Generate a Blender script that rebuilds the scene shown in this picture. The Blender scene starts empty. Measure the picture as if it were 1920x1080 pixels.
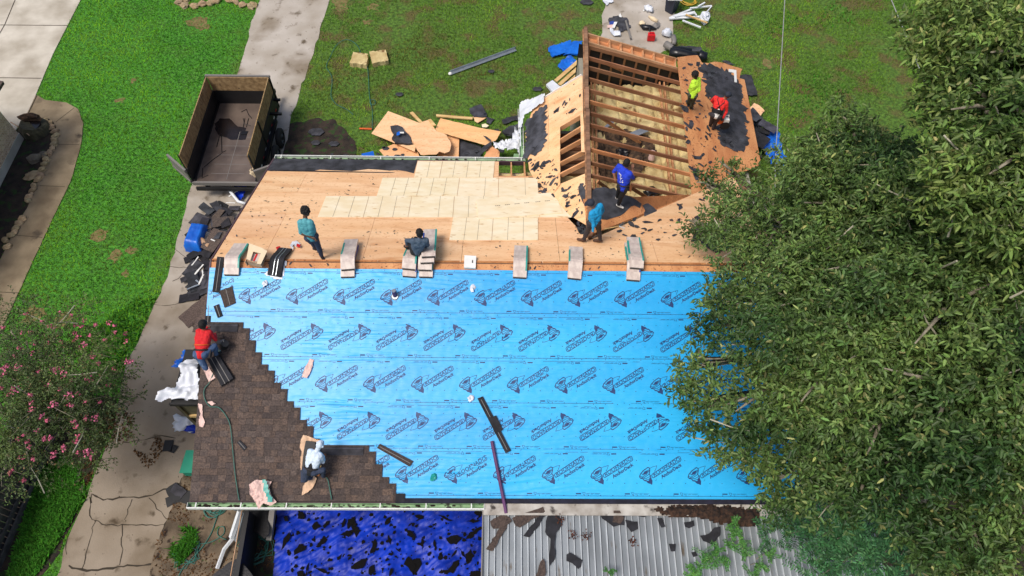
import bpy, bmesh, math, random
import numpy as np
from mathutils import Vector, Matrix, noise
rnd=random.Random(7); nr=np.random.default_rng(11)
D=bpy.data; SC=bpy.context.scene; COL=SC.collection
# ---------------------------------------------------------------- camera
ZR=4.6                      # ridge height above the ground
CAM=np.array([7.1283,-9.5033,14.1098+ZR])
_c,_y,_r=[math.radians(v) for v in (58.1004,1.4509,1.6965)]
FW=np.array([math.sin(_y)*math.cos(_c),math.cos(_y)*math.cos(_c),-math.sin(_c)])
_ri=np.array([math.cos(_y),-math.sin(_y),0.]); _up=np.cross(_ri,FW)
RI=_ri*math.cos(_r)+_up*math.sin(_r); UP=-_ri*math.sin(_r)+_up*math.cos(_r)
FPX=1294.69
cd=D.cameras.new('camera'); cam=D.objects.new('camera',cd); COL.objects.link(cam)
cam.matrix_world=Matrix(((RI[0],UP[0],-FW[0],CAM[0]),(RI[1],UP[1],-FW[1],CAM[1]),(RI[2],UP[2],-FW[2],CAM[2]),(0,0,0,1)))
cd.sensor_width=36; cd.lens=FPX/1920*36; cd.clip_end=500; SC.camera=cam
# ---------------------------------------------------------------- light
SUN_EL,SUN_AZ=math.radians(62),math.radians(235)    # azimuth clockwise from +Y
w=D.worlds.new('World'); SC.world=w; w.use_nodes=True
nt=w.node_tree; sky=nt.nodes.new('ShaderNodeTexSky'); sky.sky_type='NISHITA'; sky.sun_disc=False
sky.sun_elevation=SUN_EL; sky.sun_rotation=SUN_AZ; sky.dust_density=4.0; sky.air_density=1.0; sky.ozone_density=1.0
bg=nt.nodes['Background']; nt.links.new(sky.outputs[0],bg.inputs[0]); bg.inputs[1].default_value=0.11
sl=D.lights.new('sun','SUN'); sl.energy=2.2; sl.angle=math.radians(20); sl.color=(1,.94,.86)
so=D.objects.new('sun',sl); COL.objects.link(so)
_sd=Vector((math.sin(SUN_AZ)*math.cos(SUN_EL),math.cos(SUN_AZ)*math.cos(SUN_EL),math.sin(SUN_EL)))
so.rotation_euler=_sd.to_track_quat('Z','Y').to_euler(); so.location=(0,0,40)
SC.view_settings.view_transform='Standard'; SC.view_settings.look='None'; SC.view_settings.gamma=1
SC.view_settings.exposure=0.2
# ---------------------------------------------------------------- helpers
V=lambda *a: np.array(a,float)
def nrm(v): v=np.asarray(v,float); return v/(np.linalg.norm(v)+1e-12)
def ray(px,py): return FW+RI*(px-960)/FPX-UP*(py-540)/FPX
T=0.4039; LS=math.hypot(1,T)
def onplane(px,py,n,d0):     # plane n.p=d0
    d=ray(px,py); return CAM+d*((d0-np.dot(n,CAM))/np.dot(n,d))
def G(px,py,z=0.0): return onplane(px,py,V(0,0,1),z)
def NEAR(px,py,o=0.0): return onplane(px,py,V(0,-T,1),ZR+o)
def FAR(px,py,o=0.0): return onplane(px,py,V(0,T,1),ZR+o)
WZ=ZR-0.42; WX0,WXK=9.335,0.0427; TR,TL=0.30,0.88
def WR(px,py,o=0.0): return onplane(px,py,V(TR,-TR*WXK,1),WZ+TR*WX0+o)
def WL(px,py,o=0.0): return onplane(px,py,V(-TL,TL*WXK,1),WZ-TL*WX0+o)
def wr_z(x,y,o=0): return WZ-TR*(x-WX0-WXK*y)+o
def wl_z(x,y,o=0): return WZ+TL*(x-WX0-WXK*y)+o
def fz(x,y,o=0): return ZR-T*abs(y)+o
def srgb(h):
    if isinstance(h,str): h=tuple(int(h[i:i+2],16) for i in (0,2,4))
    return tuple(((c/255)/12.92 if c<=10 else (((c/255)+.055)/1.055)**2.4) for c in h)
def mat(name,col,rough=.7,var=0.,scale=3.,col2=None,bump=0.,bscale=20.,stretch=(1,1,1),metal=0.,spec=.5,attr=None,detail=6.,sheen=0.,ramp=(.35,.65),trans=0.):
    m=D.materials.new(name); m.use_nodes=True; t=m.node_tree; n=t.nodes; l=t.links; b=n['Principled BSDF']
    c=srgb(col) if not isinstance(col,tuple) or max(col)>1 else col
    b.inputs['Roughness'].default_value=rough; b.inputs['Metallic'].default_value=metal
    b.inputs['Specular IOR Level'].default_value=spec
    b.inputs['Base Color'].default_value=(*c,1)
    tc=n.new('ShaderNodeTexCoord'); mp=n.new('ShaderNodeMapping'); mp.inputs['Scale'].default_value=stretch
    l.new(tc.outputs['Object'],mp.inputs[0])
    src=None
    if var or col2:
        nz=n.new('ShaderNodeTexNoise'); nz.inputs['Scale'].default_value=scale; nz.inputs['Detail'].default_value=detail
        l.new(mp.outputs[0],nz.inputs['Vector'])
        rp=n.new('ShaderNodeValToRGB'); l.new(nz.outputs[0],rp.inputs[0])
        c2=srgb(col2) if col2 else tuple(x*(1-var) for x in c)
        c1=c if col2 else tuple(min(1,x*(1+var*.6)) for x in c)
        rp.color_ramp.elements[0].position=ramp[0]; rp.color_ramp.elements[1].position=ramp[1]
        rp.color_ramp.elements[0].color=(*c2,1); rp.color_ramp.elements[1].color=(*c1,1)
        src=rp.outputs[0]
    if attr:
        at=n.new('ShaderNodeAttribute'); at.attribute_name=attr
        mx=n.new('ShaderNodeMix'); mx.data_type='RGBA'; mx.blend_type='MULTIPLY'; mx.inputs[0].default_value=1
        if src: l.new(src,mx.inputs[6])
        else: mx.inputs[6].default_value=(*c,1)
        l.new(at.outputs['Color'],mx.inputs[7]); src=mx.outputs[2]
    if src: l.new(src,b.inputs['Base Color'])
    if bump:
        nb=n.new('ShaderNodeTexNoise'); nb.inputs['Scale'].default_value=bscale; nb.inputs['Detail'].default_value=5
        l.new(mp.outputs[0],nb.inputs['Vector']); bp=n.new('ShaderNodeBump'); bp.inputs['Strength'].default_value=bump
        bp.inputs['Distance'].default_value=.02; l.new(nb.outputs[0],bp.inputs['Height']); l.new(bp.outputs[0],b.inputs['Normal'])
    if trans:
        tr=n.new('ShaderNodeBsdfTranslucent'); ms=n.new('ShaderNodeMixShader'); ms.inputs[0].default_value=trans
        if src: l.new(src,tr.inputs[0])
        else: tr.inputs[0].default_value=(*c,1)
        l.new(b.outputs[0],ms.inputs[1]); l.new(tr.outputs[0],ms.inputs[2]); l.new(ms.outputs[0],n['Material Output'].inputs[0])
    return m
def darkspots(m,col,thr=.62,scale=6.,stretch=(1,1,1),soft=.03):
    """add a second layer of stains (own colour of the surface) to a material"""
    t=m.node_tree;n=t.nodes;l=t.links;b=n['Principled BSDF'];inp=b.inputs['Base Color']
    tc=n.new('ShaderNodeTexCoord'); mp=n.new('ShaderNodeMapping'); mp.inputs['Scale'].default_value=stretch; l.new(tc.outputs['Object'],mp.inputs[0])
    nz=n.new('ShaderNodeTexNoise'); nz.inputs['Scale'].default_value=scale; nz.inputs['Detail'].default_value=7; l.new(mp.outputs[0],nz.inputs['Vector'])
    rp=n.new('ShaderNodeValToRGB'); rp.color_ramp.elements[0].position=thr; rp.color_ramp.elements[1].position=min(1,thr+soft); l.new(nz.outputs[0],rp.inputs[0])
    mx=n.new('ShaderNodeMix'); mx.data_type='RGBA'; l.new(rp.outputs[0],mx.inputs[0])
    if inp.links: l.new(inp.links[0].from_socket,mx.inputs[6])
    else: mx.inputs[6].default_value=inp.default_value
    mx.inputs[7].default_value=(*srgb(col),1); l.new(mx.outputs[2],inp); return m
def ygrad(m,y0,y1,mul,axis=1):
    """dirtier towards y0, cleaner towards y1 (slab grime, with shade painted in)"""
    t=m.node_tree;n=t.nodes;l=t.links;b=n['Principled BSDF'];inp=b.inputs['Base Color']
    tc=n.new('ShaderNodeTexCoord');sx=n.new('ShaderNodeSeparateXYZ');l.new(tc.outputs['Object'],sx.inputs[0])
    nz=n.new('ShaderNodeTexNoise');nz.inputs['Scale'].default_value=.6;l.new(tc.outputs['Object'],nz.inputs['Vector'])
    ad=n.new('ShaderNodeMath');ad.operation='MULTIPLY_ADD';l.new(nz.outputs[0],ad.inputs[0]);ad.inputs[1].default_value=4;l.new(sx.outputs[axis],ad.inputs[2])
    mr=n.new('ShaderNodeMapRange');l.new(ad.outputs[0],mr.inputs[0]);mr.inputs[1].default_value=y0+2;mr.inputs[2].default_value=y1+2
    mx=n.new('ShaderNodeMix');mx.data_type='RGBA';l.new(mr.outputs[0],mx.inputs[0]);mx.inputs[6].default_value=(*mul,1);mx.inputs[7].default_value=(1,1,1,1)
    mm=n.new('ShaderNodeMix');mm.data_type='RGBA';mm.blend_type='MULTIPLY';mm.inputs[0].default_value=1;l.new(inp.links[0].from_socket,mm.inputs[6]);l.new(mx.outputs[2],mm.inputs[7]);l.new(mm.outputs[2],inp);return m
class MB:
    def __init__(s): s.v=[];s.f=[];s.m=[];s.c=[]
    def add(s,vs,fs,mi=0,col=(1,1,1)):
        o=len(s.v); s.v+= [tuple(map(float,p)) for p in vs]; s.f+=[tuple(i+o for i in f) for f in fs]; s.m+=[mi]*len(fs); s.c+=[col]*len(fs); return s
    def box(s,c,ax,ay,az,mi=0,col=(1,1,1)):      # centre + half axis vectors
        c=np.asarray(c,float);ax,ay,az=[np.asarray(q,float) for q in (ax,ay,az)]
        vs=[c+i*ax+j*ay+k*az for k in (-1,1) for j in (-1,1) for i in (-1,1)]
        return s.add(vs,[(0,2,3,1),(4,5,7,6),(0,1,5,4),(2,6,7,3),(0,4,6,2),(1,3,7,5)],mi,col)
    def aabox(s,x0,x1,y0,y1,z0,z1,mi=0,col=(1,1,1)):
        return s.box(((x0+x1)/2,(y0+y1)/2,(z0+z1)/2),((x1-x0)/2,0,0),(0,(y1-y0)/2,0),(0,0,(z1-z0)/2),mi,col)
    def beam(s,a,b,w,h,up=(0,0,1),mi=0,col=(1,1,1),drop=0.):   # bar from a to b, w wide, h high
        a,b=np.asarray(a,float),np.asarray(b,float);d=nrm(b-a);sd=nrm(np.cross(d,up));u=np.cross(sd,d)
        return s.box((a+b)/2-u*drop,(b-a)/2,sd*w/2,u*h/2,mi,col)
    def slab(s,poly,th,n=None,mi=0,col=(1,1,1)):     # polygon extruded downwards by th
        P=[np.asarray(p,float) for p in poly]
        if n is None:
            n=V(0,0,0)
            for i in range(len(P)): n=n+np.cross(P[i]-P[0],P[(i+1)%len(P)]-P[0])
            n=nrm(n)
            if n[2]<0: P=P[::-1]; n=-n
        k=len(P); vs=P+[p-n*th for p in P]
        fs=[tuple(range(k)),tuple(range(2*k-1,k-1,-1))]+[(i,k+i,k+(i+1)%k,(i+1)%k) for i in range(k)]
        return s.add(vs,fs,mi,col)
    def tube(s,pts,r,seg=6,mi=0,col=(1,1,1),cap=True):
        P=[np.asarray(p,float) for p in pts]; n=len(P); R=r if hasattr(r,'__len__') else [r]*n
        vs=[];prev=None
        for i,p in enumerate(P):
            d=nrm(P[min(i+1,n-1)]-P[max(i-1,0)])
            if prev is None: a=nrm(np.cross(d,(0.3,.2,1) if abs(d[2])<.9 else (1,0,0)))
            else: a=nrm(prev-d*np.dot(prev,d))
            prev=a; b=np.cross(d,a)
            for k in range(seg): t=2*math.pi*k/seg; vs.append(p+R[i]*(math.cos(t)*a+math.sin(t)*b))
        fs=[(i*seg+k,i*seg+(k+1)%seg,(i+1)*seg+(k+1)%seg,(i+1)*seg+k) for i in range(n-1) for k in range(seg)]
        if cap: fs+=[tuple(range(seg-1,-1,-1)),tuple(range((n-1)*seg,n*seg))]
        return s.add(vs,fs,mi,col)
    def cyl(s,a,b,r,seg=16,mi=0,r2=None,col=(1,1,1)): return s.tube([a,b],[r,r if r2 is None else r2],seg,mi,col)
    def ell(s,c,r,seg=12,rings=8,mi=0,axes=None,jit=0.,col=(1,1,1)):
        c=np.asarray(c,float);r=np.ones(3)*r;A=np.eye(3) if axes is None else np.array(axes)
        vs=[];fs=[]
        for i in range(rings+1):
            th=math.pi*i/rings
            for k in range(seg):
                ph=2*math.pi*k/seg; q=V(math.sin(th)*math.cos(ph),math.sin(th)*math.sin(ph),math.cos(th))
                j=1+(jit*noise.noise(Vector(q*1.7+c*3)) if jit else 0)
                vs.append(c+A.T@(q*r*j))
        for i in range(rings):
            for k in range(seg): fs.append((i*seg+k,(i+1)*seg+k,(i+1)*seg+(k+1)%seg,i*seg+(k+1)%seg))
        return s.add(vs,fs,mi,col)
def setprop(o,label=None,cat=None,group=None,kind=None):
    for k,v in (('label',label),('category',cat),('group',group),('kind',kind)):
        if v: o[k]=v
    return o
def root(name,loc,label,cat,group=None):
    o=D.objects.new(name,None); COL.objects.link(o); o.location=tuple(map(float,loc)); o.empty_display_size=.2
    return setprop(o,label,cat,group)
def worldloc(o):
    p=V(0,0,0)
    while o is not None: p=p+V(*o.location); o=o.parent
    return p
def mk(name,mb,mats,parent=None,smooth=False,label=None,cat=None,group=None,kind=None,base=None,autos=False):
    me=D.meshes.new(name); 
    vs=np.array(mb.v,float).reshape(-1,3)
    if parent is not None: off=worldloc(parent); loc=(0,0,0)
    else:
        if base is None: base=(vs[:,0].mean(),vs[:,1].mean(),vs[:,2].min())
        off=np.array(base,float); loc=off
    me.from_pydata((vs-off).tolist(),[],mb.f)
    if not isinstance(mats,(list,tuple)): mats=[mats]
    for m in mats: me.materials.append(m)
    if len(mats)>1: me.polygons.foreach_set('material_index',mb.m)
    if any(c!=(1,1,1) for c in mb.c):
        at=me.attributes.new('tint','FLOAT_COLOR','FACE')
        at.data.foreach_set('color',np.array([(*c,1) for c in mb.c],dtype=np.float32).ravel())
    elif True:
        at=me.attributes.new('tint','FLOAT_COLOR','FACE'); at.data.foreach_set('color',np.ones(4*len(me.polygons),dtype=np.float32))
    if smooth: me.polygons.foreach_set('use_smooth',[True]*len(me.polygons))
    me.update()
    o=D.objects.new(name,me); COL.objects.link(o)
    if parent is not None: o.parent=parent
    o.location=tuple(map(float,loc))
    return setprop(o,label,cat,group,kind)
def jag(poly,step=.3,amp=.08,seed=0,keep=()):
    """subdivide 2-D outline and wobble it"""
    rr=random.Random(seed); out=[]
    n=len(poly)
    for i in range(n):
        a=np.array(poly[i],float);b=np.array(poly[(i+1)%n],float); L=np.linalg.norm(b-a); k=max(1,int(L/step))
        out.append(a)
        if i in keep: continue
        d=(b-a)/max(L,1e-6); q=V(-d[1],d[0])
        for j in range(1,k): out.append(a+(b-a)*j/k+q*rr.uniform(-amp,amp)+d*rr.uniform(-.3,.3)*L/k)
    return out
def inside(P,poly):
    P=np.asarray(P,float); x,y=P[:,0],P[:,1]; c=np.zeros(len(P),bool); n=len(poly)
    for i in range(n):
        x1,y1=poly[i][:2];x2,y2=poly[(i+1)%n][:2]
        if y1==y2: continue
        t=((y1>y)!=(y2>y))&(x<(x2-x1)*(y-y1)/(y2-y1)+x1); c^=t
    return c
def on(surf,pts,o=0.): return [surf(a,b,o) for a,b in pts]
def fn(x,y,z=0.,s=1.): return noise.noise(Vector((x*s,y*s,z*s)))
def cloth(mb,poly,hf,res=.06,mi=0,thick=0.,bottom=None):
    """grid sheet clipped to a 2-D world polygon, height from hf(x,y)"""
    P=np.array([p[:2] for p in poly]); x0,y0=P.min(0);x1,y1=P.max(0)
    nx=max(2,int((x1-x0)/res));ny=max(2,int((y1-y0)/res))
    X=np.linspace(x0,x1,nx+1);Y=np.linspace(y0,y1,ny+1)
    cc=np.array([((X[i]+X[i+1])/2,(Y[j]+Y[j+1])/2) for i in range(nx) for j in range(ny)])
    ins=inside(cc,P.tolist()).reshape(nx,ny); idx={};vs=[];fs=[]
    def vid(i,j):
        if (i,j) not in idx: idx[(i,j)]=len(vs); vs.append((X[i],Y[j],hf(X[i],Y[j])))
        return idx[(i,j)]
    for i in range(nx):
        for j in range(ny):
            if ins[i,j]: fs.append((vid(i,j),vid(i+1,j),vid(i+1,j+1),vid(i,j+1)))
    if fs: mb.add(vs,fs,mi)
    return mb
def crumple(x,y,s=3.,a=.1,seed=0.):
    v=0
    for k in range(3):
        v+=abs(noise.noise(Vector((x*s*(1.9**k)+seed,y*s*(1.9**k)-seed,seed))))/(1.7**k)
    return a*v
def vary(base,amt=.15,r=rnd):
    k=1+r.uniform(-amt,amt); return tuple(max(0.,b*k*(1+r.uniform(-amt,amt)*.25)) for b in base)
# ---------------------------------------------------------------- materials
M={}
M['concrete']=mat('concrete',(184,176,166),.9,scale=.7,col2=(158,148,134),bump=.25,bscale=30,detail=10)
darkspots(M['concrete'],(120,106,86),.52,.55,soft=.2); darkspots(M['concrete'],(96,84,68),.60,2.2,soft=.12); darkspots(M['concrete'],(84,76,60),.68,11,soft=.06)
ygrad(M['concrete'],-3,7,(.66,.60,.52))
M['pale_concrete']=mat('pale_concrete',(205,198,184),.85,scale=.8,col2=(165,156,140),bump=.2,bscale=30,detail=10)
darkspots(M['pale_concrete'],(150,140,124),.55,.9,stretch=(1,1,1),soft=.35)
M['path_concrete']=mat('path_concrete',(150,134,108),.9,scale=.9,col2=(104,90,70),bump=.3,bscale=25,detail=10)
darkspots(M['path_concrete'],(66,56,44),.60,1.6,soft=.12)
M['joint']=mat('joint',(58,50,40),.95)
M['dirt']=mat('dirt',(122,106,86),.95,scale=2.2,col2=(80,68,54),bump=.9,bscale=18,detail=12); darkspots(M['dirt'],(46,34,26),.58,3.5,soft=.08); darkspots(M['dirt'],(60,84,34),.64,5,soft=.05)
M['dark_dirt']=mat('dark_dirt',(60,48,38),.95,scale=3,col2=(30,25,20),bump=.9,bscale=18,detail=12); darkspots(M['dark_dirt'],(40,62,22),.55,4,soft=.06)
M['old_ply']=mat('old_ply',(244,202,158),.75,scale=1.6,col2=(232,182,134),stretch=(.35,2.2,1),bump=.12,bscale=30,detail=10,attr='tint')
darkspots(M['old_ply'],(200,140,92),.58,2.0,stretch=(.5,2,1),soft=.22); darkspots(M['old_ply'],(214,156,108),.57,22,stretch=(.5,1,1),soft=.14); darkspots(M['old_ply'],(96,62,38),.705,14,stretch=(.45,1,1),soft=.02)
M['old_ply_dark']=mat('old_ply_dark',(214,156,104),.75,scale=2,col2=(188,126,80),stretch=(1.6,.5,1),bump=.12,bscale=30,detail=10,attr='tint')
darkspots(M['old_ply_dark'],(168,104,62),.55,22,soft=.14); darkspots(M['old_ply_dark'],(120,66,36),.63,4,stretch=(2,.6,1),soft=.12); darkspots(M['old_ply_dark'],(70,44,30),.69,16,soft=.02)
M['new_ply']=mat('new_ply',(248,234,204),.7,scale=3,col2=(240,220,180),stretch=(.7,1.6,1),detail=12,attr='tint'); darkspots(M['new_ply'],(214,180,130),.62,7,stretch=(.5,1.4,1),soft=.1)
M['lumber']=mat('lumber',(204,162,122),.75,scale=2,col2=(164,120,84),stretch=(.5,3,1),attr='tint',bump=.1)
M['lumber_old']=mat('lumber_old',(138,104,78),.8,scale=2,col2=(92,68,50),stretch=(.5,3,1),attr='tint',bump=.1)
M['lumber_new']=mat('lumber_new',(222,190,132),.7,scale=2,col2=(196,156,98),stretch=(.6,3,1),attr='tint')
M['felt']=mat('felt',(70,71,78),.85,scale=3.5,col2=(38,38,43),bump=.7,bscale=60,detail=10,attr='tint')
M['shingle']=mat('shingle',(104,90,82),.95,scale=28,col2=(62,54,51),bump=.4,bscale=120,detail=4,attr='tint',ramp=(.3,.7))
M['shingle_back']=mat('shingle_back',(42,42,48),.9,scale=6,col2=(26,26,30),bump=.3,bscale=60,attr='tint')
M['underlay']=mat('underlay',(38,178,234),.40,scale=.35,col2=(22,156,224),stretch=(.5,2.2,1),bump=.25,bscale=5,spec=.55,detail=8)
M['ink']=mat('ink',(8,50,104),.5)
M['tarp_blue']=mat('tarp_blue',(22,110,214),.38,scale=3,col2=(14,84,184),bump=.25,bscale=14)
M['tarp_deep']=mat('tarp_deep',(8,56,190),.45,scale=2,col2=(4,36,140),bump=.2,bscale=12,spec=.3)
M['white_sheet']=mat('white_sheet',(214,218,226),.45,var=.08,scale=4,bump=.3,bscale=9)
M['flash']=mat('flashing',(196,192,184),.7,scale=3,col2=(150,142,132)); darkspots(M['flash'],(60,52,46),.60,4,soft=.08)
M['white']=mat('white',(226,226,222),.5,var=.06,scale=5)
M['gutter_green']=mat('gutter_green',(150,184,142),.6,scale=3,col2=(112,146,104)); darkspots(M['gutter_green'],(52,58,40),.60,5,soft=.05)
M['metal_roof']=mat('metal_roof',(142,149,155),.5,scale=1.2,col2=(116,122,127),stretch=(1.2,.6,1),metal=.3,bump=.05); darkspots(M['metal_roof'],(96,86,74),.62,3,stretch=(2,.6,1),soft=.12)
M['metal']=mat('metal',(176,184,190),.35,metal=.7,var=.1)
M['fascia']=mat('fascia',(84,62,70),.7,var=.1)
M['wall']=mat('wall',(150,146,132),.8,var=.1,scale=4)
M['brick']=mat('brick',(200,170,145),.85,var=.2,scale=5)
M['insul']=mat('insulation',(212,194,142),.95,scale=2.2,col2=(176,152,102),bump=.9,bscale=16,detail=10); darkspots(M['insul'],(120,90,54),.58,2.6,soft=.1)
M['attic_dirt']=mat('attic_dirt',(96,74,54),.95,scale=8,col2=(44,34,28),bump=1,bscale=24)
M['wrap']=mat('wrap',(214,200,190),.5,scale=9,col2=(188,172,164),stretch=(1,.6,1),bump=.2,bscale=12)
M['wrap_teal']=mat('wrap_teal',(30,150,140),.4,var=.12,scale=12)
M['wrap_blue']=mat('wrap_blue',(50,70,150),.4,var=.15,scale=14)
M['card']=mat('card',(196,160,128),.8,scale=3,col2=(170,132,100),bump=.2)
M['card_pale']=mat('card_pale',(226,206,172),.8,var=.08)
M['black']=mat('black',(24,24,27),.6,var=.3,scale=4)
M['black_gloss']=mat('black_gloss',(22,22,26),.3,var=.3,scale=4,bump=.2)
M['osb']=mat('osb',(168,140,98),.85,scale=7,col2=(124,98,64),stretch=(1,2,1),bump=.2); darkspots(M['osb'],(70,54,36),.66,9,soft=.05)
M['bed_floor']=mat('bed_floor',(122,108,98),.3,scale=1.2,col2=(88,76,70),metal=.25,bump=.06,bscale=7)
M['wet']=mat('wet',(34,28,28),.2,var=.3)
M['rubber']=mat('rubber',(28,28,30),.8,var=.2)
M['red']=mat('red',(206,24,30),.5,var=.1)
M['orange']=mat('orange',(222,96,30),.5,var=.1)
M['teal_tub']=mat('teal_tub',(24,140,112),.5,var=.08)
M['hose']=mat('hose',(46,104,92),.5,var=.15)
M['hose_yellow']=mat('hose_yellow',(196,160,50),.5,var=.15)
M['pvc']=mat('pvc',(222,226,230),.4,var=.05)
M['stone']=mat('stone',(186,164,128),.9,scale=4,col2=(140,118,88),bump=.6,bscale=9,attr='tint')
M['boulder']=mat('boulder',(134,124,108),.9,scale=2,col2=(90,80,68),bump=.7,bscale=7); darkspots(M['boulder'],(46,38,32),.60,1.4,soft=.1)
M['purple']=mat('purple',(92,52,96),.45,var=.2)
M['fence']=mat('fence',(92,90,88),.9,scale=3,col2=(52,50,50),stretch=(6,1,1),bump=.3)
M['bark']=mat('bark',(150,142,124),.9,scale=6,col2=(96,90,74),stretch=(1,1,.4),bump=.5,bscale=20)
M['blossom']=mat('blossom',(222,116,150),.7,attr='tint')
M['bin']=mat('bin',(40,46,62),.5,var=.1)
M['bin_lid']=mat('bin_lid',(58,66,86),.4,var=.1)
M['rib']=mat('rib',(184,190,194),.5,scale=1.5,col2=(156,160,164)); M['scrap_black']=mat('scrap_black',(20,19,20),.95,spec=.1,bump=.4,bscale=40)
M['rib_shade']=mat('rib_shade',(78,86,92),.8)  # shade beside the ribs, put into a dark colour
M['wire']=mat('wire',(150,150,150),.5)
M['debris']=mat('debris',(84,62,44),.95,scale=9,col2=(40,28,20),attr='tint')
M['wood_frame']=mat('wood_frame',(92,86,62),.85,scale=3,col2=(60,54,38),stretch=(1,4,1))
M['glass']=mat('glass',(60,70,78),.1)
for k,c in dict(skin=(150,100,74),skin_dark=(92,62,46),hair=(14,12,12),jeans=(62,84,120),jeans_dark=(46,56,78),pants_dark=(52,48,52),pants_black=(22,22,26),camo=(74,80,62),teal_shirt=(84,158,168),grey_shirt=(70,86,104),blue_shirt=(24,60,200),turq_shirt=(20,150,206),neon_shirt=(196,244,64),red_shirt=(206,26,34),red_shirt2=(232,44,42),white_hoodie=(206,220,236),boot=(84,58,44),boot_dark=(40,34,34),shoe_white=(214,210,204),shoe_orange=(184,92,54),cap=(40,44,58),leather=(120,72,38),eye=(20,16,14),lip=(110,60,52)).items():
    M[k]=mat(k,c,.8 if 'skin' not in k else .55,var=.12,scale=14,bump=.35 if 'shirt' in k or 'pants' in k or 'jeans' in k or 'hood' in k or k=='camo' else 0,bscale=9)
darkspots(M['camo'],(40,44,34),.52,14); darkspots(M['jeans'],(110,132,160),.60,7,soft=.1)
# ---------------------------------------------------------------- ground
_lat=nr.random((256,256))
def vn(x,y,s=1.):
    x=np.asarray(x)*s+1000;y=np.asarray(y)*s+1000; xi=np.floor(x).astype(int);yi=np.floor(y).astype(int);fx=x-xi;fy=y-yi
    fx=fx*fx*(3-2*fx);fy=fy*fy*(3-2*fy); g=lambda a,b:_lat[a%256,b%256]
    return (g(xi,yi)*(1-fx)+g(xi+1,yi)*fx)*(1-fy)+(g(xi,yi+1)*(1-fx)+g(xi+1,yi+1)*fx)*fy
def fbm(x,y,s=1.): return (vn(x,y,s)+.5*vn(x,y,s*2.1)+.25*vn(x,y,s*4.3))/1.75
def lawn_mat():
    m=D.materials.new('lawn'); m.use_nodes=True;t=m.node_tree;n=t.nodes;l=t.links;b=n['Principled BSDF'];b.inputs['Roughness'].default_value=.95
    tc=n.new('ShaderNodeTexCoord'); sx=n.new('ShaderNodeSeparateXYZ'); l.new(tc.outputs['Object'],sx.inputs[0])
    def nz(s,d=8):
        q=n.new('ShaderNodeTexNoise');q.inputs['Scale'].default_value=s;q.inputs['Detail'].default_value=d;l.new(tc.outputs['Object'],q.inputs['Vector']);return q.outputs[0]
    def ramp(src,a,b_,c1,c2):
        r=n.new('ShaderNodeValToRGB');l.new(src,r.inputs[0]);e=r.color_ramp.elements;e[0].position=a;e[1].position=b_;e[0].color=(*c1,1);e[1].color=(*c2,1);return r.outputs[0]
    def mix(f,a,b_):
        q=n.new('ShaderNodeMix');q.data_type='RGBA';l.new(f,q.inputs[0]) if not isinstance(f,float) else setattr(q.inputs[0],'default_value',f)
        l.new(a,q.inputs[6]);l.new(b_,q.inputs[7]);return q.outputs[2]
    viv=ramp(nz(9),.35,.68,srgb((44,92,24)),srgb((84,158,40)))
    mut=ramp(nz(8),.35,.68,srgb((58,84,26)),srgb((96,134,44)))
    br=ramp(nz(14),.3,.7,srgb((70,54,32)),srgb((118,96,60)))
    mr=n.new('ShaderNodeMapRange'); l.new(sx.outputs[0],mr.inputs[0]); mr.inputs[1].default_value=-4.2; mr.inputs[2].default_value=-1.0
    base=mix(mr.outputs[0],viv,mut)
    z=lambda v:(v,)*3
    m1=ramp(nz(1.1,10),.50,.62,z(0),z(.75)); mm=n.new('ShaderNodeMix');mm.data_type='RGBA';mm.blend_type='MULTIPLY';mm.inputs[0].default_value=1;l.new(m1,mm.inputs[6])
    l.new(ramp(mr.outputs[0],0,1,z(.15),z(1)),mm.inputs[7])
    l.new(mix(mm.outputs[2],base,br),b.inputs['Base Color'])
    bp=n.new('ShaderNodeBump');bp.inputs['Strength'].default_value=1;bp.inputs['Distance'].default_value=.05;l.new(nz(26,6),bp.inputs['Height']);l.new(bp.outputs[0],b.inputs['Normal'])
    return m
M['lawn']=lawn_mat(); M['bare']=mat('bare',(132,116,74),.95,scale=5,col2=(98,88,48),bump=.6,bscale=25); darkspots(M['bare'],(84,110,44),.55,9,soft=.06)
mb=MB(); mb.add([(-120,-120,0),(140,-120,0),(140,140,0),(-120,140,0)],[(0,1,2,3)]); mk('lawn',mb,M['lawn'],base=(0,0,0),kind='structure')
def flat(name,px,z,m,step=.35,amp=.05,seed=1,keep=(),smooth=False,kind='structure',raw=None):
    P=[tuple(G(*p)[:2]) for p in px] if raw is None else raw
    J=jag(P,step,amp,seed,keep); mb=MB(); mb.slab([(a,b,z) for a,b in J],max(z-.0,.004)+.02,V(0,0,1)); 
    if np.cross(np.append(np.array(P[1])-P[0],0),np.append(np.array(P[2])-P[1],0))[2]<0: pass
    return mk(name,mb,m,kind=kind,base=(0,0,0)),[tuple(p) for p in J]
def ccw(px): 
    P=[G(*p)[:2] for p in px]; a=sum(P[i][0]*P[(i+1)%len(P)][1]-P[(i+1)%len(P)][0]*P[i][1] for i in range(len(P)))
    return px if a>0 else px[::-1]
DRV=ccw([(486,-20),(620,-20),(618,0),(590,90),(563,170),(545,222),(530,300),(560,420),(560,1000),(300,1010),(288,1090),(104,1090),(128,1010),(150,960),(182,880),(215,800),(235,690),(268,620),(290,570),(315,520),(335,440),(352,370),(375,290),(430,170),(445,140),(460,90),(470,50),(488,0)])
o_,P_DRV=flat('driveway',DRV,.02,M['concrete'],.3,.05,3)
ND=ccw([(-330,-90),(190,-90),(152,0),(100,102),(68,178),(58,200),(44,228),(-40,330),(-420,330)])
o_,P_ND=flat('neighbour_driveway',ND,.03,M['pale_concrete'],5,.0,3)
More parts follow.
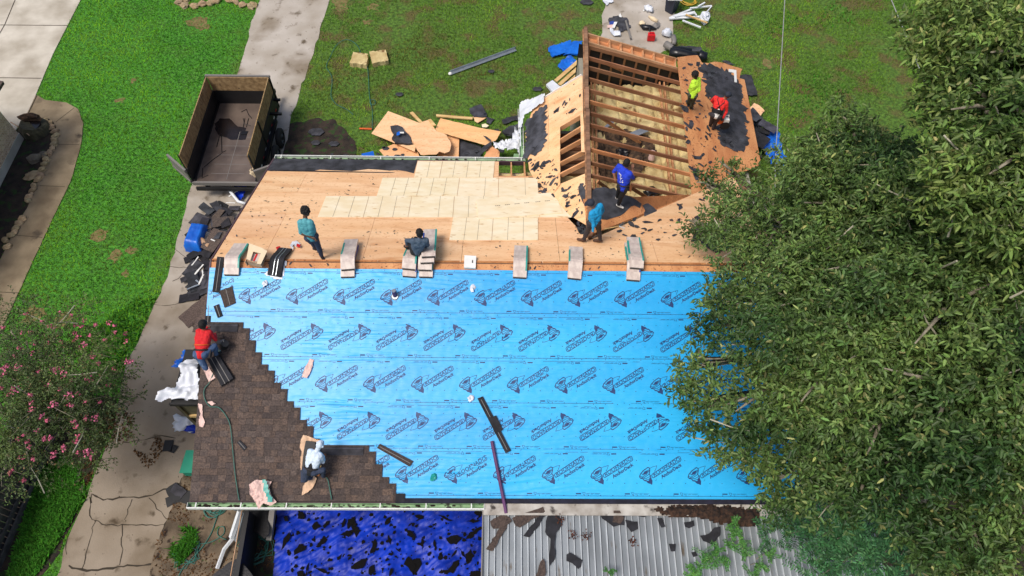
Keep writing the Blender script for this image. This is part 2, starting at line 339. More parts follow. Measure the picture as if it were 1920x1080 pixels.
PT=ccw([(60,178),(72,180),(85,188),(125,193),(147,205),(157,232),(153,268),(137,330),(118,372),(95,420),(60,495),(25,572),(0,625),(-60,740),(-130,740),(-40,560),(0,490),(28,432),(52,390),(72,335),(92,290),(104,268),(108,250),(104,234),(92,224),(74,221),(50,226),(40,215)])
o_,P_PT=flat('garden_path',PT,.025,M['path_concrete'],.25,.012,5)
BED=ccw([(50,227),(74,221),(92,224),(104,234),(108,250),(104,268),(92,290),(72,335),(52,390),(28,432),(0,490),(-120,640),(-200,500),(-60,330)])
o_,P_BED=flat('flower_bed',BED,.015,M['dark_dirt'],.3,.04,6)
SOIL=ccw([(350,880),(320,960),(300,1010),(280,1100),(560,1110),(560,900)])
o_,P_SOIL=flat('bare_soil',SOIL,.03,M['dirt'],.3,.07,7)
DP=ccw([(528,250),(545,232),(590,222),(630,226),(652,250),(668,276),(664,300),(600,330),(528,330)])
o_,P_DP=flat('dirt_patch',DP,.012,M['dark_dirt'],.2,.1,8)
PAD=ccw([(1128,30),(1150,-20),(1262,-20),(1262,60),(1256,92),(1230,105),(1200,130),(1130,110)])
o_,P_PAD=flat('concrete_pad',PAD,.015,M['concrete'],.3,.08,9)
DK=ccw([(560,950),(1540,950),(1540,1120),(560,1120)])
o_,P_DK=flat('patio_slab',DK,.02,M['concrete'],3,.0,9)
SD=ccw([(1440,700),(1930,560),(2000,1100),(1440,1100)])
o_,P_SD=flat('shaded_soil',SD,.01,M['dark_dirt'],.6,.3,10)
DF=ccw([(60,800),(130,750),(200,740),(225,780),(190,850),(150,930),(120,1010),(60,1100),(-60,1100),(-40,900)])
o_,P_DF=flat('leaf_litter',DF,.008,M['dark_dirt'],.4,.15,12)
# joints and cracks in the slabs (real gaps of dark earth)
def strip(mb,px,wd,z,seed=0,amp=.03,surf=None,col=(1,1,1)):
    P=[G(*p)[:2] for p in px]; rr=random.Random(seed); Q=[]
    for i in range(len(P)-1):
        L=np.linalg.norm(P[i+1]-P[i]); k=max(1,int(L/.12))
        for j in range(k): Q.append(P[i]+(P[i+1]-P[i])*j/k+V(rr.uniform(-amp,amp),rr.uniform(-amp,amp)))
    Q.append(P[-1]); vs=[]; wd=wd*.7
    for i,q in enumerate(Q):
        d=nrm(Q[min(i+1,len(Q)-1)]-Q[max(i-1,0)]);h=V(-d[1],d[0])*wd/2*(1+rr.uniform(-.5,.5)*(amp>0)); vs+=[(*(q-h),z),(*(q+h),z)]
    return mb.add(vs,[(2*i,2*i+2,2*i+3,2*i+1) for i in range(len(Q)-1)])
mb=MB()
for i,(c,wd) in enumerate([([(170,945),(173,926),(193,938),(212,936),(250,933),(284,931),(308,919),(337,907),(350,890)],.05),([(171,935),(168,968),(200,986),(231,984),(313,984)],.03),([(178,979),(154,1068)],.03),([(231,984),(229,1030),(225,1060)],.03),([(250,935),(234,975)],.03),([(279,935),(313,974)],.03),([(128,1062),(164,1072),(231,1062),(289,1058)],.06),([(127,995),(126,1040)],.03),([(330,470),(344,478),(352,488)],.02),([(313,501),(352,502)],.025),([(352,504),(335,522),(324,528)],.02),([(290,572),(310,574),(330,572),(352,560)],.018),([(230,830),(270,826),(300,818),(330,822)],.03),([(262,825),(255,835)],.02),([(330,1020),(300,1010),(345,900)],.05)]):
    strip(mb,c,wd,.0245,i,.03)
mk('driveway_cracks',mb,M['joint'],kind='structure',base=(0,0,0))
mb=MB()
for c in ([(0,48),(128,49)],[(0,147),(78,148)],[(38,-20),(10,47)],[(10,47),(-20,100)],[(70,180),(50,222)]): strip(mb,c,.05,.0345,1,0)
mk('driveway_joints',mb,M['joint'],kind='structure',base=(0,0,0))
mb=MB()
for c in ([(105,230),(140,203)],[(107,272),(149,272)],[(75,349),(122,351)],[(32,442),(80,446)],[(-10,548),(36,550)]): strip(mb,c,.03,.0295,1,0)
mk('path_joints',mb,M['joint'],kind='structure',base=(0,0,0))
# ---------------------------------------------------------------- grass blades (uncountable)
def grass_mesh(name,N,region,excl,colfn,hmin,hmax,wd,lean=.6,seed=1,z0=0.,keepfn=None):
    r=np.random.default_rng(seed)
    x0,x1,y0,y1=region; P=np.column_stack([r.uniform(x0,x1,N),r.uniform(y0,y1,N)])
    # keep only what the camera's neighbourhood can see
    d=np.column_stack([P,np.zeros(N)])-CAM; zc=d@FW; u=960+FPX*(d@RI)/zc; v=540-FPX*(d@UP)/zc
    k=(zc>0)&(u>-150)&(u<2070)&(v>-120)&(v<1200)
    for e in excl: k&=~inside(P,e)
    if keepfn is not None: k&=keepfn(P)
    P=P[k];n=len(P)
    a=r.uniform(0,2*math.pi,n);h=r.uniform(hmin,hmax,n);w_=r.uniform(.6,1.3,n)*wd
    dx,dy=np.cos(a),np.sin(a); lx,ly=-dy*h*lean*r.uniform(.2,1,n),dx*h*lean*r.uniform(.2,1,n)
    vs=np.empty((n,3,3)); vs[:,0]=np.column_stack([P[:,0]-dx*w_,P[:,1]-dy*w_,np.full(n,z0)]); vs[:,1]=np.column_stack([P[:,0]+dx*w_,P[:,1]+dy*w_,np.full(n,z0)])
    vs[:,2]=np.column_stack([P[:,0]+lx,P[:,1]+ly,z0+h])
    me=D.meshes.new(name); me.vertices.add(3*n); me.vertices.foreach_set('co',vs.ravel()); me.loops.add(3*n); me.loops.foreach_set('vertex_index',np.arange(3*n,dtype=np.int32))
    me.polygons.add(n); me.polygons.foreach_set('loop_start',np.arange(0,3*n,3,dtype=np.int32)); me.update(calc_edges=True)
    c=colfn(P,r); at=me.attributes.new('tint','FLOAT_COLOR','FACE'); at.data.foreach_set('color',np.column_stack([c,np.ones(n)]).astype(np.float32).ravel())
    me.materials.append(M['blade']); o=D.objects.new(name,me); COL.objects.link(o); return o
M['blade']=mat('blade',(1.,1.,1.),.8,attr='tint',spec=.15,trans=.25)
def lawncol(P,r):
    n=len(P); x,y=P[:,0],P[:,1]
    viv=np.array(srgb((66,148,28)));viv2=np.array(srgb((136,194,40)));mut=np.array(srgb((96,142,44)));mut2=np.array(srgb((138,180,54)));brn=np.array(srgb((116,94,54)))
    f=np.clip((x+4.2)/3.2,0,1)[:,None]; a=fbm(x,y,.5)[:,None]; a=np.clip((a-.3)*2.4,0,1)
    c=(viv*(1-a)+viv2*a)*(1-f)+(mut*(1-a)+mut2*a)*f
    c=c*(.72+.5*fbm(x-9,y+3,.33)[:,None]+.25*(fbm(x,y,2.6)[:,None]-.5)); b=np.clip((fbm(x+40,y-17,.75)-.50)*6,0,1)[:,None]*(.10+.42*f); 
    for cx,cy,rr_ in [(*G(215,480)[:2],.5),(*G(185,445)[:2],.4),(*G(245,470)[:2],.4),(*G(205,495)[:2],.35),(*G(375,40)[:2],.8),(*G(250,150)[:2],.3),(*G(60,585)[:2],.9),(*G(640,150)[:2],1.2),(*G(740,180)[:2],.9),(*G(780,90)[:2],1.3),(*G(900,150)[:2],1.0)]:
        b=np.maximum(b,(np.exp(-((x-cx)**2+(y-cy)**2)/rr_**2)*.9*(.6+.6*fbm(x,y,3)))[:,None])
    b=np.clip(b,0,.85); c=c*(1-b)+brn*b
    return np.clip(c*r.uniform(.45,1.25,(n,1))*(1+r.uniform(-.12,.12,(n,3))),0,1)
HOUSE=[(.3,-4.8),(13.8,-4.8),(13.8,4.6),(14.6,4.6),(14.6,9.0),(8.3,9.0),(8.3,4.9),(.3,4.9)]
BARE=[(215,478,.32),(245,470,.22),(186,442,.3),(60,592,.4),(236,512,.16),(375,42,.55),(250,150,.2),(225,188,.2),(120,600,.3),(640,8,.5),(700,14,.3),(690,42,.25),(1440,120,.3)]
for i,(x,y,s) in enumerate(BARE):
    c=G(x,y); J=jag([(c[0]+s*.8*math.cos(t)*rnd.uniform(.5,1.5),c[1]+s*.8*math.sin(t)*rnd.uniform(.5,1.5)) for t in np.linspace(0,5.6,10)],.06,.05,i); mb=MB(); mb.slab([(a,b,.006) for a,b in J],.02,V(0,0,1)); mk('bare_patch',mb,M['bare'],kind='structure')
BC=np.array([[*G(x,y)[:2],s] for x,y,s in BARE])
def bare(P):
    d=((P[:,None,:]-BC[None,:,:2])**2).sum(2)/(BC[:,2]*1.3)**2; return np.exp(-d).max(1)
def thin(P): 
    b=fbm(P[:,0]+40,P[:,1]-17,.75); f=np.clip((P[:,0]+4.2)/3.2,0,1); return (nr.random(len(P))>np.clip((b-.5)*5,0,.75)*f)&(nr.random(len(P))>bare(P)*.72)
g=grass_mesh('grass',560000,(-24,32,-9,22),[P_DRV,P_ND,P_PT,P_BED,P_SOIL,P_DP,P_PAD,P_DK,P_SD,P_DF,HOUSE],lawncol,.04,.10,.014,1.1,5,0,thin)
setprop(g,'mown green lawn grass around the house, browner towards the right','grass',kind='stuff')
# weeds with broader leaves along the edges of the drive
def weedcol(P,r): 
    n=len(P); return np.clip(np.array(srgb((78,142,44)))*r.uniform(.35,1.25,(n,1))*(1+r.uniform(-.15,.15,(n,3))),0,1)
GC=[G(*p)[:2].tolist() for p in [(128,860),(150,880),(160,930),(128,985),(100,1030),(60,1090),(10,1100),(40,1000),(60,930),(82,880)]]
W2=[G(*p)[:2].tolist() for p in [(300,560),(262,640),(225,700),(160,690),(130,640),(200,600),(250,560)]]
W3=[G(*p)[:2].tolist() for p in [(330,1000),(365,985),(372,1020),(340,1060),(320,1040)]]
W4=[G(*p)[:2].tolist() for p in [(395,100),(440,120),(420,150),(388,160),(335,130),(350,60)]]
W5=[G(*p)[:2].tolist() for p in [(1500,0),(1730,0),(1640,170),(1560,180),(1480,260),(1410,200),(1400,60)]]
g=grass_mesh('ground_cover',300000,(-7,1.5,-8,1),[],weedcol,.03,.12,.045,1.6,9,0,lambda P:inside(P,GC)); setprop(g,'bright green leafy ground cover between the fence and cracked concrete','ground cover',kind='stuff')
g=grass_mesh('weeds',500000,(-8,22,-8,20),[P_DRV,HOUSE],weedcol,.04,.14,.03,1.3,10,0,lambda P:(inside(P,W2)|(inside(P,W5)&(fbm(P[:,0],P[:,1],.7)>.52)&(nr.random(len(P))>.8)))&(nr.random(len(P))>.45)); setprop(g,'broad-leaved weeds growing through the lawn edges','weeds',kind='stuff')
g=grass_mesh('weed_clump',60000,(-3,2,-8,-4),[],weedcol,.04,.2,.02,1.3,11,0.03,lambda P:inside(P,W3)&(fbm(P[:,0],P[:,1],2.5)>.47)); setprop(g,'small green weed clump in the bare soil beside the hose','weed')
def littercol(P,r):
    n=len(P); return np.clip(np.array(srgb((110,80,52)))*r.uniform(.25,1.3,(n,1)),0,1)
L1=[G(*p)[:2].tolist() for p in [(200,760),(230,770),(300,800),(310,850),(280,880),(262,860),(240,830),(205,830),(160,930),(140,900),(170,850)]]
g=grass_mesh('leaf_debris',60000,(-6,3,-8,3),[],littercol,.01,.05,.03,2,12,.02,lambda P:(inside(P,L1)&(fbm(P[:,0],P[:,1],2)>.5))|(inside(P,P_SOIL)&(fbm(P[:,0]+9,P[:,1],1.8)>.56))|(inside(P,P_DP)&(nr.random(len(P))>.6))|(inside(P,P_BED)&(nr.random(len(P))>.5))); setprop(g,'brown leaf debris lying on the driveway and bare soil','debris',kind='stuff')
# ---------------------------------------------------------------- main house
XE=14.1; RE=5.25; S0=.20; HX=LS
H=root('house',(XE/2,0,0),'ranch house being re-roofed, blue underlayment over one slope and bare boards over the other','house')
def sp(x,s,o=0.):   # near slope: x, distance down the slope
    y=-s/LS; return V(x,y,ZR+T*y+o)
def fp(x,s,o=0.): y=s/LS; return V(x,y,ZR-T*y+o)
nN=nrm(V(0,-T,1)); nF=nrm(V(0,T,1)); nR=nrm(V(TR,-TR*WXK,1)); nL=nrm(V(-TL,TL*WXK,1))
LL=RE*LS
# walls
mb=MB()
for a,b in (((.45,-4.75),(XE-.45,-4.75)),((XE-.45,-4.75),(XE-.45,4.75)),((.45,4.75),(.45,-4.75)),((8.3,4.75),(.45,4.75))):
    a=V(*a,0);b=V(*b,0);mb.beam(a+V(0,0,1.2),b+V(0,0,1.2),.15,2.4)
mb.slab([(.44,-4.7,2.35),(.44,4.7,2.35),(.44,0,4.35)],.1,V(-1,0,0)) ; mb.slab([(XE-.4,-4.7,2.35),(XE-.4,4.7,2.35),(XE-.4,0,4.35)],.1,V(1,0,0))
mk('wall',mb,M['wall'],H)
# near deck
mb=MB(); mb.slab([sp(-.0,.03,0),sp(-.0,LL,0),sp(XE,LL,0),sp(XE,.03,0)],.02,nN)
mk('near_deck',mb,M['old_ply_dark'],H)
# far deck : boards in rows, with the hole by the wing
def FXY(px,py): p=FAR(px,py); return (p[0],p[1])
mb=MB(); rr=random.Random(4)
rows=[.03/LS,1.02,2.14,3.26,4.30,RE]
vx=lambda y:(9.36+max(0,(y-1.04))*T*-1.0/TL)     # left valley x at y
def valR(y): return 9.42+(T*y-.42)/TR
for i in range(5):
    y0,y1=rows[i],rows[i+1]; x=-.0; first=True
    xmax=(XE if y0<1.0 else None)
    while True:
        x1=x+(rr.choice([1.22,2.44]) if first else 2.44); first=False
        lim0=vx(y0) if y0>=1.0 else XE; lim1=vx(y1) if y0>=1.0 else XE
        if y0<1.0: lim0=lim1=XE
        e0=min(x1,lim0);e1=min(x1,lim1)
        if not(i==4 and x>7.0):
            if i==4 and x1>7.0: e0=e1=6.98
            c=vary((1,1,1),.07,rr); c=tuple(min(1,q) for q in c)
            mb.slab([(x+.004,y0+.004,fz(0,y0+.004)),(e0-.004,y0+.004,fz(0,y0+.004)),(e1-.004,y1-.004,fz(0,y1-.004)),(x+.004,y1-.004,fz(0,y1-.004))],.018,nF,col=c)
        if x1>=min(lim0,lim1) or (i==4 and x1>7): break
        x=x1
# main slope to the right of the wing valley
for (y0,y1) in ((1.02,2.14),(2.14,3.26),(3.26,4.30),(4.30,RE)):
    x0a,x0b=valR(y0),valR(y1)
    for k in range(3):
        a0=x0a+k*2.44 if k else x0a; 
        if a0>XE: break
        b0=min(XE,x0a+(k+1)*2.44); a1=max(a0,x0b) ; b1=max(b0,a1)
        if a1>=XE: a1=b1=XE
        b1=min(b1,XE)
        mb.slab([(a0+.004,y0+.004,fz(0,y0)),(b0-.004,y0+.004,fz(0,y0)),(b1-.004+1e-3,y1-.004,fz(0,y1)),(a1+.004,y1-.004,fz(0,y1))],.018,nF,col=vary((.97,.95,.93),.06,rr))
mk('far_deck',mb,M['old_ply'],H)
# ridge board, trusses under the slot
mb=MB(); mb.aabox(.05,XE-.05,-.02,.02,ZR-.2,ZR-.02)
for k in range(int(XE/.61)): mb.aabox(.3+k*.61,.34+k*.61,-.12,.12,ZR-.2,ZR-.06)
mk('ridge_board',mb,M['lumber_old'],H)
# exposed ply splinter line on far side of the slot
mb=MB()
for k in range(7): mb.slab([fp(k*2.03,.02,.012),fp(k*2.03+2.0,.02,.012),fp(k*2.03+2.0,.075,.012),fp(k*2.03,.075,.012)],.02,nF,col=vary((1,.9,.8),.1))
mk('ridge_strip',mb,M['old_ply_dark'],H)
# rake boards and fascia
mb=MB()
for x in (-.03,XE+.03):
    mb.beam(sp(x,0,-.09),sp(x,LL,-.09),.04,.19,nN); mb.beam(fp(x,0,-.09),fp(x,LL,-.09),.04,.19,nF)
mb.beam(sp(-.05,LL+.02,-.09),sp(XE+.05,LL+.02,-.09),.03,.18); mb.beam(fp(-.05,LL+.02,-.09),fp(7.8,LL+.02,-.09),.03,.18)
mk('fascia',mb,M['fascia'],H)
mb=MB(); mb.slab([sp(-.02,0,-.18),sp(-.02,LL,-.18),sp(XE,LL,-.18),sp(XE,0,-.18)],.01,nN); mb.slab([fp(0,0,-.18),fp(0,LL,-.18),fp(6.9,LL,-.18),fp(6.9,0,-.18)],.01,nF); mk('soffit',mb,M['lumber_old'],H)
# underlayment: five overlapping sheets, wrinkled
logos=[]
def hU(i,x,s):
    am=.010*max(.18,min(1.1,1.3*noise.noise(Vector((x*.42+3*i,s*.9,5)))+.60)); sk=s*9.+1.2*noise.noise(Vector((x*.5,s*1.3,i)))
    return .012+.003*(5-i)+am*(.9-1.6*abs(noise.noise(Vector((x*.7+i*7+s*.8,sk,i*3))))+.55*noise.noise(Vector((x*1.6-s*2.2,s*19.,i*5+2))))+.003*noise.noise(Vector((x*7,s*9,9)))
rowS=[.20,1.28,2.34,3.40,4.46,5.52]
for i in range(5):
    s0,s1=rowS[i],rowS[i+1]+.10; nx,ny=420,60; vs=[];fs=[]
    for a in range(nx+1):
        for b in range(ny+1):
            x=-.02+(XE+.04)*a/nx; s=s0+(min(s1,LL+.02)-s0)*b/ny
            vs.append(sp(x,s,hU(i,x,s)*LS))
    for a in range(nx):
        for b in range(ny): q=a*(ny+1)+b; fs.append((q,q+1,q+ny+2,q+ny+1))
    mb=MB(); mb.add(vs,fs); u=mk('underlayment_sheet',mb,M['underlay'],H,smooth=True)
    logos.append(u)
# ---- printing on the sheets
def text_polys(body,size,bevel,fill,shear=0.,bold=0.,space=1.0):
    cu=D.curves.new('t','FONT'); cu.body=body; cu.size=size; cu.resolution_u=2; cu.shear=shear; cu.offset=bold; cu.space_character=space
    cu.fill_mode='BOTH' if fill else 'NONE'
    if bevel: cu.bevel_depth=bevel; cu.bevel_resolution=0
    ob=D.objects.new('t',cu); COL.objects.link(ob); dg=bpy.context.evaluated_depsgraph_get(); me=D.meshes.new_from_object(ob.evaluated_get(dg))
    vs=np.array([v.co[:] for v in me.vertices]); fs=[tuple(p.vertices) for p in me.polygons]
    D.objects.remove(ob); D.curves.remove(cu); D.meshes.remove(me); return vs,fs
def pline(mb,pts,wd,closed=False,z=0.):
    P=[V(*p) for p in pts]; 
    if closed: P=P+[P[0]]
    for i in range(len(P)-1):
        d=nrm(P[i+1]-P[i]);h=V(-d[1],d[0])*wd/2; e=d*wd*.3
        mb.add([(*(P[i]-e-h),z),(*(P[i+1]+e-h),z),(*(P[i+1]+e+h),z),(*(P[i]-e+h),z)],[(0,1,2,3)])
K=1/(6.75*76.)
def L2(x,y): return ((x-460)*K,-(y-430)*K)
lg=MB()
pline(lg,[L2(*p) for p in [(200,500),(213,465),(255,422),(305,388),(326,397),(326,430),(316,468),(335,485),(338,520),(350,545),(347,584),(322,572),(300,566),(286,548),(258,542),(240,520),(214,516)]],.020,True)
for q in ([(203,492),(235,500),(285,470),(322,420)],[(215,512),(258,505),(300,480),(318,462)],[(240,520),(285,515),(330,490)],[(258,540),(300,530),(338,512)],[(290,548),(318,545),(345,540)],[(245,468),(262,440),(300,424),(292,448),(268,465),(245,468)],[(300,560),(325,560)],[(225,455),(240,475),(280,462),(312,415)]): pline(lg,[L2(*p) for p in q],.013)
lg.add([(*L2(*p),0) for p in [(300,566),(286,548),(310,545),(325,500),(338,520),(350,545),(347,584),(322,572)]],[tuple(range(8))]); lg.add([(*L2(*p),0) for p in [(245,468),(262,440),(300,424),(292,448),(268,465)]],[tuple(range(5))])
pline(lg,[L2(*p) for p in [(326,400),(360,382),(414,368),(392,424)]],.009)
pline(lg,[L2(*p) for p in [(348,482),(352,470),(676,258),(696,262),(708,296),(700,312),(372,508),(358,506)]],.015,True)
pline(lg,[L2(*p) for p in [(400,520),(402,538),(385,545)]],.006)
th_=math.radians(31.5); ca,sa=math.cos(th_),math.sin(th_)
def addtext(body,x0,y0,L,h,bev,fill,bold):
    vs,fs=text_polys(body,1.,bev,fill,0.,bold); x=vs[:,0];sx=L/(x.max()-x.min()); y=vs[:,1]; sy=h/(y.max()-y.min()); ymin=y.min()
    ox,oy=L2(x0,y0); q=[((a-x.min())*sx,(b-(ymin))*sy) for a,b in zip(x,y)]
    q=[(a+.12*b,b) for a,b in q]
    lg.add([(ox+ca*a-sa*b,oy+sa*a+ca*b,0) for a,b in q],fs)
addtext('ROOFNADO',380,499,.735,.092,0,True,.012)
addtext('AnchorDeck',470,522,.57,.084,0,True,.035)
lgv=np.array(lg.v)[:,:2]
sm=MB()     # small edge print
sm.add([(0,-.014,0),(.12,-.014,0),(.12,.014,0),(0,.014,0)],[(0,1,2,3)])
pline(sm,[(.16,.03),(.22,.02),(.20,-.04),(.165,-.0)],.008,True)
for a,b in ((.24,.33),(.345,.43),(.44,.57)): pline(sm,[(a,.004),(b,.004)],.007); pline(sm,[(a,-.012),(b-.03,-.012)],.005)
def place(mb,src,x,s,flip,o,sheet):
    g_=-1 if flip else 1; vs=[sp(x+g_*p[0],s-g_*p[1],o+sheet) for p in src.v]; mb.add(vs,src.f)
XL=[G0 for G0 in (NEAR(889,563)[0],NEAR(961,632)[0],NEAR(861,725)[0],NEAR(894,805)[0],NEAR(924.5,893)[0])]
rowc=[.79,1.85,2.88,3.94,4.96]
def blocked(x,s):
    return False

for i in range(5):
    mb=MB(); flip=i%2==1; c=rowc[i]; xr0=XL[i]+(.51 if not flip else -.51)
    k0=-12; o=.022+.003*(5-i)
    for k in range(-14,14):
        x=xr0+k*1.14
        if -.45<x<XE-.2: 
            V_=[p for p in lg.v if 0<x+(-p[0] if flip else p[0])<XE]
            src=lg
            if len(V_)<len(lg.v):
                if x<.0: continue
                src=MB(); okv=[0<x+(-p[0] if flip else p[0])<XE for p in lg.v]; mp={};
                for j,p in enumerate(lg.v):
                    if okv[j]: mp[j]=len(src.v); src.v.append(p)
                src.f=[tuple(mp[q] for q in f) for f in lg.f if all(q in mp for q in f)]
            place(mb,src,x,c,flip,o,0)
        for (ds,fl) in ((.115,True),(1.02,False)):
            xx=x+(.1 if fl else .28)
            if .7<xx<XE-.6: place(mb,sm,xx,rowS[i]+ds,fl,o,0)
        # nail caps printed dots
        for q in range(4):
            for ds in (.26,.50,.78,.035,1.0+.06):
                xx=x+q*.285+(.14 if ds in(.5,.035) else 0)
                if 0.05<xx<XE-.05:
                    z=.011; s_=rowS[i]+ds
                    if s_>LL-.02: continue
                    mb.add([sp(xx+z*math.cos(t_),s_+z*math.sin(t_),o) for t_ in (0,1.05,2.09,3.14,4.19,5.24)],[(0,1,2,3,4,5)])
    for ds in (.075,):
        mb.add([sp(0,rowS[i]+ds,o),sp(XE,rowS[i]+ds,o),sp(XE,rowS[i]+ds+.008,o),sp(0,rowS[i]+ds+.008,o)],[(0,3,2,1)])
    mb.add([sp(0,rowS[i]+1.065,o),sp(XE,rowS[i]+1.065,o),sp(XE,min(LL,rowS[i]+1.074),o),sp(0,min(LL,rowS[i]+1.074),o)],[(0,3,2,1)])
    q=[]
    for (x,y,z) in mb.v:
        s_=-y*LS; q.append((x,y,ZR+T*y+(hU(i,x,s_)+.0035)*LS))
    mb.v=q; mk('printed_lettering',mb,M['ink'],logos[i])
# ---- shingles: laminated courses
mb=MB(); rr=random.Random(21); EX=.1437; NC=39
diag=[(393,611),(448,612),(500,690),(560,780),(596,842),(604,842)]
def pxS(px,py): p=NEAR(px,py); return p[0],-p[1]*LS
stair=[pxS(448,612),pxS(471,655),pxS(492,690),pxS(540,760),pxS(575,812),pxS(600,842)]
stair2=[pxS(683,842),pxS(700,872),pxS(722,908),pxS(742,930)]
def xlim(s):
    if s<stair[0][1]: return None
    if s<stair[-1][1]:
        for a,b in zip(stair,stair[1:]):
            if a[1]<=s<=b[1]: return a[0]+(b[0]-a[0])*(s-a[1])/(b[1]-a[1]+1e-9)
    for a,b in zip(stair2,stair2[1:]):
        if a[1]<=s<=b[1]: return a[0]+(b[0]-a[0])*(s-a[1])/(b[1]-a[1]+1e-9)
    return stair2[-1][0] if s>=stair2[-1][1] else stair2[0][0]
cols=[(1.0,1.0,1.02),(1.05,1.0,.96),(.78,.78,.82),(1.16,1.06,.97),(.88,.87,.89),(1.0,.95,.92),(.72,.72,.77),(1.08,1.0,.95)]
for k in range(NC):
    sb=LL+.02-k*EX; stp=sb-EX
    xl=xlim(max(stp+EX*.3,0))
    if xl is None: break
    xl=round(xl/.165)*.165+.02
    top=.014; 
    # dark backing of the course, its lower edge lifted
    nk=20 
    mb.add([sp(-.035,stp-.12,.050),sp(xl+.05,stp-.12,.050),sp(xl+.05,sb,.060),sp(-.035,sb,.060),sp(-.035,sb,.01),sp(xl+.05,sb,.01)],[(0,3,2,1),(3,4,5,2)],0,(.62,.60,.62))
    x=-.035; tooth=rr.random()<.5
    while x<xl:
        w_=rr.uniform(.12,.24); x2=min(xl,x+w_); c=rr.choice(cols); kk=rr.uniform(.82,1.15); c=tuple(q*kk for q in c)
        h=.072 if tooth else .063; lo=sb-(.0 if tooth else .0)
        mb.add([sp(x+.002,stp-.06,.051),sp(x2-.002,stp-.06,.051),sp(x2-.002,lo,h),sp(x+.002,lo,h),sp(x+.002,lo,.048),sp(x2-.002,lo,.048)],[(0,3,2,1),(3,4,5,2),(0,4,3),(1,2,5)],0,c)
        x=x2; tooth=not tooth
    # nailing strip of the topmost visible course
ms=[]
for (xa,xb,s_) in ((.0,stair[0][0],stair[0][1]),(stair[-1][0]+.05,stair2[0][0],stair2[0][1])):
    q=MB();q.slab([sp(xa,s_-.02,.083),sp(xb,s_-.02,.083),sp(xb,s_+.17,.083),sp(xa,s_+.17,.083)],.03,nN,col=(2.0,1.9,1.8));ms.append(q)
    q.slab([sp(xa,s_+.012,.088),sp(xb,s_+.012,.088),sp(xb,s_+.020,.088),sp(xa,s_+.020,.088)],.006,nN,col=(5,5,5))
SH=mk('shingles',mb,M['shingle'],H); [mk('nailing_strip',q,M['shingle_back'],H) for q in ms]
# starter strip along the eave
mb=MB(); x=stair2[-1][0]
mb.slab([sp(x,LL-.16,.05),sp(x+.22,LL-.16,.05),sp(x+.22,LL+.02,.05),sp(x,LL+.02,.05)],.01,nN); mb.slab([sp(x,LL-.06,.045),sp(XE,LL-.06,.045),sp(XE,LL+.05,.045),sp(x,LL+.05,.045)],.01,nN,col=(.6,.6,1.1)); mk('drip_edge',mb,M['shingle_back'],H)
# felt along far eave, torn edge
E1=[FXY(515,297),FXY(783,300),FXY(776,326)]; lo=[FXY(p,q) for p,q in [(776,325),(745,319),(730,320),(690,317),(660,321),(640,320),(600,318),(585,321),(560,320),(520,321),(508,321),(501,320)]]
P_=[(0.0,RE+.02),(FXY(783,300)[0],RE+.02)]+jag(lo,.25,.04,3)[:-1]
P_=[p for p in P_]; P_=[(max(0,p[0]),p[1]) for p in P_]+[(0.0,lo[-1][1])]
mb=MB(); mb.slab([(p[0],p[1],fz(0,p[1],.012)) for p in P_],.006,nF); mk('roofing_felt',mb,M['felt'],H)
# new plywood panels with chalk lines
def panel(pts,lines,o=.022):
    mb=MB(); Q=[FAR(*p,o) for p in pts]; mb.slab(Q,.014,nF,col=vary((1,1,1),.03)); p_=mk('new_plywood_panel',mb,M['new_ply'],H)
    mb=MB()
    for f in lines:
        a=Q[0]+(Q[1]-Q[0])*f; b=Q[3]+(Q[2]-Q[3])*f; mb.beam(a+V(0,0,.003),b+V(0,0,.003),.007,.002,nF)
    mb.v and mk('chalk_line',mb,M['ink2'],p_)
M['ink2']=mat('chalk',(128,108,84),.9)
def rowpanels(cuts,y0,y1,top,bot):   # cuts: px x at top and bottom edges
    for (a,b) in zip(cuts,cuts[1:]):
        L=abs(FAR(b[0],y0)[0]-FAR(a[0],y0)[0]); n=max(1,round(L/.406)); ls=[q/n+rnd.uniform(-.01,.01) for q in range(1,n)]
        panel([(a[0]+.4,y0),(b[0]-.4,y0),(b[1]-.4,y1),(a[1]+.4,y1)],[f for f in ls if rnd.random()>.15])
rowpanels([(783,776),(830,824),(928,925)],302,332.5,0,0)
rowpanels([(717,706),(790,781),(862,857),(935,934),(1008,1010)],333.2,367,0,0)
rowpanels([(611,595),(692,681),(772,765),(852,849),(935,936),(1010,1012),(1068,1072)],367.6,407,0,0)
rowpanels([(849,842),(925,922),(1009,1009)],407.8,450,0,0)
# loose sheet laid askew on top
mb=MB(); Q=[FAR(893,374,.045),FAR(1041,360,.045),FAR(1054,399,.045),FAR(897,411,.045)]; mb.slab(Q,.014,nF); lp=mk('plywood_sheet',mb,[M['new_ply']],label='loose new plywood sheet lying askew across the laid panels',cat='plywood sheet')
mb=MB()
for t0 in (.22,.34,.46,.58,.72,.84):
    for q in range(3):
        a=Q[0]+(Q[1]-Q[0])*(t0+q*.022)+(Q[3]-Q[0])*.42; mb.beam(a+V(0,0,.003),a+V(.04,0,0)+V(0,0,.003),.03,.002,nF)
for i,ch in enumerate(mb.v): pass
st=mk('grade_stamp',mb,M['ink2'],lp)
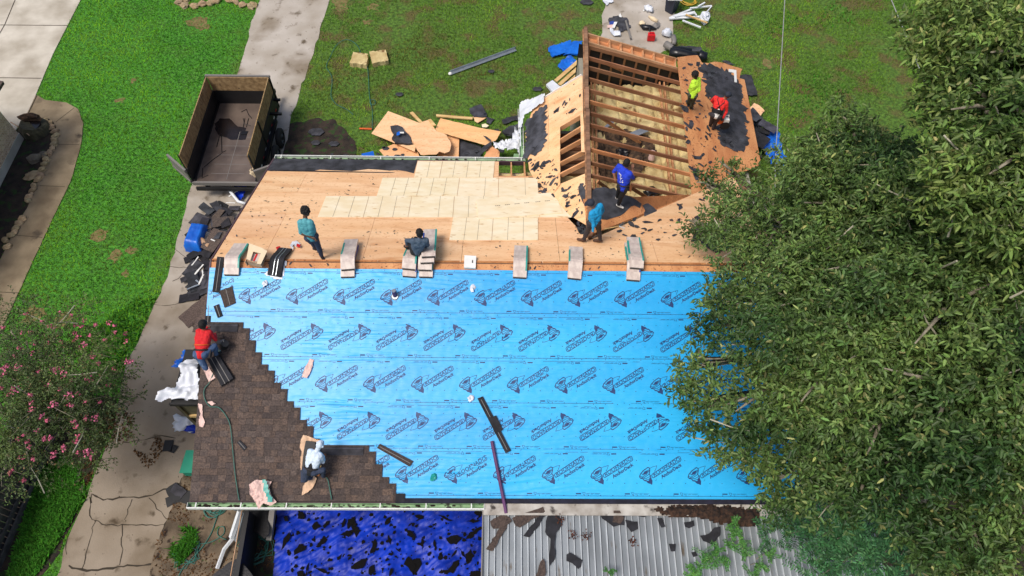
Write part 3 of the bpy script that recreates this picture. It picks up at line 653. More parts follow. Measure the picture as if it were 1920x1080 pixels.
# gutters
def gutter(x0,x1,y,zt,side,ends,m_in,nm,step=1.1,x0off=.2):
    mb=MB(); w_=.13; 
    mb.aabox(x0,x1,min(y,y+side*w_),max(y,y+side*w_),zt-.10,zt-.09,0)
    mb.aabox(x0,x1,y+side*(w_-.0)-.004,y+side*w_+.004,zt-.10,zt+.015,1); mb.aabox(x0,x1,y+side*(w_-.012)-.012,y+side*(w_-.012)+.012,zt+.015,zt+.027,1)
    mb.aabox(x0,x1,y-.006,y+.004,zt-.1,zt+.0,0)
    for e in (x0,x1): mb.aabox(e-.004,e+.004,min(y,y+side*w_),max(y,y+side*w_),zt-.1,zt+.02,1)
    g=mk(nm,mb,[m_in,M['white']],H)
    k=x0+x0off
    while k<x1: mb=MB(); mb.aabox(k-.012,k+.012,min(y,y+side*w_),max(y,y+side*w_),zt+.016,zt+.032); mk('gutter_hanger',mb,M['white'],g); k+=step*rnd.uniform(.93,1.05)
    return g
gN=gutter(-.08,NEAR(906,937)[0]+.03,-RE-.05,ZR-T*RE-.0,-1,0,M['gutter_green'],'gutter')
gF=gutter(-.02,7.8,RE+.05,ZR-T*RE-.03,1,0,M['gutter_green'],'gutter',1.5)
mb=MB()
for k in range(140):
    x=rnd.choice([rnd.uniform(-.05,1.6),rnd.uniform(0,6.6),rnd.uniform(0,6.6)]); q=rnd.random(); y=-RE-.07-.08*rnd.random() if q<.6 else RE+.07+.08*rnd.random(); x=x if q<.6 else rnd.uniform(0,7.7)
    s=rnd.uniform(.02,.07); mb.ell((x,y,ZR-T*RE-.085),(s,s*.4,.02),6,4,col=(.3,.3,.3) if q<.6 else (.2,.2,.25))
mk('gutter_muck',mb,M['debris'],gN,kind='stuff')
# vent pipe with boot through the near slope
vp=NEAR(741,556); mb=MB(); mb.cyl(vp-V(0,0,.1),vp+V(0,0,.26),.055,14); vpp=mk('vent_pipe',mb,M['purple'],H); mb=MB(); mb.cyl(vp+V(0,0,.2),vp+V(0,0,.28),.048,14); mk('pipe_cap',mb,M['metal'],vpp); mb=MB(); mb.tube([vp+nN*.02,vp+nN*.05],[.12,.07],14); mk('vent_collar',mb,M['metal'],H)
# old board ends left on the ridge strip, stains
# ---------------------------------------------------------------- wing
def wx(y): return WX0+WXK*y
WY=9.05
def RP(x,y,o=0): return V(x,y,wr_z(x,y,o))
def LP(x,y,o=0): return V(x,y,wl_z(x,y,o))
XR_E=lambda y: wx(y)+5.65
hole=[WR(1270,112),WR(1298,362)]
hx=lambda y: hole[0][0]+(hole[1][0]-hole[0][0])*(hole[0][1]-y)/(hole[0][1]-hole[1][1])
# right slope decking beyond the hole: strips of boards running along the eave
mb=MB(); rr=random.Random(8)
ytop=lambda x: 9.05
def vyr(x): return (T*0+ (TR*(x-WX0)+.42)/ (T+TR*WXK))      # y of the valley at x
xs=[0,.0]
seg=[hx(6),hx(6)+1.22,XR_E(6)]
for a,(lo,hi) in enumerate(((None,1.22),(1.22,2.5))):
    ys=[9.1,7.9,6.6,5.4,4.2,3.0]
    for y1,y0 in zip(ys,ys[1:]):
        def X(y,q): return hx(y) if q is None else (hx(y)+q if q<2 else XR_E(y))
        pts=[(X(y0,lo),y0),(X(y0,hi),y0),(X(y1,hi),y1),(X(y1,lo),y1)]
        pts=[(x,max(y,vyr(x)+.0)) for x,y in pts]
        if pts[0][1]>=y1 and pts[1][1]>=y1: continue
        if pts[1][1]>y1: pts[1]=(pts[1][0],y1)
        mb.slab([RP(x,y) for x,y in pts],.018,nR,col=vary((.98,.93,.88),.05,rr))
# boards at the foot of the hole, down to the valley
p1=WR(1090,366);p2=WR(1172,362);p3=WR(1252,384)
mb.slab([RP(wx(1.1)+.02,1.2),RP(vx2:=hole[1][0]+.0,vyr(hole[1][0])),RP(p2[0]+1.0,2.55),RP(p1[0]+.05,2.35)][:4],.018,nR,col=(.96,.9,.84))
mk('wing_deck',mb,M['old_ply_dark'],H)
# tattered plywood at the far top corner
mb=MB(); tip=jag([tuple(WR(*p)[:2]) for p in [(1270,108),(1308,104),(1316,118),(1350,117),(1392,130),(1386,150),(1330,150),(1275,150)]],.2,.03,5)
mb.slab([RP(x,y,.012) for x,y in tip],.02,nR); mk('torn_deck_edge',mb,M['old_ply_dark'],H)
# left slope decking (frame round the opening)
mb=MB()
def LQ(pts,col=(1,1,1),o=0,th=.018): mb.slab([WL(*p,o) for p in pts],th,nL,col=col)
LQ([(1028,178),(1092,142),(1093,212),(1050,238),(1029,238)]); LQ([(1000,198),(1028,178),(1029,300),(990,300),(985,250)],(.95,.9,.85)); LQ([(1029,238),(1050,238),(1050,345),(1052,346),(1031,372),(1029,300)],(1,.97,.9))
LQ([(1088,214),(1093,212),(1098,285),(1090,285)]); LQ([(1050,345),(1098,325),(1104,425),(1062,400),(1031,372)],(1,.98,.92)); LQ([(990,300),(1029,300),(1031,372),(1010,352),(1001,335),(992,318)],(1,.97,.9))
mk('wing_left_deck',mb,M['old_ply'],H)
# ridge board (old, cracked)
mb=MB()
for k in range(9):
    y0=1.1+k*.93;y1=y0+.94; a=V(wx(y0)+rr.uniform(-.015,.015),y0,WZ+.02);b=V(wx(y1)+rr.uniform(-.015,.015),y1,WZ+.02)
    mb.beam(a,b,.11,.10,col=vary((1.5,1.5,1.5) if k%2 else (1.0,1.0,1.0),.15)); mb.beam(a-V(.07,0,.06),b-V(.07,0,.06),.05,.03,col=(1.7,1.6,1.5)); mb.beam(a+V(.05,0,-.1),b+V(.05,0,-.1),.04,.2,col=(.5,.45,.4))
mk('wing_ridge_board',mb,M['lumber_old'],H)
# rafters
RF=[((1099.4,83.5),(1269.8,129.8)),((1100.4,104.8),(1271.7,152)),((1101.3,123.3),(1275.4,169.6)),((1101.3,144.6),(1277.8,193.7)),((1102.2,165.9),(1280,214)),((1103,187.2),(1282.8,235.4)),((1103.5,209),(1285,256)),((1104.2,231),(1288,278)),((1105,255.2),(1291,299.6)),((1105.9,277.4),(1293.9,324.6)),((1106.9,302.4),(1294.8,347.8)),((1107,326),(1290,368)),((1107,352),(1252,384))]
for i,(a,b) in enumerate(RF):
    A=WR(*a,-.02);B=WR(*b,-.02); d=nrm(B-A); B=B+d*.3; mb=MB(); c=vary(rr.choice([(1.35,1.05,.85),(.55,.45,.42),(.7,.55,.5),(1.2,.9,.7)]),.1)
    mb.beam(A,B,.042,.13,nR,col=c,drop=.065); mk('rafter',mb,M['lumber'],H)
for a,b in (((1050,262),(1090,237)),((1050,283),(1092,260)),((1050,305),(1095,282)),((1050,326),(1096,303)),((1050,238),(1088,216))):
    A=WL(*a,-.02);B=WL(*b,-.02); d=nrm(B-A); mb=MB(); mb.beam(A-d*.6,B+d*.05,.045,.15,nL,col=vary((1.25,1.1,.95),.1),drop=.06); mk('rafter',mb,M['lumber'],H)
# ladder overhang at the gable end
A0,A1=WR(1097,62,-.0),WR(1270,111,-.0); B0,B1=WR(1098,78,0),WR(1270,128,0)
mb=MB(); mb.beam(A0,A1,.045,.15,nR,drop=.05); mb.beam(B0,B1,.045,.15,nR,drop=.05); mk('gable_ladder',mb,M['lumber'],H)
for k in range(9):
    f=.02+k*.12; mb=MB(); mb.beam(A0+(A1-A0)*f,B0+(B1-B0)*f,.045,.12,nR,drop=.06,col=(1.25,1.1,1)); mk('lookout',mb,M['lumber'],H)
mb=MB(); mb.slab([A0-nR*.12,A1-nR*.12,B1-nR*.12,B0-nR*.12],.012,nR,col=(1.2,.95,.8)); mk('gable_soffit',mb,M['lumber'],H)
# wing walls, gable studs, attic
CZ=2.42
mb=MB()
ya=8.75
mb.beam((9.6,ya,1.2),(14.7,ya,1.2),.14,2.4); mb.beam((9.6,ya,1.8),(9.6,6.6,1.8),.14,3.6); mb.beam((8.1,6.6,1.2),(9.6,6.6,1.2),.14,2.4); mb.beam((8.1,4.8,1.2),(8.1,6.6,1.2),.14,2.4); mb.beam((14.7,2.6,1.2),(14.7,ya,1.2),.14,2.4); 
mk('wing_wall',mb,M['wall'],H)
for k in range(12):
    mb=MB(); x=9.85+k*.40; mb.aabox(x-.03,x+.03,ya-.05,ya+.03,CZ,wr_z(x,ya,-.14),col=vary((.42,.34,.28),.2)); mk('gable_stud',mb,M['lumber'],H)  # stud tint darkened to paint in the gable's shade
mb=MB(); mb.slab([(9.5,ya+.03,CZ-.1),(14.7,ya+.03,CZ-.1),(14.7,ya+.03,wr_z(14.7,ya,-.1)),(9.5,ya+.03,wr_z(9.5,ya,-.1))],.02,V(0,1,0)); mk('gable_gap_shade',mb,M['black'],H)  # black colour stands in for the shaded gap behind the studs
# ceiling and insulation batts
mb=MB(); mb.aabox(.4,8.0,-4.7,4.9,CZ-.12,CZ-.08); mb.aabox(9.6,14.65,1.0,ya,CZ-.12,CZ-.08); mb.aabox(8.0,9.6,1.0,6.6,CZ-.12,CZ-.08); mk('ceiling',mb,M['lumber_old'],H)
mb=MB()
def ih(x,y): 
    u=(x-9.7)%.60/.60; e=min(u,1-u)*2; return CZ-.02+.12*min(1,e*5)+crumple(x,y,1.6,.20,3)-.02+(.05*fn(x,y,2,4))
cloth(mb,[(9.75,1.0),(11,1.6),(13.6,4.2),(14.3,4.8),(14.3,8.65),(9.75,8.65)],ih,.05); 
def ih2(x,y): return CZ-.04+crumple(x,y,3,.10,6)
cloth(mb,[(6.8,3.9),(9.6,3.9),(9.6,4.8),(6.8,4.8)],ih2,.06)
mk('insulation',mb,M['insul'],H,smooth=True)
mb=MB()
def adh(x,y): return ih(x,y)+.03+.5*max(0,fn(x,y,5,1.1)-.1)-.10
P_=[tuple(G(*p,CZ)[:2]) for p in [(1120,245),(1215,262),(1230,290),(1200,330),(1180,350),(1125,350),(1118,300)]]
cloth(mb,P_,lambda x,y: ih(x,y)+.06+.14*fn(x,y,5,2.2),.05); mk('attic_debris',mb,M['attic_dirt'],H,kind='stuff')
for xx in (9.72,9.84,12.03,12.18):
    mb=MB(); mb.beam((xx+.02,1.4,CZ+.20),(xx+.33,8.7,CZ+.20),.05,.16,col=(1,.85,.75)); mk('ceiling_joist',mb,M['lumber'],H)
for k in range(7):
    y=3.1+k*.55; mb=MB(); mb.beam((8.0,y,CZ+.04),(9.7,y,CZ+.04),.045,.14,col=vary((.9,.7,.6),.2)); mk('ceiling_joist',mb,M['lumber_old'],H)
for a,b in (((1135,118),(1185,140)),((1124,218),(1200,268)),((1120,340),(1150,362)),((1180,350),(1215,372))):
    A=WR(*a,-.1);B=G(*b,CZ+.2); mb=MB(); mb.beam(A,B,.045,.1,col=(.9,.7,.55)); mk('brace',mb,M['lumber'],H)
# open bays at the main eave
for k in range(4):
    x=6.95+k*.41; mb=MB(); mb.beam((x,4.30,fz(0,4.30,-.02)),(x,RE,fz(0,RE,-.02)),.045,.14,nF,drop=.07,col=(1.2,1.05,.9)); mk('rafter',mb,M['lumber'],H)
mb=MB(); mb.beam((6.9,4.34,fz(0,4.34,-.1)),(8.3,4.34,fz(0,4.34,-.1)),.04,.16,col=(1.1,.9,.8)); mk('blocking',mb,M['lumber'],H)
# metal gutter on the wing's left eave
LE=[WL(980,290),WL(979,222)]
mb=MB(); A=WL(984,292,-.05);B=WL(981,205,-.05); mb.beam(A+V(-.1,0,-.1),B+V(-.1,0,-.1),.14,.01,mi=0); mb.beam(A+V(-.17,0,-.04),B+V(-.17,0,-.04),.012,.13,mi=1); mb.beam(A+V(-.03,0,-.04),B+V(-.03,0,-.04),.012,.13,mi=1)
mk('gutter',mb,[M['gutter_green'],M['white']],H)
mb=MB(); mb.beam(WL(1000,197,0),WL(1092,141,0),.03,.12,nL); mk('rake_trim',mb,M['white'],H)
# felt on the wing
def feltpatch(surf,n,px,o,seed,step=.15,amp=.05,name='roofing_felt',col=(1,1,1),parent=H,m='felt',th=.006):
    P=[surf(*p,o) for p in px]; c=np.mean(P,0); e1=nrm(P[1]-P[0]); e2=nrm(np.cross(n,e1)); Q=[(np.dot(p-c,e1),np.dot(p-c,e2)) for p in P]
    J=jag(Q,step,amp,seed); mb=MB(); mb.slab([c+e1*a+e2*b for a,b in J],th,n,col=col); return mk(name,mb,M[m],parent)
feltpatch(WR,nR,[(1310,125),(1322,118),(1345,125),(1372,135),(1385,150),(1388,180),(1392,215),(1398,240),(1402,262),(1395,285),(1375,280),(1350,268),(1346,255),(1352,235),(1350,215),(1335,205),(1330,180),(1338,170),(1325,150),(1318,140)],.014,1,.08,.11)
feltpatch(WR,nR,[(1318,128),(1360,132),(1384,160),(1396,215),(1400,270),(1380,284),(1352,262),(1344,225),(1338,190),(1322,165)],.018,31,.07,.13,col=(.9,.9,.9))
feltpatch(WR,nR,[(1340,150),(1385,152),(1392,200),(1396,236),(1380,240),(1360,215),(1350,190)],.024,2,.07,.12,col=(.8,.8,.83))
feltpatch(WR,nR,[(1109,358),(1118,352),(1132,350),(1143,354),(1152,352),(1160,362),(1180,368),(1192,374),(1203,382),(1200,390),(1190,385),(1178,392),(1170,400),(1150,408),(1138,412),(1122,410),(1108,405)],.016,4,.12,.03)
feltpatch(WR,nR,[(1205,385),(1215,381),(1225,388),(1232,395),(1222,403),(1216,410),(1208,405),(1210,395)],.02,5,.1,.05)
feltpatch(WL,nL,[(992,238),(1010,222),(1022,238),(1018,262),(1004,280),(992,274)],.042,33,.06,.09,col=(1.2,1.22,1.26))
feltpatch(WL,nL,[(986,228),(1004,208),(1022,196),(1024,216),(1020,240),(1026,262),(1016,278),(1006,290),(985,296),(984,262)],.03,6,.07,.11,col=(1.35,1.38,1.42))
feltpatch(WL,nL,[(1084,350),(1092,345),(1098,358),(1100,390),(1094,382),(1088,368)],.012,7,.1,.02,col=(1.1,1.1,1.1))
feltpatch(FAR,nF,[(1295,452),(1302,428),(1330,422),(1365,425),(1375,440),(1370,465),(1345,475),(1322,462)],.02,8,.2,.05)
# shreds stuck to the boards
mb=MB(); rr=random.Random(5)
def shred(surf,n,cx,cy,s,o=.02,e=1.,col=None):
    k=rr.randint(5,8); c=surf(cx,cy,o); a0=rr.uniform(0,6.28); e1=nrm(np.cross(n,(rr.uniform(-1,1),rr.uniform(-1,1),.1))); e2=nrm(np.cross(n,e1)); P=[]
    for i in range(k):
        t_=2*math.pi*i/k; q=s*rr.uniform(.45,1.15); P.append(c+e1*q*math.cos(t_)*(1+e)+e2*q*math.sin(t_))
    mb.slab(P,.004,n,col=col or vary((1,1,1),.2,rr))
def scat(surf,n,poly,cnt,smin,smax,e=1.):
    P=np.array(poly); x0,y0=P.min(0);x1,y1=P.max(0);k=0;g_=0
    while k<cnt and g_<9999:
        g_+=1; a,b=rr.uniform(x0,x1),rr.uniform(y0,y1)
        if inside([(a,b)],poly)[0]: shred(surf,n,a,b,smin+(smax-smin)*rr.random()**2.5,e=e); k+=1
scat(WR,nR,[(1275,112),(1320,122),(1335,170),(1338,220),(1345,280),(1330,345),(1300,350),(1285,250)],95,.015,.11)
scat(WR,nR,[(1310,115),(1390,150),(1400,280),(1350,270),(1325,170)],90,.02,.16)
scat(FAR,nF,[(1100,430),(1240,400),(1330,350),(1390,320),(1380,400),(1300,450),(1150,450)],70,.01,.11)
scat(FAR,nF,[(1000,340),(1045,350),(1105,400),(1105,440),(1080,440),(1070,385),(1010,365)],60,.02,.13)
scat(WL,nL,[(1005,205),(1085,150),(1090,200),(1030,235),(1005,300)],30,.01,.09); scat(WL,nL,[(990,300),(1045,300),(1046,340),(1035,372),(1005,335)],45,.02,.12); scat(WL,nL,[(1050,355),(1098,335),(1103,420),(1060,395)],35,.015,.09)
scat(FAR,nF,[(520,325),(770,330),(700,360),(590,410),(900,450),(1300,470),(1320,485),(420,485),(405,470)],190,.006,.02,2.2)
scat(NEAR,nN,[(395,492),(1330,500),(1330,505),(395,503)],40,.006,.03,1.5)
mk('felt_scraps',mb,M['felt'],H,kind='stuff')
# ---------------------------------------------------------------- bundles draped over the ridge
def prof(x,y,o): return V(x,y,ZR-T*math.sqrt(y*y+.01)+.06*math.exp(-(y/.22)**2)+o)
def bundle(top,bot,label,o=.03,w=.335,th=.085,bands=('wrap_teal','wrap_blue'),grp='shingle bundles draped over the ridge',name='shingle_bundle',cat='shingle bundle',body='wrap',sheets=False):
    A=FAR(*top);B=NEAR(*bot) if bot[1]>492 else FAR(*bot); n=14; 
    base=prof((A[0]+B[0])/2,(A[1]+B[1])/2,o); r=root(name,base,label,cat,grp)
    ring=[]; mb=MB(); sd=[]
    d=nrm(V(B[0]-A[0],B[1]-A[1])); sx,sy=-d[1],d[0]      # sideways
    if sx<0: sx,sy=-sx,-sy
    P=[];Nn=[]
    for i in range(n+1):
        t=i/n;x=A[0]+(B[0]-A[0])*t;y=A[1]+(B[1]-A[1])*t; P.append((x,y))
    def pt(i,u,h): x,y=P[i]; return prof(x+sx*u,y+sy*u,o+h)
    def strip3(u0,u1,h,hb,mi,m=mb,i0=0,i1=n):
        vs=[];
        for i in range(i0,i1+1): vs+=[pt(i,u0,h),pt(i,u1,h),pt(i,u1,hb),pt(i,u0,hb)]
        k=i1-i0; fs=[]
        for i in range(k):
            q=4*i
            for a,b in ((0,1),(1,2),(2,3),(3,0)): fs.append((q+a,q+4+a,q+4+b,q+b))
        fs+=[(3,2,1,0),(4*k,4*k+1,4*k+2,4*k+3)]; m.add(vs,fs,mi)
    strip3(-w/2,w/2,th,0,0)
    for kx in range(1,n): pass
    mk('wrapper' if not sheets else 'shingle_stack',mb,M[body],r)
    for k,bn in enumerate(bands):
        m2=MB(); a=-w/2-.004 if k==0 else w/2-.035; strip3(a,a+.039,th+.004,.012,0,m2,2 if k==0 else 0,n-(2 if k else 5)); mk('printed_band',m2,M[bn],r)
    if sheets:
        for u in (-.04,.04):
            m2=MB(); strip3(u-.006,u+.006,th+.003,th-.002,0,m2); mk('adhesive_line',m2,M['metal'],r)
    else:
        for q in range(3): m2=MB(); i=3+q*4; m2.add([pt(i,-w*.36,th+.002),pt(i,w*.26,th+.002),pt(i+1,w*.26,th+.002),pt(i+1,-w*.36,th+.002)],[(0,1,2,3)]); mk('faded_print',m2,M['wrap_fade'],r)
        m2=MB(); k=n; e=V(d[0],d[1],0)*.006; vs=[pt(k,-w/2+.01,th-.012)+e,pt(k,w/2-.01,th-.012)+e,pt(k,w/2-.01,.01)+e,pt(k,-w/2+.01,.01)+e]; m2.add(vs,[(0,1,2,3)]); mk('bundle_end',m2,M['shingle'],r)
    return r
M['wrap_fade']=mat('wrap_fade',(196,180,172),.6,var=.1,scale=20)
bundle((455,461),(436,519),'pale wrapped shingle bundle left of the open cardboard box',w=.36,bands=('wrap','wrap_teal'))
bundle((661,464),(653,523),'lower of two wrapped bundles behind the standing worker in jeans',o=.03)
bundle((661,457),(655,513),'upper of two wrapped bundles near the standing worker in jeans',o=.118,bands=('wrap_teal','wrap'))
bundle((775,478),(768,522),'bottom bundle of the left pile under the sitting worker',o=.03,th=.08)
bundle((778,468),(768,512),'top bundle of the left pile the worker in grey sits on',o=.112,bands=('wrap_teal','wrap_teal'))
for k,(t,b,l) in enumerate([((806,462),(799,523),'lowest bundle of the tall pile beside the sitting worker'),((806,458),(798,514),'second bundle from the bottom of the tall pile beside the sitting worker'),((807,452),(803,505),'second bundle from the top of the tall pile beside the sitting worker'),((809,446),(806,498),'topmost pale bundle of the tall pile beside the sitting worker')]):
    bundle(t,b,l,o=.03+.088*k,bands=('wrap_blue' if k%2 else 'wrap_teal','wrap_teal'))
bundle((977,465),(974,524),'single wrapped bundle with a teal band, right of the small white box',bands=('wrap','wrap_teal'))
bundle((1079,467),(1076,526),'single wrapped bundle left of the double pile, teal and blue band on its left',bands=('wrap_teal','wrap'))
bundle((1182,460),(1186,529),'lower bundle of the pair nearest the tree')
bundle((1185,453),(1191,511),'upper bundle of the pair nearest the tree',o=.118,bands=('wrap_teal','wrap_teal'))
r_=bundle((537,469),(516,520),'opened stack of black shingles lying over the ridge on its white wrapper',bands=(),body='shingle_back',name='open_shingle_bundle',grp=None,sheets=True,o=.04,th=.06)
def sheet(name,surf,n,px,o,m,label=None,cat=None,parent=None,jamp=.02,step=.12,amp=.03,res=.035,seed=0,kind=None,group=None,smooth=True,freq=3.,thick=0):
    """crumpled sheet lying on a surface, outline in picture coordinates"""
    P=[surf(*p,0.) for p in px]; J=jag([(p[0],p[1]) for p in P],step,jamp,seed)
    X=[p[0] for p in J];Y=[p[1] for p in J]; res=max(res,(max(X)-min(X))/70,(max(Y)-min(Y))/70)
    mb=MB(); zf=lambda x,y: -(n[0]*x+n[1]*y)/n[2]; d0=np.dot(n,P[0])/n[2]
    cloth(mb,J,lambda x,y: zf(x,y)+d0+o+crumple(x,y,freq,amp,seed),res)
    if not mb.f: mb.slab([V(x,y,zf(x,y)+d0+o) for x,y in J],.004,n)
    ob=mk(name,mb,M[m] if isinstance(m,str) else m,parent,smooth=smooth,label=label,cat=cat,kind=kind,group=group); return ob
NZ=V(0,0,1)
def slabpx(name,surf,n,px,o,th,m,label=None,cat=None,parent=None,jamp=0,step=.15,seed=0,group=None,col=(1,1,1)):
    P=[surf(*p,0.) for p in px]; e1=nrm(P[1]-P[0]); e2=nrm(np.cross(n,e1)); c=P[0]
    Q=[(np.dot(p-c,e1),np.dot(p-c,e2)) for p in P]
    if jamp: Q=jag(Q,step,jamp,seed)
    mb=MB(); mb.slab([c+e1*a+e2*b+V(0,0,o) for a,b in Q],th,n,col=col); return mk(name,mb,M[m],parent,label=label,cat=cat,group=group)
sheet('bundle_wrapper',NEAR,nN,[(518,492),(538,492),(531,525),(512,523),(497,516),(505,508)],.03,'white_sheet',label='white plastic wrapper torn open under the black shingle stack',cat='wrapper',amp=.03)
sheet('packing_tape',FAR,nF,[(545,466),(548,455),(556,453),(563,458),(564,465),(556,466),(552,461),(549,470)],.02,'white_sheet',label='white and red plastic scrap beside the opened black shingles',cat='plastic scrap',amp=.05)
slabpx('red_label',FAR,nF,[(558,460),(565,462),(563,467),(557,465)],.08,.01,'red',label='small red label on the white plastic by the opened shingles',cat='label')
slabpx('red_wrapper_corner',FAR,nF,[(519,467),(527,465),(528,471),(521,473)],.09,.01,'red',label='red wrapper corner at the top left of the black shingle stack',cat='wrapper corner')
# open cardboard box of nails on the ridge
c=FAR(484,488); r=root('cardboard_box',c,'opened cardboard box of paper-wrapped packs astride the ridge','box')
def bx(cx,cy,cz,hx,hy,hz,m,nm,ang=0,parent=r,mi=0):
    ca,sa=math.cos(ang),math.sin(ang); mb=MB(); mb.box(c+V(cx,cy,cz),V(ca,sa,0)*hx,V(-sa,ca,0)*hy,V(0,0,hz)); return mk(nm,mb,M[m],parent)
bx(0,-.05,.06,.17,.15,.01,'card','box_floor',-.2)
for dx,dy,hx,hy in ((-.18,-.05,.012,.15),(.18,-.05,.012,.15),(0,.10,.17,.012),(0,-.20,.17,.012)): bx(dx+(-dy-.05)*-.2*0,dy,.14,hx,hy,.09,'card','box_side',-.2)
for (px,th_) in (([(462,486),(472,464),(481,470),(472,493)],1),([(475,466),(497,472),(491,479),(476,476)],2),([(496,473),(504,476),(494,504),(486,503)],3)):
    P=[FAR(*p,.2) if p[1]<492 else NEAR(*p,.2) for p in px]; P=[V(q[0],q[1],c[2]+.24+.02*th_) for q in P]; mb=MB(); mb.slab(P,.006,NZ); mk('box_flap',mb,M['card_pale'],r)
bx(-.07,-.05,.13,.065,.12,.06,'wrap','paper_pack',-.2); bx(.08,-.05,.13,.065,.12,.06,'wrap','paper_pack',-.2); bx(.0,-.05,.197,.02,.10,.006,'red','pack_label',-.2)
# white box lid on the ridge
P=[FAR(871,482,.05),FAR(893,483,.05),NEAR(892,504,.06),NEAR(870,503,.06)]; r=root('white_box',np.mean(P,0),'small square white box lying on the ridge right of the sitting worker','box')
mb=MB(); mb.slab([V(p[0],p[1],ZR+.03+.03*(i<2)) for i,p in enumerate(P)],.05,NZ); mk('box_body',mb,M['white'],r)
mb=MB(); q=np.mean(P,0); mb.box(V(q[0]+.06,q[1]+.0,ZR+.052),(.012,0,0),(0,.04,0),(0,0,.004)); mk('hand_slot',mb,M['black'],r)
# loose shingle strips on the underlay
def strip_(px,label,m='shingle_back',o=.06,surf=NEAR,n=nN,nm='loose_shingle',th=.012,lines=True,col=(1,1,1),cat='shingle strip'):
    r=root(nm,surf(*px[0],o),label,cat); P=[surf(*p,o) for p in px]; mb=MB(); mb.slab(P,th,n,col=col); mk('shingle_mat',mb,M[m],r)
    if lines:
        mb=MB(); L01=np.linalg.norm(P[1]-P[0]);L12=np.linalg.norm(P[2]-P[1])
        if L01>L12: A=(P[0]+P[3])/2;B=(P[1]+P[2])/2
        else: A=(P[0]+P[1])/2;B=(P[3]+P[2])/2
        up=n*.004; mb.beam(A+(B-A)*.04+up,B-(B-A)*.04+up,.012,.004,n); mk('seal_strip',mb,M['metal_dull'],r)
    return r
M['metal_dull']=mat('metal_dull',(120,116,112),.6)
strip_([(407,481),(420,482),(411,549),(398,547)],'long black shingle strip at the left end of the ridge, pointing down the slope',nm='loose_shingle')
strip_([(411,545),(435,537),(442,568),(421,577)],'square brown shingle piece on the blue sheet below the long black strip','shingle',col=(.6,.6,.6))
strip_([(400,574),(410,570),(417,592),(408,596)],'smallest dark shingle piece on the blue sheet near the left edge')
strip_([(386,571),(397,571),(395,607),(384,607)],'dark shingle strip hanging on the left roof edge above the kneeling worker',o=.03)
strip_([(895,747),(905,743),(958,845),(948,850)],'long black shingle strip lying diagonally in the middle of the blue slope',o=.07)
strip_([(917,783),(930,779),(943,806),(928,813)],'short black shingle lapped over the long diagonal strip',o=.085,lines=False)
strip_([(707,840),(712,832),(775,865),(768,875)],'brown shingle strip alone on the blue slope right of the grey hooded worker','shingle',col=(.55,.55,.6))
strip_([(444,830),(450,825),(463,839),(457,845)],'small shingle offcut lying on the new brown shingles',o=.09,col=(1.3,1.3,1.3))
# purple pole reaching from the slope to the metal roof
A=NEAR(922,827,.09);B=G(949,962,2.46); mb=MB(); mb.tube([A,A+(B-A)*.62,B],.04,8); mk('purple_pole',mb,M['purple'],label='purple painted pipe lying down the slope onto the metal patio roof',cat='pipe')
for i,(x,y,l,m) in enumerate([(886,539,'small clear plastic cup on the blue sheet right of the vent pipe','white_sheet'),(497,531,'crumpled clear plastic below the opened black shingles','white_sheet'),(883,746,'crumpled white scrap beside the top of the diagonal black strip','white_sheet'),(813,894,'tiny turquoise plastic piece near the bottom of the blue slope','wrap_teal')]):
    mb=MB(); mb.ell(NEAR(x,y,.05),(.07,.09,.04),10,6,jit=.9); mk('plastic_scrap',mb,M[m],label=l,cat='plastic scrap')
def paper(px,label,o=.08,m='card_pale',surf=NEAR,n=nN,seed=0,amp=.05,nm='paper_scrap',cat='paper',jamp=.015): return sheet(nm,surf,n,px,o,m,label=label,cat=cat,amp=amp,seed=seed,jamp=jamp,step=.1,res=.012,freq=5)
M['kraft']=mat('kraft',(214,178,146),.8,var=.12,scale=6,bump=.2)
M['pink_paper']=mat('pink_paper',(222,188,178),.75,var=.1,scale=6,bump=.2)
paper([(582,675),(589,676),(584,698),(577,712),(567,709),(572,694)],'torn pinkish brown paper on the blue slope above the logos',m='pink_paper',o=.05)
paper([(566,826),(570,818),(579,820),(601,828),(598,834),(581,831),(574,842),(572,870),(568,889),(565,880),(568,850),(564,842)],'tan paper wrapper curling around the head of the grey hooded worker',m='kraft',seed=3)
paper([(590,893),(596,900),(590,915),(580,926),(568,931),(570,915),(578,902)],'crumpled tan paper below the grey hooded worker',m='kraft',seed=4,o=.1)
paper([(374,759),(382,761),(382,782),(387,794),(384,804),(377,803),(375,791),(379,779)],'pink paper strip on the left roof edge over the side shed',m='pink_paper',seed=5)
paper([(391,757),(399,755),(407,760),(400,764)],'tiny pink paper scrap beside the green hose on the shingles',m='pink_paper',seed=6)
paper([(382,694),(393,690),(407,712),(395,720)],'folded pale paper under the shingle pack by the kneeling worker',m='pink_paper',seed=7)
paper([(470,912),(484,903),(500,903),(512,906),(507,916),(512,932),(522,944),(510,951),(497,946),(487,957),(482,945),(472,930)],'torn pink bundle wrapper with turquoise print hanging over the gutter',m='pink_paper',seed=8,amp=.09,o=.09,nm='torn_wrapper',cat='wrapper')
sheet('wrapper_print',NEAR,nN,[(497,904),(503,905),(511,932),(518,944),(508,946),(500,925)],.2,'wrap_teal',label='turquoise printed stripe of the torn wrapper at the gutter',cat='wrapper stripe',amp=.05)
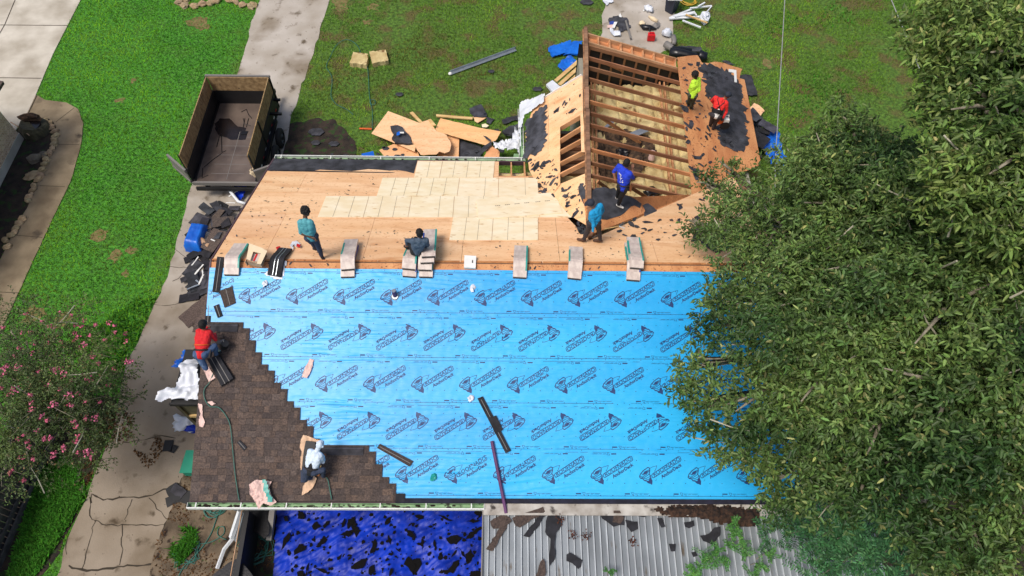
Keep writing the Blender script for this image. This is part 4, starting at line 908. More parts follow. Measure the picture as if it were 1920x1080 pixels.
# pack of shingles by the kneeling worker
r=root('shingle_pack',NEAR(413,695,.07),'opened pack of dark shingles lying askew beside the kneeling worker in red','shingle pack')
for k in range(4):
    q=.6*k; mb=MB(); mb.slab([NEAR(388+q,674,.10+.022*k),NEAR(411-q,663+q,.10+.022*k),NEAR(439-q,709,.10+.022*k),NEAR(415,725-q,.10+.022*k)],.018,nN,col=(.8+.1*k,)*3); mk('shingle_layer',mb,M['shingle_back'] if k else M['shingle'],r)
mb=MB(); 
for f in (.30,.62):
    a=NEAR(388+23*f,674-11*f,.175);b=NEAR(415+24*f,724-15*f,.175); mb.beam(a,b,.014,.004,nN)
mk('seal_strip',mb,M['metal_dull'],r)
# air hoses on the roof
def hosepx(pts,surf,o,r,m,name,label,cat='hose',zs=None,smooth=True,parent=None):
    P=[surf(p[0],p[1],(p[2] if len(p)>2 else 0)+o) for p in pts]
    if smooth:
        Q=[]
        for i in range(len(P)-1):
            p0=P[max(i-1,0)];p1=P[i];p2=P[i+1];p3=P[min(i+2,len(P)-1)]
            for t in (0,.25,.5,.75): Q.append(.5*((2*p1)+(-p0+p2)*t+(2*p0-5*p1+4*p2-p3)*t*t+(-p0+3*p1-3*p2+p3)*t**3))
        Q.append(P[-1]); P=Q
    mb=MB(); mb.tube(P,r,5); return mk(name,mb,M[m],parent,smooth=True,label=label,cat=cat)
hosepx([(400,700),(392,718),(383,730),(384,748),(394,762),(410,764),(424,780),(432,800),(437,850),(441,890),(447,930),(449,938)],NEAR,.10,.012,'hose','air_hose','thin green air hose running down the new shingles from the kneeling worker')
hosepx([(606,893),(614,898),(618,915),(622,937)],NEAR,.11,.012,'hose','air_hose','short green air hose from the grey hooded worker down to the gutter')
# tools by the turquoise worker
r=root('garden_fork',FAR(1130,405,.06),'four-tined fork lying on the black felt by the worker in turquoise','fork')
mb=MB(); mb.tube([FAR(1115,399,.1),FAR(1141,391,.08)],.014,6); mk('fork_handle',mb,M['lumber'],r)
mb=MB(); mb.tube([FAR(1139,384,.08),FAR(1144,399,.08)],.012,6); mk('fork_head',mb,M['metal'],r)
for k in range(4): a=FAR(1140+k*1.3,385+k*4.4,.08); mb=MB(); mb.tube([a,a+V(.24,-.05,-.02)],.009,5); mk('tine',mb,M['metal'],r)
r=root('white_tray',FAR(1132,411,.05),'small white plastic tray right of the worker in turquoise','tray')
q=FAR(1131,412,.03); 
for nm,b in (('tray_floor',(0,0,.02,.15,.10,.01)),('tray_wall',(-.15,0,.06,.012,.10,.05)),('tray_wall',(.15,0,.06,.012,.10,.05)),('tray_wall',(0,.10,.06,.15,.012,.05)),('tray_wall',(0,-.10,.06,.15,.012,.05))):
    mb=MB(); mb.box(q+V(*b[:3]),(b[3],0,0),(0,b[4],0),(0,0,b[5])); mk(nm,mb,M['white'] if 'wall' in nm else M['metal'],r)
r=root('rake',FAR(1150,426,.03),'wooden-handled rake lying on the torn felt beside the tray','rake'); mb=MB(); mb.tube([FAR(1127,431,.04),FAR(1160,424,.05)],.016,6); mk('rake_handle',mb,M['lumber_new'],r)
for k in range(6): mb=MB(); mb.tube([FAR(1160,424,.05),FAR(1172,413+k*3.4,.03)],.006,4); mk('rake_tine',mb,M['metal'],r)
# circular saw behind? chalk reel and knife left as small tool
mb=MB(); mb.tube([FAR(1104,441,.03),FAR(1112,446,.03),FAR(1119,441,.03)],.014,6); mk('pry_bar',mb,M['metal_dull'],label='bent pry bar on the boards between the feet of the worker in turquoise',cat='pry bar')
for i,(x,y,w_,h_,l) in enumerate([(1198,248,34,14,'grey sheet-metal scrap lying across the attic insulation behind the worker in blue'),(1144,232,20,16,'bent pale metal flashing in the attic near the wing ridge')]):
    A=G(x-w_*.5,y+h_*.5,CZ+.3);B=G(x+w_*.5,y-h_*.5,CZ+.35); mb=MB(); mb.beam(A,B,.22 if i==0 else .1,.02); mk('metal_scrap',mb,M['metal'],label=l,cat='metal scrap')
mb=MB(); q=G(1221,298,CZ+.3); mb.tube([q,q+V(0,.05,.28)],[.10,.08],10); mk('plastic_bottle',mb,M['pink_paper'],label='pinkish plastic bottle on the insulation right of the worker in blue',cat='bottle')
mb=MB(); mb.ell(G(1225,362,CZ+.25),(.22,.16,.12),12,8,jit=.9); mk('black_bag',mb,M['black_gloss'],label='crumpled black bag in the attic by the valley',cat='bag')
mb=MB(); mb.ell(G(1168,284,CZ+.3),(.16,.2,.1),12,8,jit=.9); mk('black_bag',mb,M['black_gloss'],label='small black plastic bag on the attic debris above the worker in blue',cat='bag')
# ---------------------------------------------------------------- patio roof in corrugated metal
PR=root('patio_roof',(11,-7,0),'corrugated metal patio roof littered with old shingles','patio roof')
x0=G(907,945,2.42)[0]; y0=-5.42; x1=15.6; yE=-9.6; zz=lambda y: 2.40-(y0-y)*.05
mb=MB(); x=x0; vs=[];prf=[]
RB=MB()
while x<x1: prf+=[(x,0),(x+.15,0)]; RB.add([(x+a,y,zz(y)+h) for y in (y0,yE) for a,h in ((.10,.002),(.106,.05),(.130,.05),(.137,.002))],[(0,4,5,1),(1,5,6,2),(2,6,7,3)]); x+=.15
for (px,pz) in prf: vs+=[(px,y0,zz(y0)+pz),(px,yE,zz(yE)+pz)]
mb.add(vs,[(2*i,2*i+1,2*i+3,2*i+2) for i in range(len(prf)-1)]); mk('corrugated_sheet',mb,M['metal_roof'],PR); mk('ribs',RB,M['rib'],PR,kind='stuff')
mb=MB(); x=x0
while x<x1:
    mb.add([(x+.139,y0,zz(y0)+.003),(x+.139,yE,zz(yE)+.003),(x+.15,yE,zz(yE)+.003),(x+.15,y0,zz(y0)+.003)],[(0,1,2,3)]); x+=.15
mk('shade_streak',mb,M['rib_shade'],PR,kind='stuff')  # dark strips paint the shade line at the foot of each rib
mb=MB(); mb.box(((x0+x1)/2,y0+.0,zz(y0)+.06),((x1-x0)/2,0,0),(0,.13,.0),(0,0,.012)); mk('flashing',mb,M['flash'] if 'flash' in M else M['white'],PR)
mb=MB(); mb.aabox(x0-.03,x0+.0,yE,y0,zz(yE)-.1,zz(y0)+.03); mk('edge_trim',mb,M['metal_dull'],PR)
for k in range(4): mb=MB(); xx=x0+.1+k*2.1; mb.aabox(xx,xx+.09,-8.9,-8.81,0,2.1); mk('post',mb,M['white'],PR)
mb=MB(); mb.aabox(x0,x1,-8.92,-8.8,2.08,2.2); mk('beam',mb,M['white'],PR)
PRF=lambda px,py,o=0.: onplane(px,py,V(0,-.05,1),2.40-.05*y0+o+.0)
def PRS(px,py,o=0.): return onplane(px,py,V(0,-.05,1),(2.44-.05*y0)+o)
nP=nrm(V(0,-.05,1))
DB=[([(919,978),(938,966),(953,968),(960,977),(942,990),(925,992)],'dark brown shingle fan at the top left of the metal roof'),
([(938,990),(952,985),(923,1034),(911,1030)],'narrow brown shingle strip hanging left below the purple pipe'),
([(960,972),(1018,951),(1022,960),(975,990),(966,986)],'long brown shingle strip against the flashing of the metal roof'),
([(1031,943),(1039,946),(992,1008),(981,1005)],'black flashing strip leaning diagonally from the roof edge'),
([(1026,968),(1050,962),(1053,985),(1042,1000),(1040,1050),(1030,1062),(1032,1010),(1022,998)],'crumpled dark shingle pile with a long tail on the metal roof'),
([(1018,1048),(1022,1054),(1022,1080),(1003,1082),(1010,1062)],'brown shingle piece at the bottom edge below the crumpled pile'),
([(1062,1040),(1068,1036),(1092,1050),(1090,1062),(1084,1067),(1073,1056),(1062,1052)],'black curled shingle alone in the middle of the metal roof'),
([(1119,948),(1135,950),(1160,956),(1172,968),(1170,985),(1150,988),(1140,980),(1128,972)],'large dark shingle heap at the roof edge left of the leaf pile'),
([(1150,958),(1162,958),(1170,972),(1163,983),(1148,980)],'brown-faced shingle on top of the large dark heap'),
([(1172,975),(1195,978),(1196,992),(1184,998),(1176,988)],'small black shingle right below the large heap'),
([(1198,955),(1212,950),(1219,963),(1208,970),(1196,968)],'black shingle corner against the flashing right of the large heap'),
([(1232,972),(1241,972),(1247,988),(1240,990)],'little black shingle chip left of the leaf pile'),
([(1254,1020),(1267,1020),(1266,1034),(1258,1034)],'square black shingle chip in the lower part of the metal roof'),
([(1282,980),(1300,976),(1302,986),(1292,991),(1284,988)],'black shingle under the leaf pile on the metal roof'),
([(1312,1005),(1330,1000),(1338,990),(1350,988),(1350,1004),(1335,1022),(1318,1015)],'black torn shingles near the fern on the metal roof'),
([(1296,1036),(1304,1034),(1308,1042),(1300,1045)],'tiny black scrap beside the lowest fern frond')]
for i,(px,l) in enumerate(DB): slabpx('torn_shingle',PRS,nP,px,.012+.012*(i%3),.012,'shingle_back' if i not in (0,1,2,5,8) else 'shingle',label=l,cat='torn shingle',jamp=.02,step=.09,seed=i,col=(1.0,1.0,1.0) if i not in (0,1,2,5,8) else (.75,.7,.68))
M['leafpile']=mat('leafpile',(70,48,34),.95,scale=12,col2=(30,20,16),bump=1,bscale=30)
def pile(px,o,h,m,nm,label,cat,surf=PRS,n=nP,seed=0,kind=None,res=.04):
    P=[surf(*p,0.) for p in px]; J=jag([(p[0],p[1]) for p in P],.12,.05,seed); mb=MB(); cx,cy=np.mean([p[0] for p in J]),np.mean([p[1] for p in J])
    d0=np.dot(n,P[0])/n[2]; Jn=[tuple(j) for j in J]
    def ds(x,y): 
        return min(np.hypot(x-a,y-b) for a,b in Jn)
    cloth(mb,J,lambda x,y: -(n[0]*x+n[1]*y)/n[2]+d0+o+h*min(1,ds(x,y)/.2)*(.4+crumple(x,y,4,.9,seed)),res); return mk(nm,mb,M[m],label=label,cat=cat,kind=kind)
pile([(1225,955),(1290,948),(1360,948),(1420,955),(1425,985),(1370,985),(1310,972),(1280,970),(1245,968)],.01,.22,'leafpile','leaf_pile','long heap of rotten brown leaves against the flashing of the metal roof','leaf pile',seed=2,kind='stuff')
for i,(x,y,l) in enumerate([(1050,972,'reddish leaf clump beside the crumpled shingle pile'),(1072,1004,'left of two reddish dry flower clumps on the metal roof'),(1098,1005,'right of two reddish dry flower clumps on the metal roof'),(1185,1015,'narrow reddish leaf clump alone in the middle of the metal roof')]):
    mb=MB(); c=PRS(x,y,.02); rr=random.Random(i)
    for k in range(26): a=rr.uniform(0,6.28);q=rr.uniform(0,.13); p=c+V(math.cos(a)*q,math.sin(a)*q,rr.uniform(0,.08)); d=nrm(V(rr.uniform(-1,1),rr.uniform(-1,1),rr.uniform(-.3,1)))*.06; e=nrm(np.cross(d,V(0,0,1)))*.015; mb.add([p,p+d*.5+e,p+d,p+d*.5-e],[(0,1,2,3)],col=vary((1.4,.8,.7),.4,rr))
    mk('dry_leaf_clump',mb,M['debris'],label=l,cat='leaf clump')
# ---------------------------------------------------------------- blue tarp on the patio with shingle scraps
TP=[tuple(G(*p,.1)[:2]) for p in [(523,930),(518,1000),(512,1110),(905,1110),(910,930)]]
mb=MB(); 
def th(x,y): return .08+crumple(x,y,.6,.10,4)+.05*abs(noise.noise(Vector((x*1.2+y*1.0,y*4.5-x*3.2,1))))+.045*abs(noise.noise(Vector((x*2+y*1.7,y*9-x*6.5,2))))+.03*abs(noise.noise(Vector((x*11-y*3,y*5+x*2,6))))
cloth(mb,TP,th,.035); TB=mk('blue_tarp',mb,M['tarp_deep'],smooth=True,label='deep blue tarp spread under the eave, covered with torn shingle scraps',cat='tarp')
rr=random.Random(31); BIG=[(565,965,.22),(590,985,.2),(560,1030,.45),(535,1010,.4),(658,975,.30),(665,995,.28),(700,1020,.28),(672,1055,.33),(727,975,.20),(770,1000,.22),(790,1015,.30),(815,1025,.25),(835,970,.22),(850,1010,.33),(885,1000,.38),(890,975,.25),(780,1060,.42),(850,1060,.38),(695,1068,.2),(633,1045,.18),(640,985,.12),(575,1065,.22),(600,1015,.33),(560,1075,.2),(880,1040,.3),(735,1035,.12),(745,1030,.1),(620,1065,.1),(900,960,.15),(700,985,.1)]
BIG+=[(rr.uniform(530,900),rr.uniform(955,1078),rr.uniform(.07,.2)) for _ in range(24)]
for i,(x,y,s) in enumerate(BIG):
    s*=.62 if i<30 else .9;P=[];a0=rr.uniform(0,6.28);e=rr.choice([1.2,1.8,2.6,4]); c=G(x,y,.3); ca,sa=math.cos(a0),math.sin(a0)
    k=rr.randint(4,6)
    for q in range(k):
        t=2*math.pi*q/k; u=s*rr.uniform(.4,1.3)*math.cos(t)*(1 if e<2 else 1.25);v=s*rr.uniform(.35,1.3)*math.sin(t)/e*1.15; P.append((c[0]+u*ca-v*sa,c[1]+u*sa+v*ca))
    J=jag(P,.06,.025,i); zc=max(th(a,b) for a,b in J)+.02; mb=MB(); tx,ty=rr.uniform(-.08,.08),rr.uniform(-.08,.08); mb.slab([(a,b,zc+tx*(a-c[0])+ty*(b-c[1])) for a,b in J],.01,NZ); mk('shingle_scrap',mb,M['scrap_black'],label='torn black shingle scrap lying on the deep blue tarp',cat='shingle scrap',group='black shingle scraps on the deep blue tarp')
mb=MB()
for k in range(300):
    x,y=rr.uniform(525,900),rr.uniform(955,1080); c=G(x,y,.3); s=.012+.05*rr.random()**2; z=th(c[0],c[1])+.012; a0=rr.uniform(0,6.28); mb.slab([(c[0]+s*rr.uniform(.5,1.4)*math.cos(a0+t),c[1]+s*rr.uniform(.5,1.4)*math.sin(a0+t),z) for t in (0,1.2,2.5,3.8,5)],.006,NZ)
mk('shingle_crumbs',mb,M['scrap_black'],label='small black shingle crumbs scattered over the deep blue tarp',cat='crumbs',kind='stuff')
# ---------------------------------------------------------------- side shed, sheets and junk left of the house
a=G(322,758,2.35); b=G(377,762,2.35); xl=a[0]; yv=a[1]
r=root('side_shed',(xl+.3,yv+.6,0),'small wooden side shed with a black roof edge against the left wall','shed')
mb=MB(); mb.aabox(xl,.38,yv,yv+1.5,2.36,2.42); mk('shed_roof',mb,M['black'],r); mb=MB(); mb.aabox(xl-.02,.38,yv-.05,yv-.0,2.34,2.46); mk('roof_edge',mb,M['black'],r)
mb=MB(); mb.aabox(xl+.03,xl+.12,yv,yv+.09,0,2.35); mk('post',mb,M['wood_frame'],r); mb=MB(); mb.aabox(xl+.12,.36,yv+.05,yv+.08,.0,2.35,col=(.5,.5,.5)); mk('panel',mb,M['wood_frame'],r)
mb=MB(); mb.aabox(xl+.12,.36,yv+.0,yv+.05,1.45,1.56); mk('rail',mb,M['lumber_new'],r); mb=MB(); mb.aabox(xl+.03,xl+.06,yv+.1,yv+1.45,0,2.3); mk('side_panel',mb,M['wood_frame'],r)
SHT=lambda px,py,o=0.: G(px,py,2.5+o)
sheet('white_tarp',SHT,NZ,[(297,756),(303,742),(314,734),(330,731),(338,716),(346,708),(347,690),(358,682),(374,680),(377,700),(376,752),(345,752),(320,750),(306,758)],.0,'white_sheet',label='crumpled white tarp heaped on the side shed roof beside the shingles',cat='tarp',amp=.36,freq=1.7,res=.03)
BL=lambda z: (lambda px,py,o=0.: G(px,py,z+o))
sheet('blue_tarp',BL(1.6),NZ,[(322,688),(338,676),(348,664),(362,660),(370,672),(355,690),(345,698),(334,694)],0,'tarp_blue',label='small blue tarp corner left of the kneeling worker in red',cat='tarp',amp=.25,freq=3)
mb=MB(); c=G(347,793,.15)
mb.ell(c,(.30,.24,.16),22,14,jit=.9); mk('rubbish_bag',mb,M['white_sheet'],smooth=True,label='crumpled white and red rubbish bag below the side shed',cat='bag'); mb=MB(); mb.ell(G(357,803,.08),(.22,.13,.1),14,8,jit=1.); mk('blue_plastic',mb,M['tarp_deep'],smooth=True,label='dark blue plastic under the white rubbish bag',cat='plastic')
# teal tub
r=root('garden_tub',G(358,875,0),'turquoise plastic tub half under the left eave','tub'); c=G(361,868,.3)
mb=MB(); mb.slab([c+V(-.17,.28,.1),c+V(.2,.28,.1),c+V(.2,-.28,.1),c+V(-.2,-.28,.1)],.35,NZ); mk('tub_body',mb,M['teal_tub'],r); mb=MB(); mb.slab([c+V(-.20,.31,.13),c+V(.22,.31,.13),c+V(.22,-.31,.13),c+V(-.23,-.31,.13)],.03,NZ); mk('tub_lid',mb,M['teal_tub'],r)
# scrap heaps along the drive
def heap(area,n,smin,smax,nm,label,cat,mats,z0=.03,h=.12,seed=0,group=None,el=1.8,slabh=.012,surf=G):
    rr=random.Random(seed); out=[]
    P=np.array(area); a0,b0=P.min(0);a1,b1=P.max(0); k=0;g_=0
    while k<n and g_<5000:
        g_+=1; x,y=rr.uniform(a0,a1),rr.uniform(b0,b1)
        if not inside([(x,y)],area)[0]: continue
        c=G(x,y,z0); s=rr.uniform(smin,smax);t=rr.uniform(0,3.14);ca,sa=math.cos(t),math.sin(t); w_=s*el/2;v=s/2; zt=z0+.02+h*rr.random()
        Q=[(c[0]+u*ca-q*sa,c[1]+u*sa+q*ca) for u,q in ((-w_,-v),(w_,-v*rr.uniform(.7,1.1)),(w_*rr.uniform(.7,1.1),v),(-w_,v*rr.uniform(.6,1)))]
        tx,ty=rr.uniform(-.15,.15),rr.uniform(-.15,.15); mb=MB(); mb.slab([(q[0],q[1],zt+tx*(q[0]-c[0])+ty*(q[1]-c[1])) for q in jag(Q,.12,.015,k)],slabh,NZ,col=vary((1,1,1),.25,rr)); mk(nm,mb,M[rr.choice(mats)],label=label,cat=cat,group=group); k+=1
heap([(385,398),(440,385),(452,372),(440,410),(410,470),(380,470),(372,440)],26,.18,.5,'scrap_shingle','torn grey shingle in the scrap heap between the drive and the bare deck','shingle scrap',['shingle_back','felt','shingle'],h=.3,seed=3,group='scrap heap beside the blue tarp roll')
heap([(350,480),(395,475),(385,560),(355,560),(352,520)],16,.18,.45,'scrap_shingle','torn grey shingle on the drive beside the left roof edge','shingle scrap',['shingle_back','felt'],h=.12,seed=4,group='shingle scraps on the drive along the left roof edge')
heap([(365,580),(390,565),(388,602),(372,602)],3,.4,.6,'scrap_shingle','brown shingle sheet on the drive just above the kneeling worker','shingle scrap',['shingle'],h=.05,seed=6,group='brown shingles on the drive above the kneeling worker')
heap([(365,385),(450,345),(450,365),(400,470),(352,480),(360,545),(395,560)],16,.03,.05,'metal_strip','thin shiny metal strip lying among the shingle scraps left of the house','metal strip',['metal','white'],h=.3,seed=5,group='metal strips in the scrap left of the house',el=9,slabh=.015)
heap([(312,830),(330,828),(328,862),(312,862)],2,.25,.3,'scrap_shingle','black shingle square on the cracked drive near the turquoise tub','shingle scrap',['black'],h=.01,seed=9,group='black shingle squares near the turquoise tub',el=1.3)
heap([(310,930),(350,915),(352,930),(322,945)],4,.15,.35,'scrap_shingle','dark shingle scrap on the bare soil at the gutter corner','shingle scrap',['black','felt'],h=.03,seed=12,group='dark scraps at the gutter corner')
# blue tarp roll
mb=MB(); c=G(364,437,.25); 
A=[G(358,411,.45),G(388,415,.45),G(372,464,.45),G(338,458,.45)]
nx=18; vs=[]
for i in range(nx+1):
    for j in range(nx+1):
        u,v=i/nx,j/nx; p=(A[0]*(1-u)+A[1]*u)*(1-v)+(A[3]*(1-u)+A[2]*u)*v; e=min(u,1-u,v,1-v); z=.05+.42*min(1,(e/.16))**.5 if e>0 else .03; vs.append((p[0],p[1],z+crumple(p[0],p[1],4,.05,2)))
mb.add(vs,[(i*(nx+1)+j,(i+1)*(nx+1)+j,(i+1)*(nx+1)+j+1,i*(nx+1)+j+1) for i in range(nx) for j in range(nx)]); mk('blue_tarp_roll',mb,M['tarp_blue'],smooth=True,label='bulky folded bright blue tarp on the drive left of the bare deck',cat='tarp')
mb=MB(); mb.cyl(G(360,452,.2)+V(.3,0,.1),G(392,462,.2),.10,14); mb.cyl(G(388,461,.22),G(393,463,.22),.115,14); mk('pale_pipe',mb,M['card'],label='short pale tube beside the folded blue tarp',cat='pipe')
# white downspout under the trailer tail and blue tarp behind
hosepx([(432,346),(431,358),(447,378),(462,382)],BL(.3),0,.055,'pvc','downspout','white angled downspout between the trailer and the bare deck',cat='downspout',smooth=False)
sheet('blue_tarp',BL(.1),NZ,[(441,347),(466,347),(470,352),(450,378),(441,370)],0,'tarp_deep',label='dark blue tarp behind the trailer tail',cat='tarp',amp=.15)
# ---------------------------------------------------------------- under the eave, bottom left
r=root('downspout',G(440,975,.1),'white downspout lying broken on the bare soil under the eave','downspout')
mb=MB(); mb.tube([G(450,958,.9),G(434,1008,.35)],[.07,.07],4); mk('pipe_section',mb,M['pvc'],r); mb=MB(); mb.tube([G(440,1005,.3),G(420,1030,.2),G(407,1066,.1)],.05,4); mk('pipe_section',mb,M['pvc'],r); mb=MB(); mb.tube([G(458,960,.8),G(444,1015,.3)],.055,4); mk('pipe_section',mb,M['metal'],r); mb=MB(); mb.tube([G(428,935,1.7),G(443,955,1.0)],[.16,.05],8); mk('hopper',mb,M['metal_dull'],r)
r=root('garden_wall',G(445,1020,0),'dark weathered board wall running away from the house corner','wall')
A,B=G(464,958,1.0),G(437,1120,1.0); mb=MB(); mb.beam(V(A[0],A[1],.5),V(B[0],B[1],.5),.1,1.0); mk('board_wall',mb,M['black'],r); mb=MB(); mb.beam(V(A[0],A[1],1.02),V(B[0],B[1],1.02),.11,.04,col=(.35,.3,.3)); mk('wall_cap',mb,M['black'],r)
mb=MB(); mb.beam(V(A[0]-.13,A[1],1.03),V(B[0]-.13,B[1],1.03),.02,.03); mk('pale_edge',mb,M['card'],r)
slabpx('black_sheet',BL(.9),NZ,[(395,1082),(427,1056),(446,1046),(452,1052),(478,1085),(470,1120),(395,1120)],0,.05,'black_gloss',label='black plastic roofed box at the lower left corner of the patio',cat='black panel',jamp=.02)
slabpx('black_sheet',BL(.5),NZ,[(456,948),(500,945),(505,1000),(495,1010),(462,985)],0,.04,'black_gloss',label='black plastic panel under the gutter between wall and blue tarp',cat='black panel',jamp=.02)
mb=MB(); mb.beam(G(512,950,.6),G(505,1012,.2),.14,.12); mk('grey_post',mb,M['metal_dull'],label='grey post leaning beside the deep blue tarp',cat='post')
slabpx('patio_floor',BL(.03),NZ,[(455,945),(530,945),(520,1120),(470,1120)],0.005,.01,'dark_dirt',label='dark soil bed between board wall and blue tarp',cat='soil bed')
def coil(cx,cy,r0,n,m,nm,label,z=.05,seed=0,rt=.012,surf=G,sq=1.,wob=.15):
    rr=random.Random(seed);P=[];c=surf(cx,cy,z)
    for k in range(n*14): t=2*math.pi*k/14; q=r0*(.75+.25*math.sin(k*.37)+rr.uniform(-wob,wob)*.3); P.append(c+V(math.cos(t)*q+.04*math.sin(k*.11),math.sin(t)*q*sq+.04*math.cos(k*.13),.002*k/14+.02*rr.random()))
    mb=MB(); mb.tube(P,rt,5); return mk(nm,mb,M[m],smooth=True,label=label,cat='hose')
coil(404,950,.30,7,'hose','garden_hose','coiled green hose at the house corner under the gutter')
coil(480,1025,.42,7,'hose','garden_hose','tangled green hose on the dark soil beside the blue tarp',seed=3,wob=.9)
coil(352,1035,.38,4,'hose','garden_hose','loose green hose loops around the weed clump',seed=4,wob=.9)
hosepx([(412,955),(405,975),(396,1000),(380,1025),(362,1045),(345,1062),(335,1080)],G,.05,.014,'hose','garden_hose','green hose running down across the bare soil')
hosepx([(368,1020),(390,1018),(408,1010),(420,1000),(420,988),(410,990),(409,1004),(425,1012)],G,.05,.012,'hose','garden_hose','green hose loop between the weed clump and the white downspout')
# ---------------------------------------------------------------- dump trailer
TX0,TX1,TY0,TY1=-3.25,-1.14,5.76,9.46; TZ=.78
r=root('dump_trailer',((TX0+TX1)/2,(TY0+TY1)/2,0),'empty black dump trailer with tall plywood sides parked on the drive','trailer')
def ab(nm,x0,x1,y0,y1,z0,z1,m,parent=r,col=(1,1,1)):
    mb=MB(); mb.aabox(x0,x1,y0,y1,z0,z1,col=col); return mk(nm,mb,M[m],parent)
ab('bed_floor',TX0,TX1,TY0,TY1,TZ-.04,TZ,'bed_floor')
for x0,x1 in ((TX0-.05,TX0),(TX1,TX1+.05)):
    s=ab('steel_side',x0,x1,TY0,TY1,TZ-.06,TZ+.55,'black'); 
    ab('top_rail',x0-.02,x1+.02,TY0,TY1,TZ+.55,TZ+.61,'black',s); ab('lower_rail',x0-.03,x1+.03,TY0,TY1,TZ-.10,TZ-.02,'black_gloss',s)
ab('front_steel',TX0-.05,TX1+.05,TY1,TY1+.05,TZ-.06,TZ+.6,'black')
ab('plywood_side',TX0-.045,TX0-.015,TY0+.05,TY1,TZ+.61,TZ+1.22,'osb',col=(1.35,1.3,1.2)); ab('plywood_side',TX1+.01,TX1+.04,TY0+.05,TY1,TZ+.61,TZ+1.22,'osb',col=(1.35,1.3,1.2))
ab('plywood_front',TX0,TX1,TY1,TY1+.03,TZ+.61,TZ+1.2,'osb'); ab('front_top_rail',TX0-.07,TX1+.07,TY1+.03,TY1+.10,TZ+1.17,TZ+1.25,'metal_dull',col=(1,1,1))
for y in (TY0+.07,TY0+1.6,TY1-.02): ab('stake',TX1+.045,TX1+.085,y-.03,y+.03,TZ+.1,TZ+1.2,'black')
for y in (TY0+.07,TY1-.02): ab('stake',TX0-.09,TX0-.05,y-.03,y+.03,TZ+.1,TZ+1.2,'black')
ab('sill',TX0-.05,TX1+.05,TY0-.07,TY0,TZ-.12,TZ+.015,'metal_dull'); ab('bumper',TX0,TX1,TY0-.1,TY0-.02,.42,.55,'black')
ab('frame_rail',TX0+.3,TX0+.42,TY0,TY1+1.0,.45,.6,'black'); ab('frame_rail',TX1-.42,TX1-.3,TY0,TY1+1.0,.45,.6,'black')
# inner skirt of the steel box
ab('inner_rail',TX0,TX0+.06,TY0,TY1,TZ,TZ+.08,'black_gloss'); ab('inner_rail',TX1-.05,TX1,TY0,TY1,TZ,TZ+.07,'black_gloss')
# wet stains, reflections painted as strips
mb=MB(); zf=TZ+.004
for k in range(1): pass
ws=jag([tuple(G(*p,TZ)[:2]) for p in [(402,232),(412,222),(430,222),(440,232),(452,238),(462,240),(460,262),(445,262),(432,262),(425,258),(412,255),(405,245)]],.12,.05,3); mb=MB(); mb.slab([(a,b,zf) for a,b in ws],.003,NZ); mk('wet_patch',mb,M['wet'],r)
for pts in ([(452,210),(462,205),(466,215),(472,222)],[(456,222),(458,232),(470,236)],[(412,252),(406,276)],[(415,250),(416,286),(424,282)],[(415,288),(398,300),(382,314)],[(380,315),(379,334),(390,328)],[(459,222),(456,240)],[(466,222),(462,238)]):
    mb=MB(); mb.tube([G(*p,TZ+.012) for p in pts],.012,4); mk('bent_wire',mb,M['black'],r)
for k in range(5): ab('floor_reflection',TX0+.5,TX1-.5,TY0+.35+k*.42,TY0+.365+k*.42,TZ+.001,TZ+.003,'metal_dull');  # ladder of thin strips paints the reflections on the glossy floor
mb=MB(); mb.aabox((TX0+TX1)/2+.0,(TX0+TX1)/2+.018,TY0+.1,TY0+2.3,TZ+.001,TZ+.006); mk('floor_reflection',mb,M['metal_dull'],r)
mb=MB(); q=G(458,250,TZ); mb.slab([q+V(-.1,-.08,.02),q+V(.1,-.06,.02),q+V(.12,.09,.02),q+V(-.08,.1,.02)],.015,NZ); mk('floor_plate',mb,M['black_gloss'],r)
# side fender, wheels
ab('side_step',TX1+.05,TX1+.12,TY0+.75,TY1-.75,.62,.78,'black'); f_=ab('fender',TX1+.06,TX1+.16,TY0+.95,TY0+2.7,.84,.88,'black_gloss')
for k in range(9): ab('reflector',TX1+.052,TX1+.058,TY0+.2+k*.38,TY0+.32+k*.38,TZ+.05,TZ+.11,'white' if k%2 else 'red')
def wheel(x,y,side):
    w_=MB(); n=28
    prof_=[(.0,.20),(.10,.30),(.25,.36),(.75,.36),(.90,.30),(1.,.20)]; vs=[];fs=[]
    for i in range(n):
        t=2*math.pi*i/n
        for (u,q) in prof_: vs.append((x+side*u*.21,y+math.cos(t)*q,.36+math.sin(t)*q))
    k=len(prof_)
    for i in range(n):
        for j in range(k-1): fs.append((i*k+j,((i+1)%n)*k+j,((i+1)%n)*k+j+1,i*k+j+1))
    w_.add(vs,fs); wo=mk('wheel',w_,M['rubber'],r,smooth=True)
    w2=MB(); w2.cyl(V(x+side*.05,y,.36),V(x+side*.17,y,.36),.2,20); mk('rim',w2,M['metal'],wo); w3=MB(); w3.cyl(V(x+side*.16,y,.36),V(x+side*.22,y,.36),.06,10); mk('hub',w3,M['black'],wo)
for y in (7.35,8.18):
    wheel(TX1+.12,y,1); wheel(TX0-.12,y,-1)
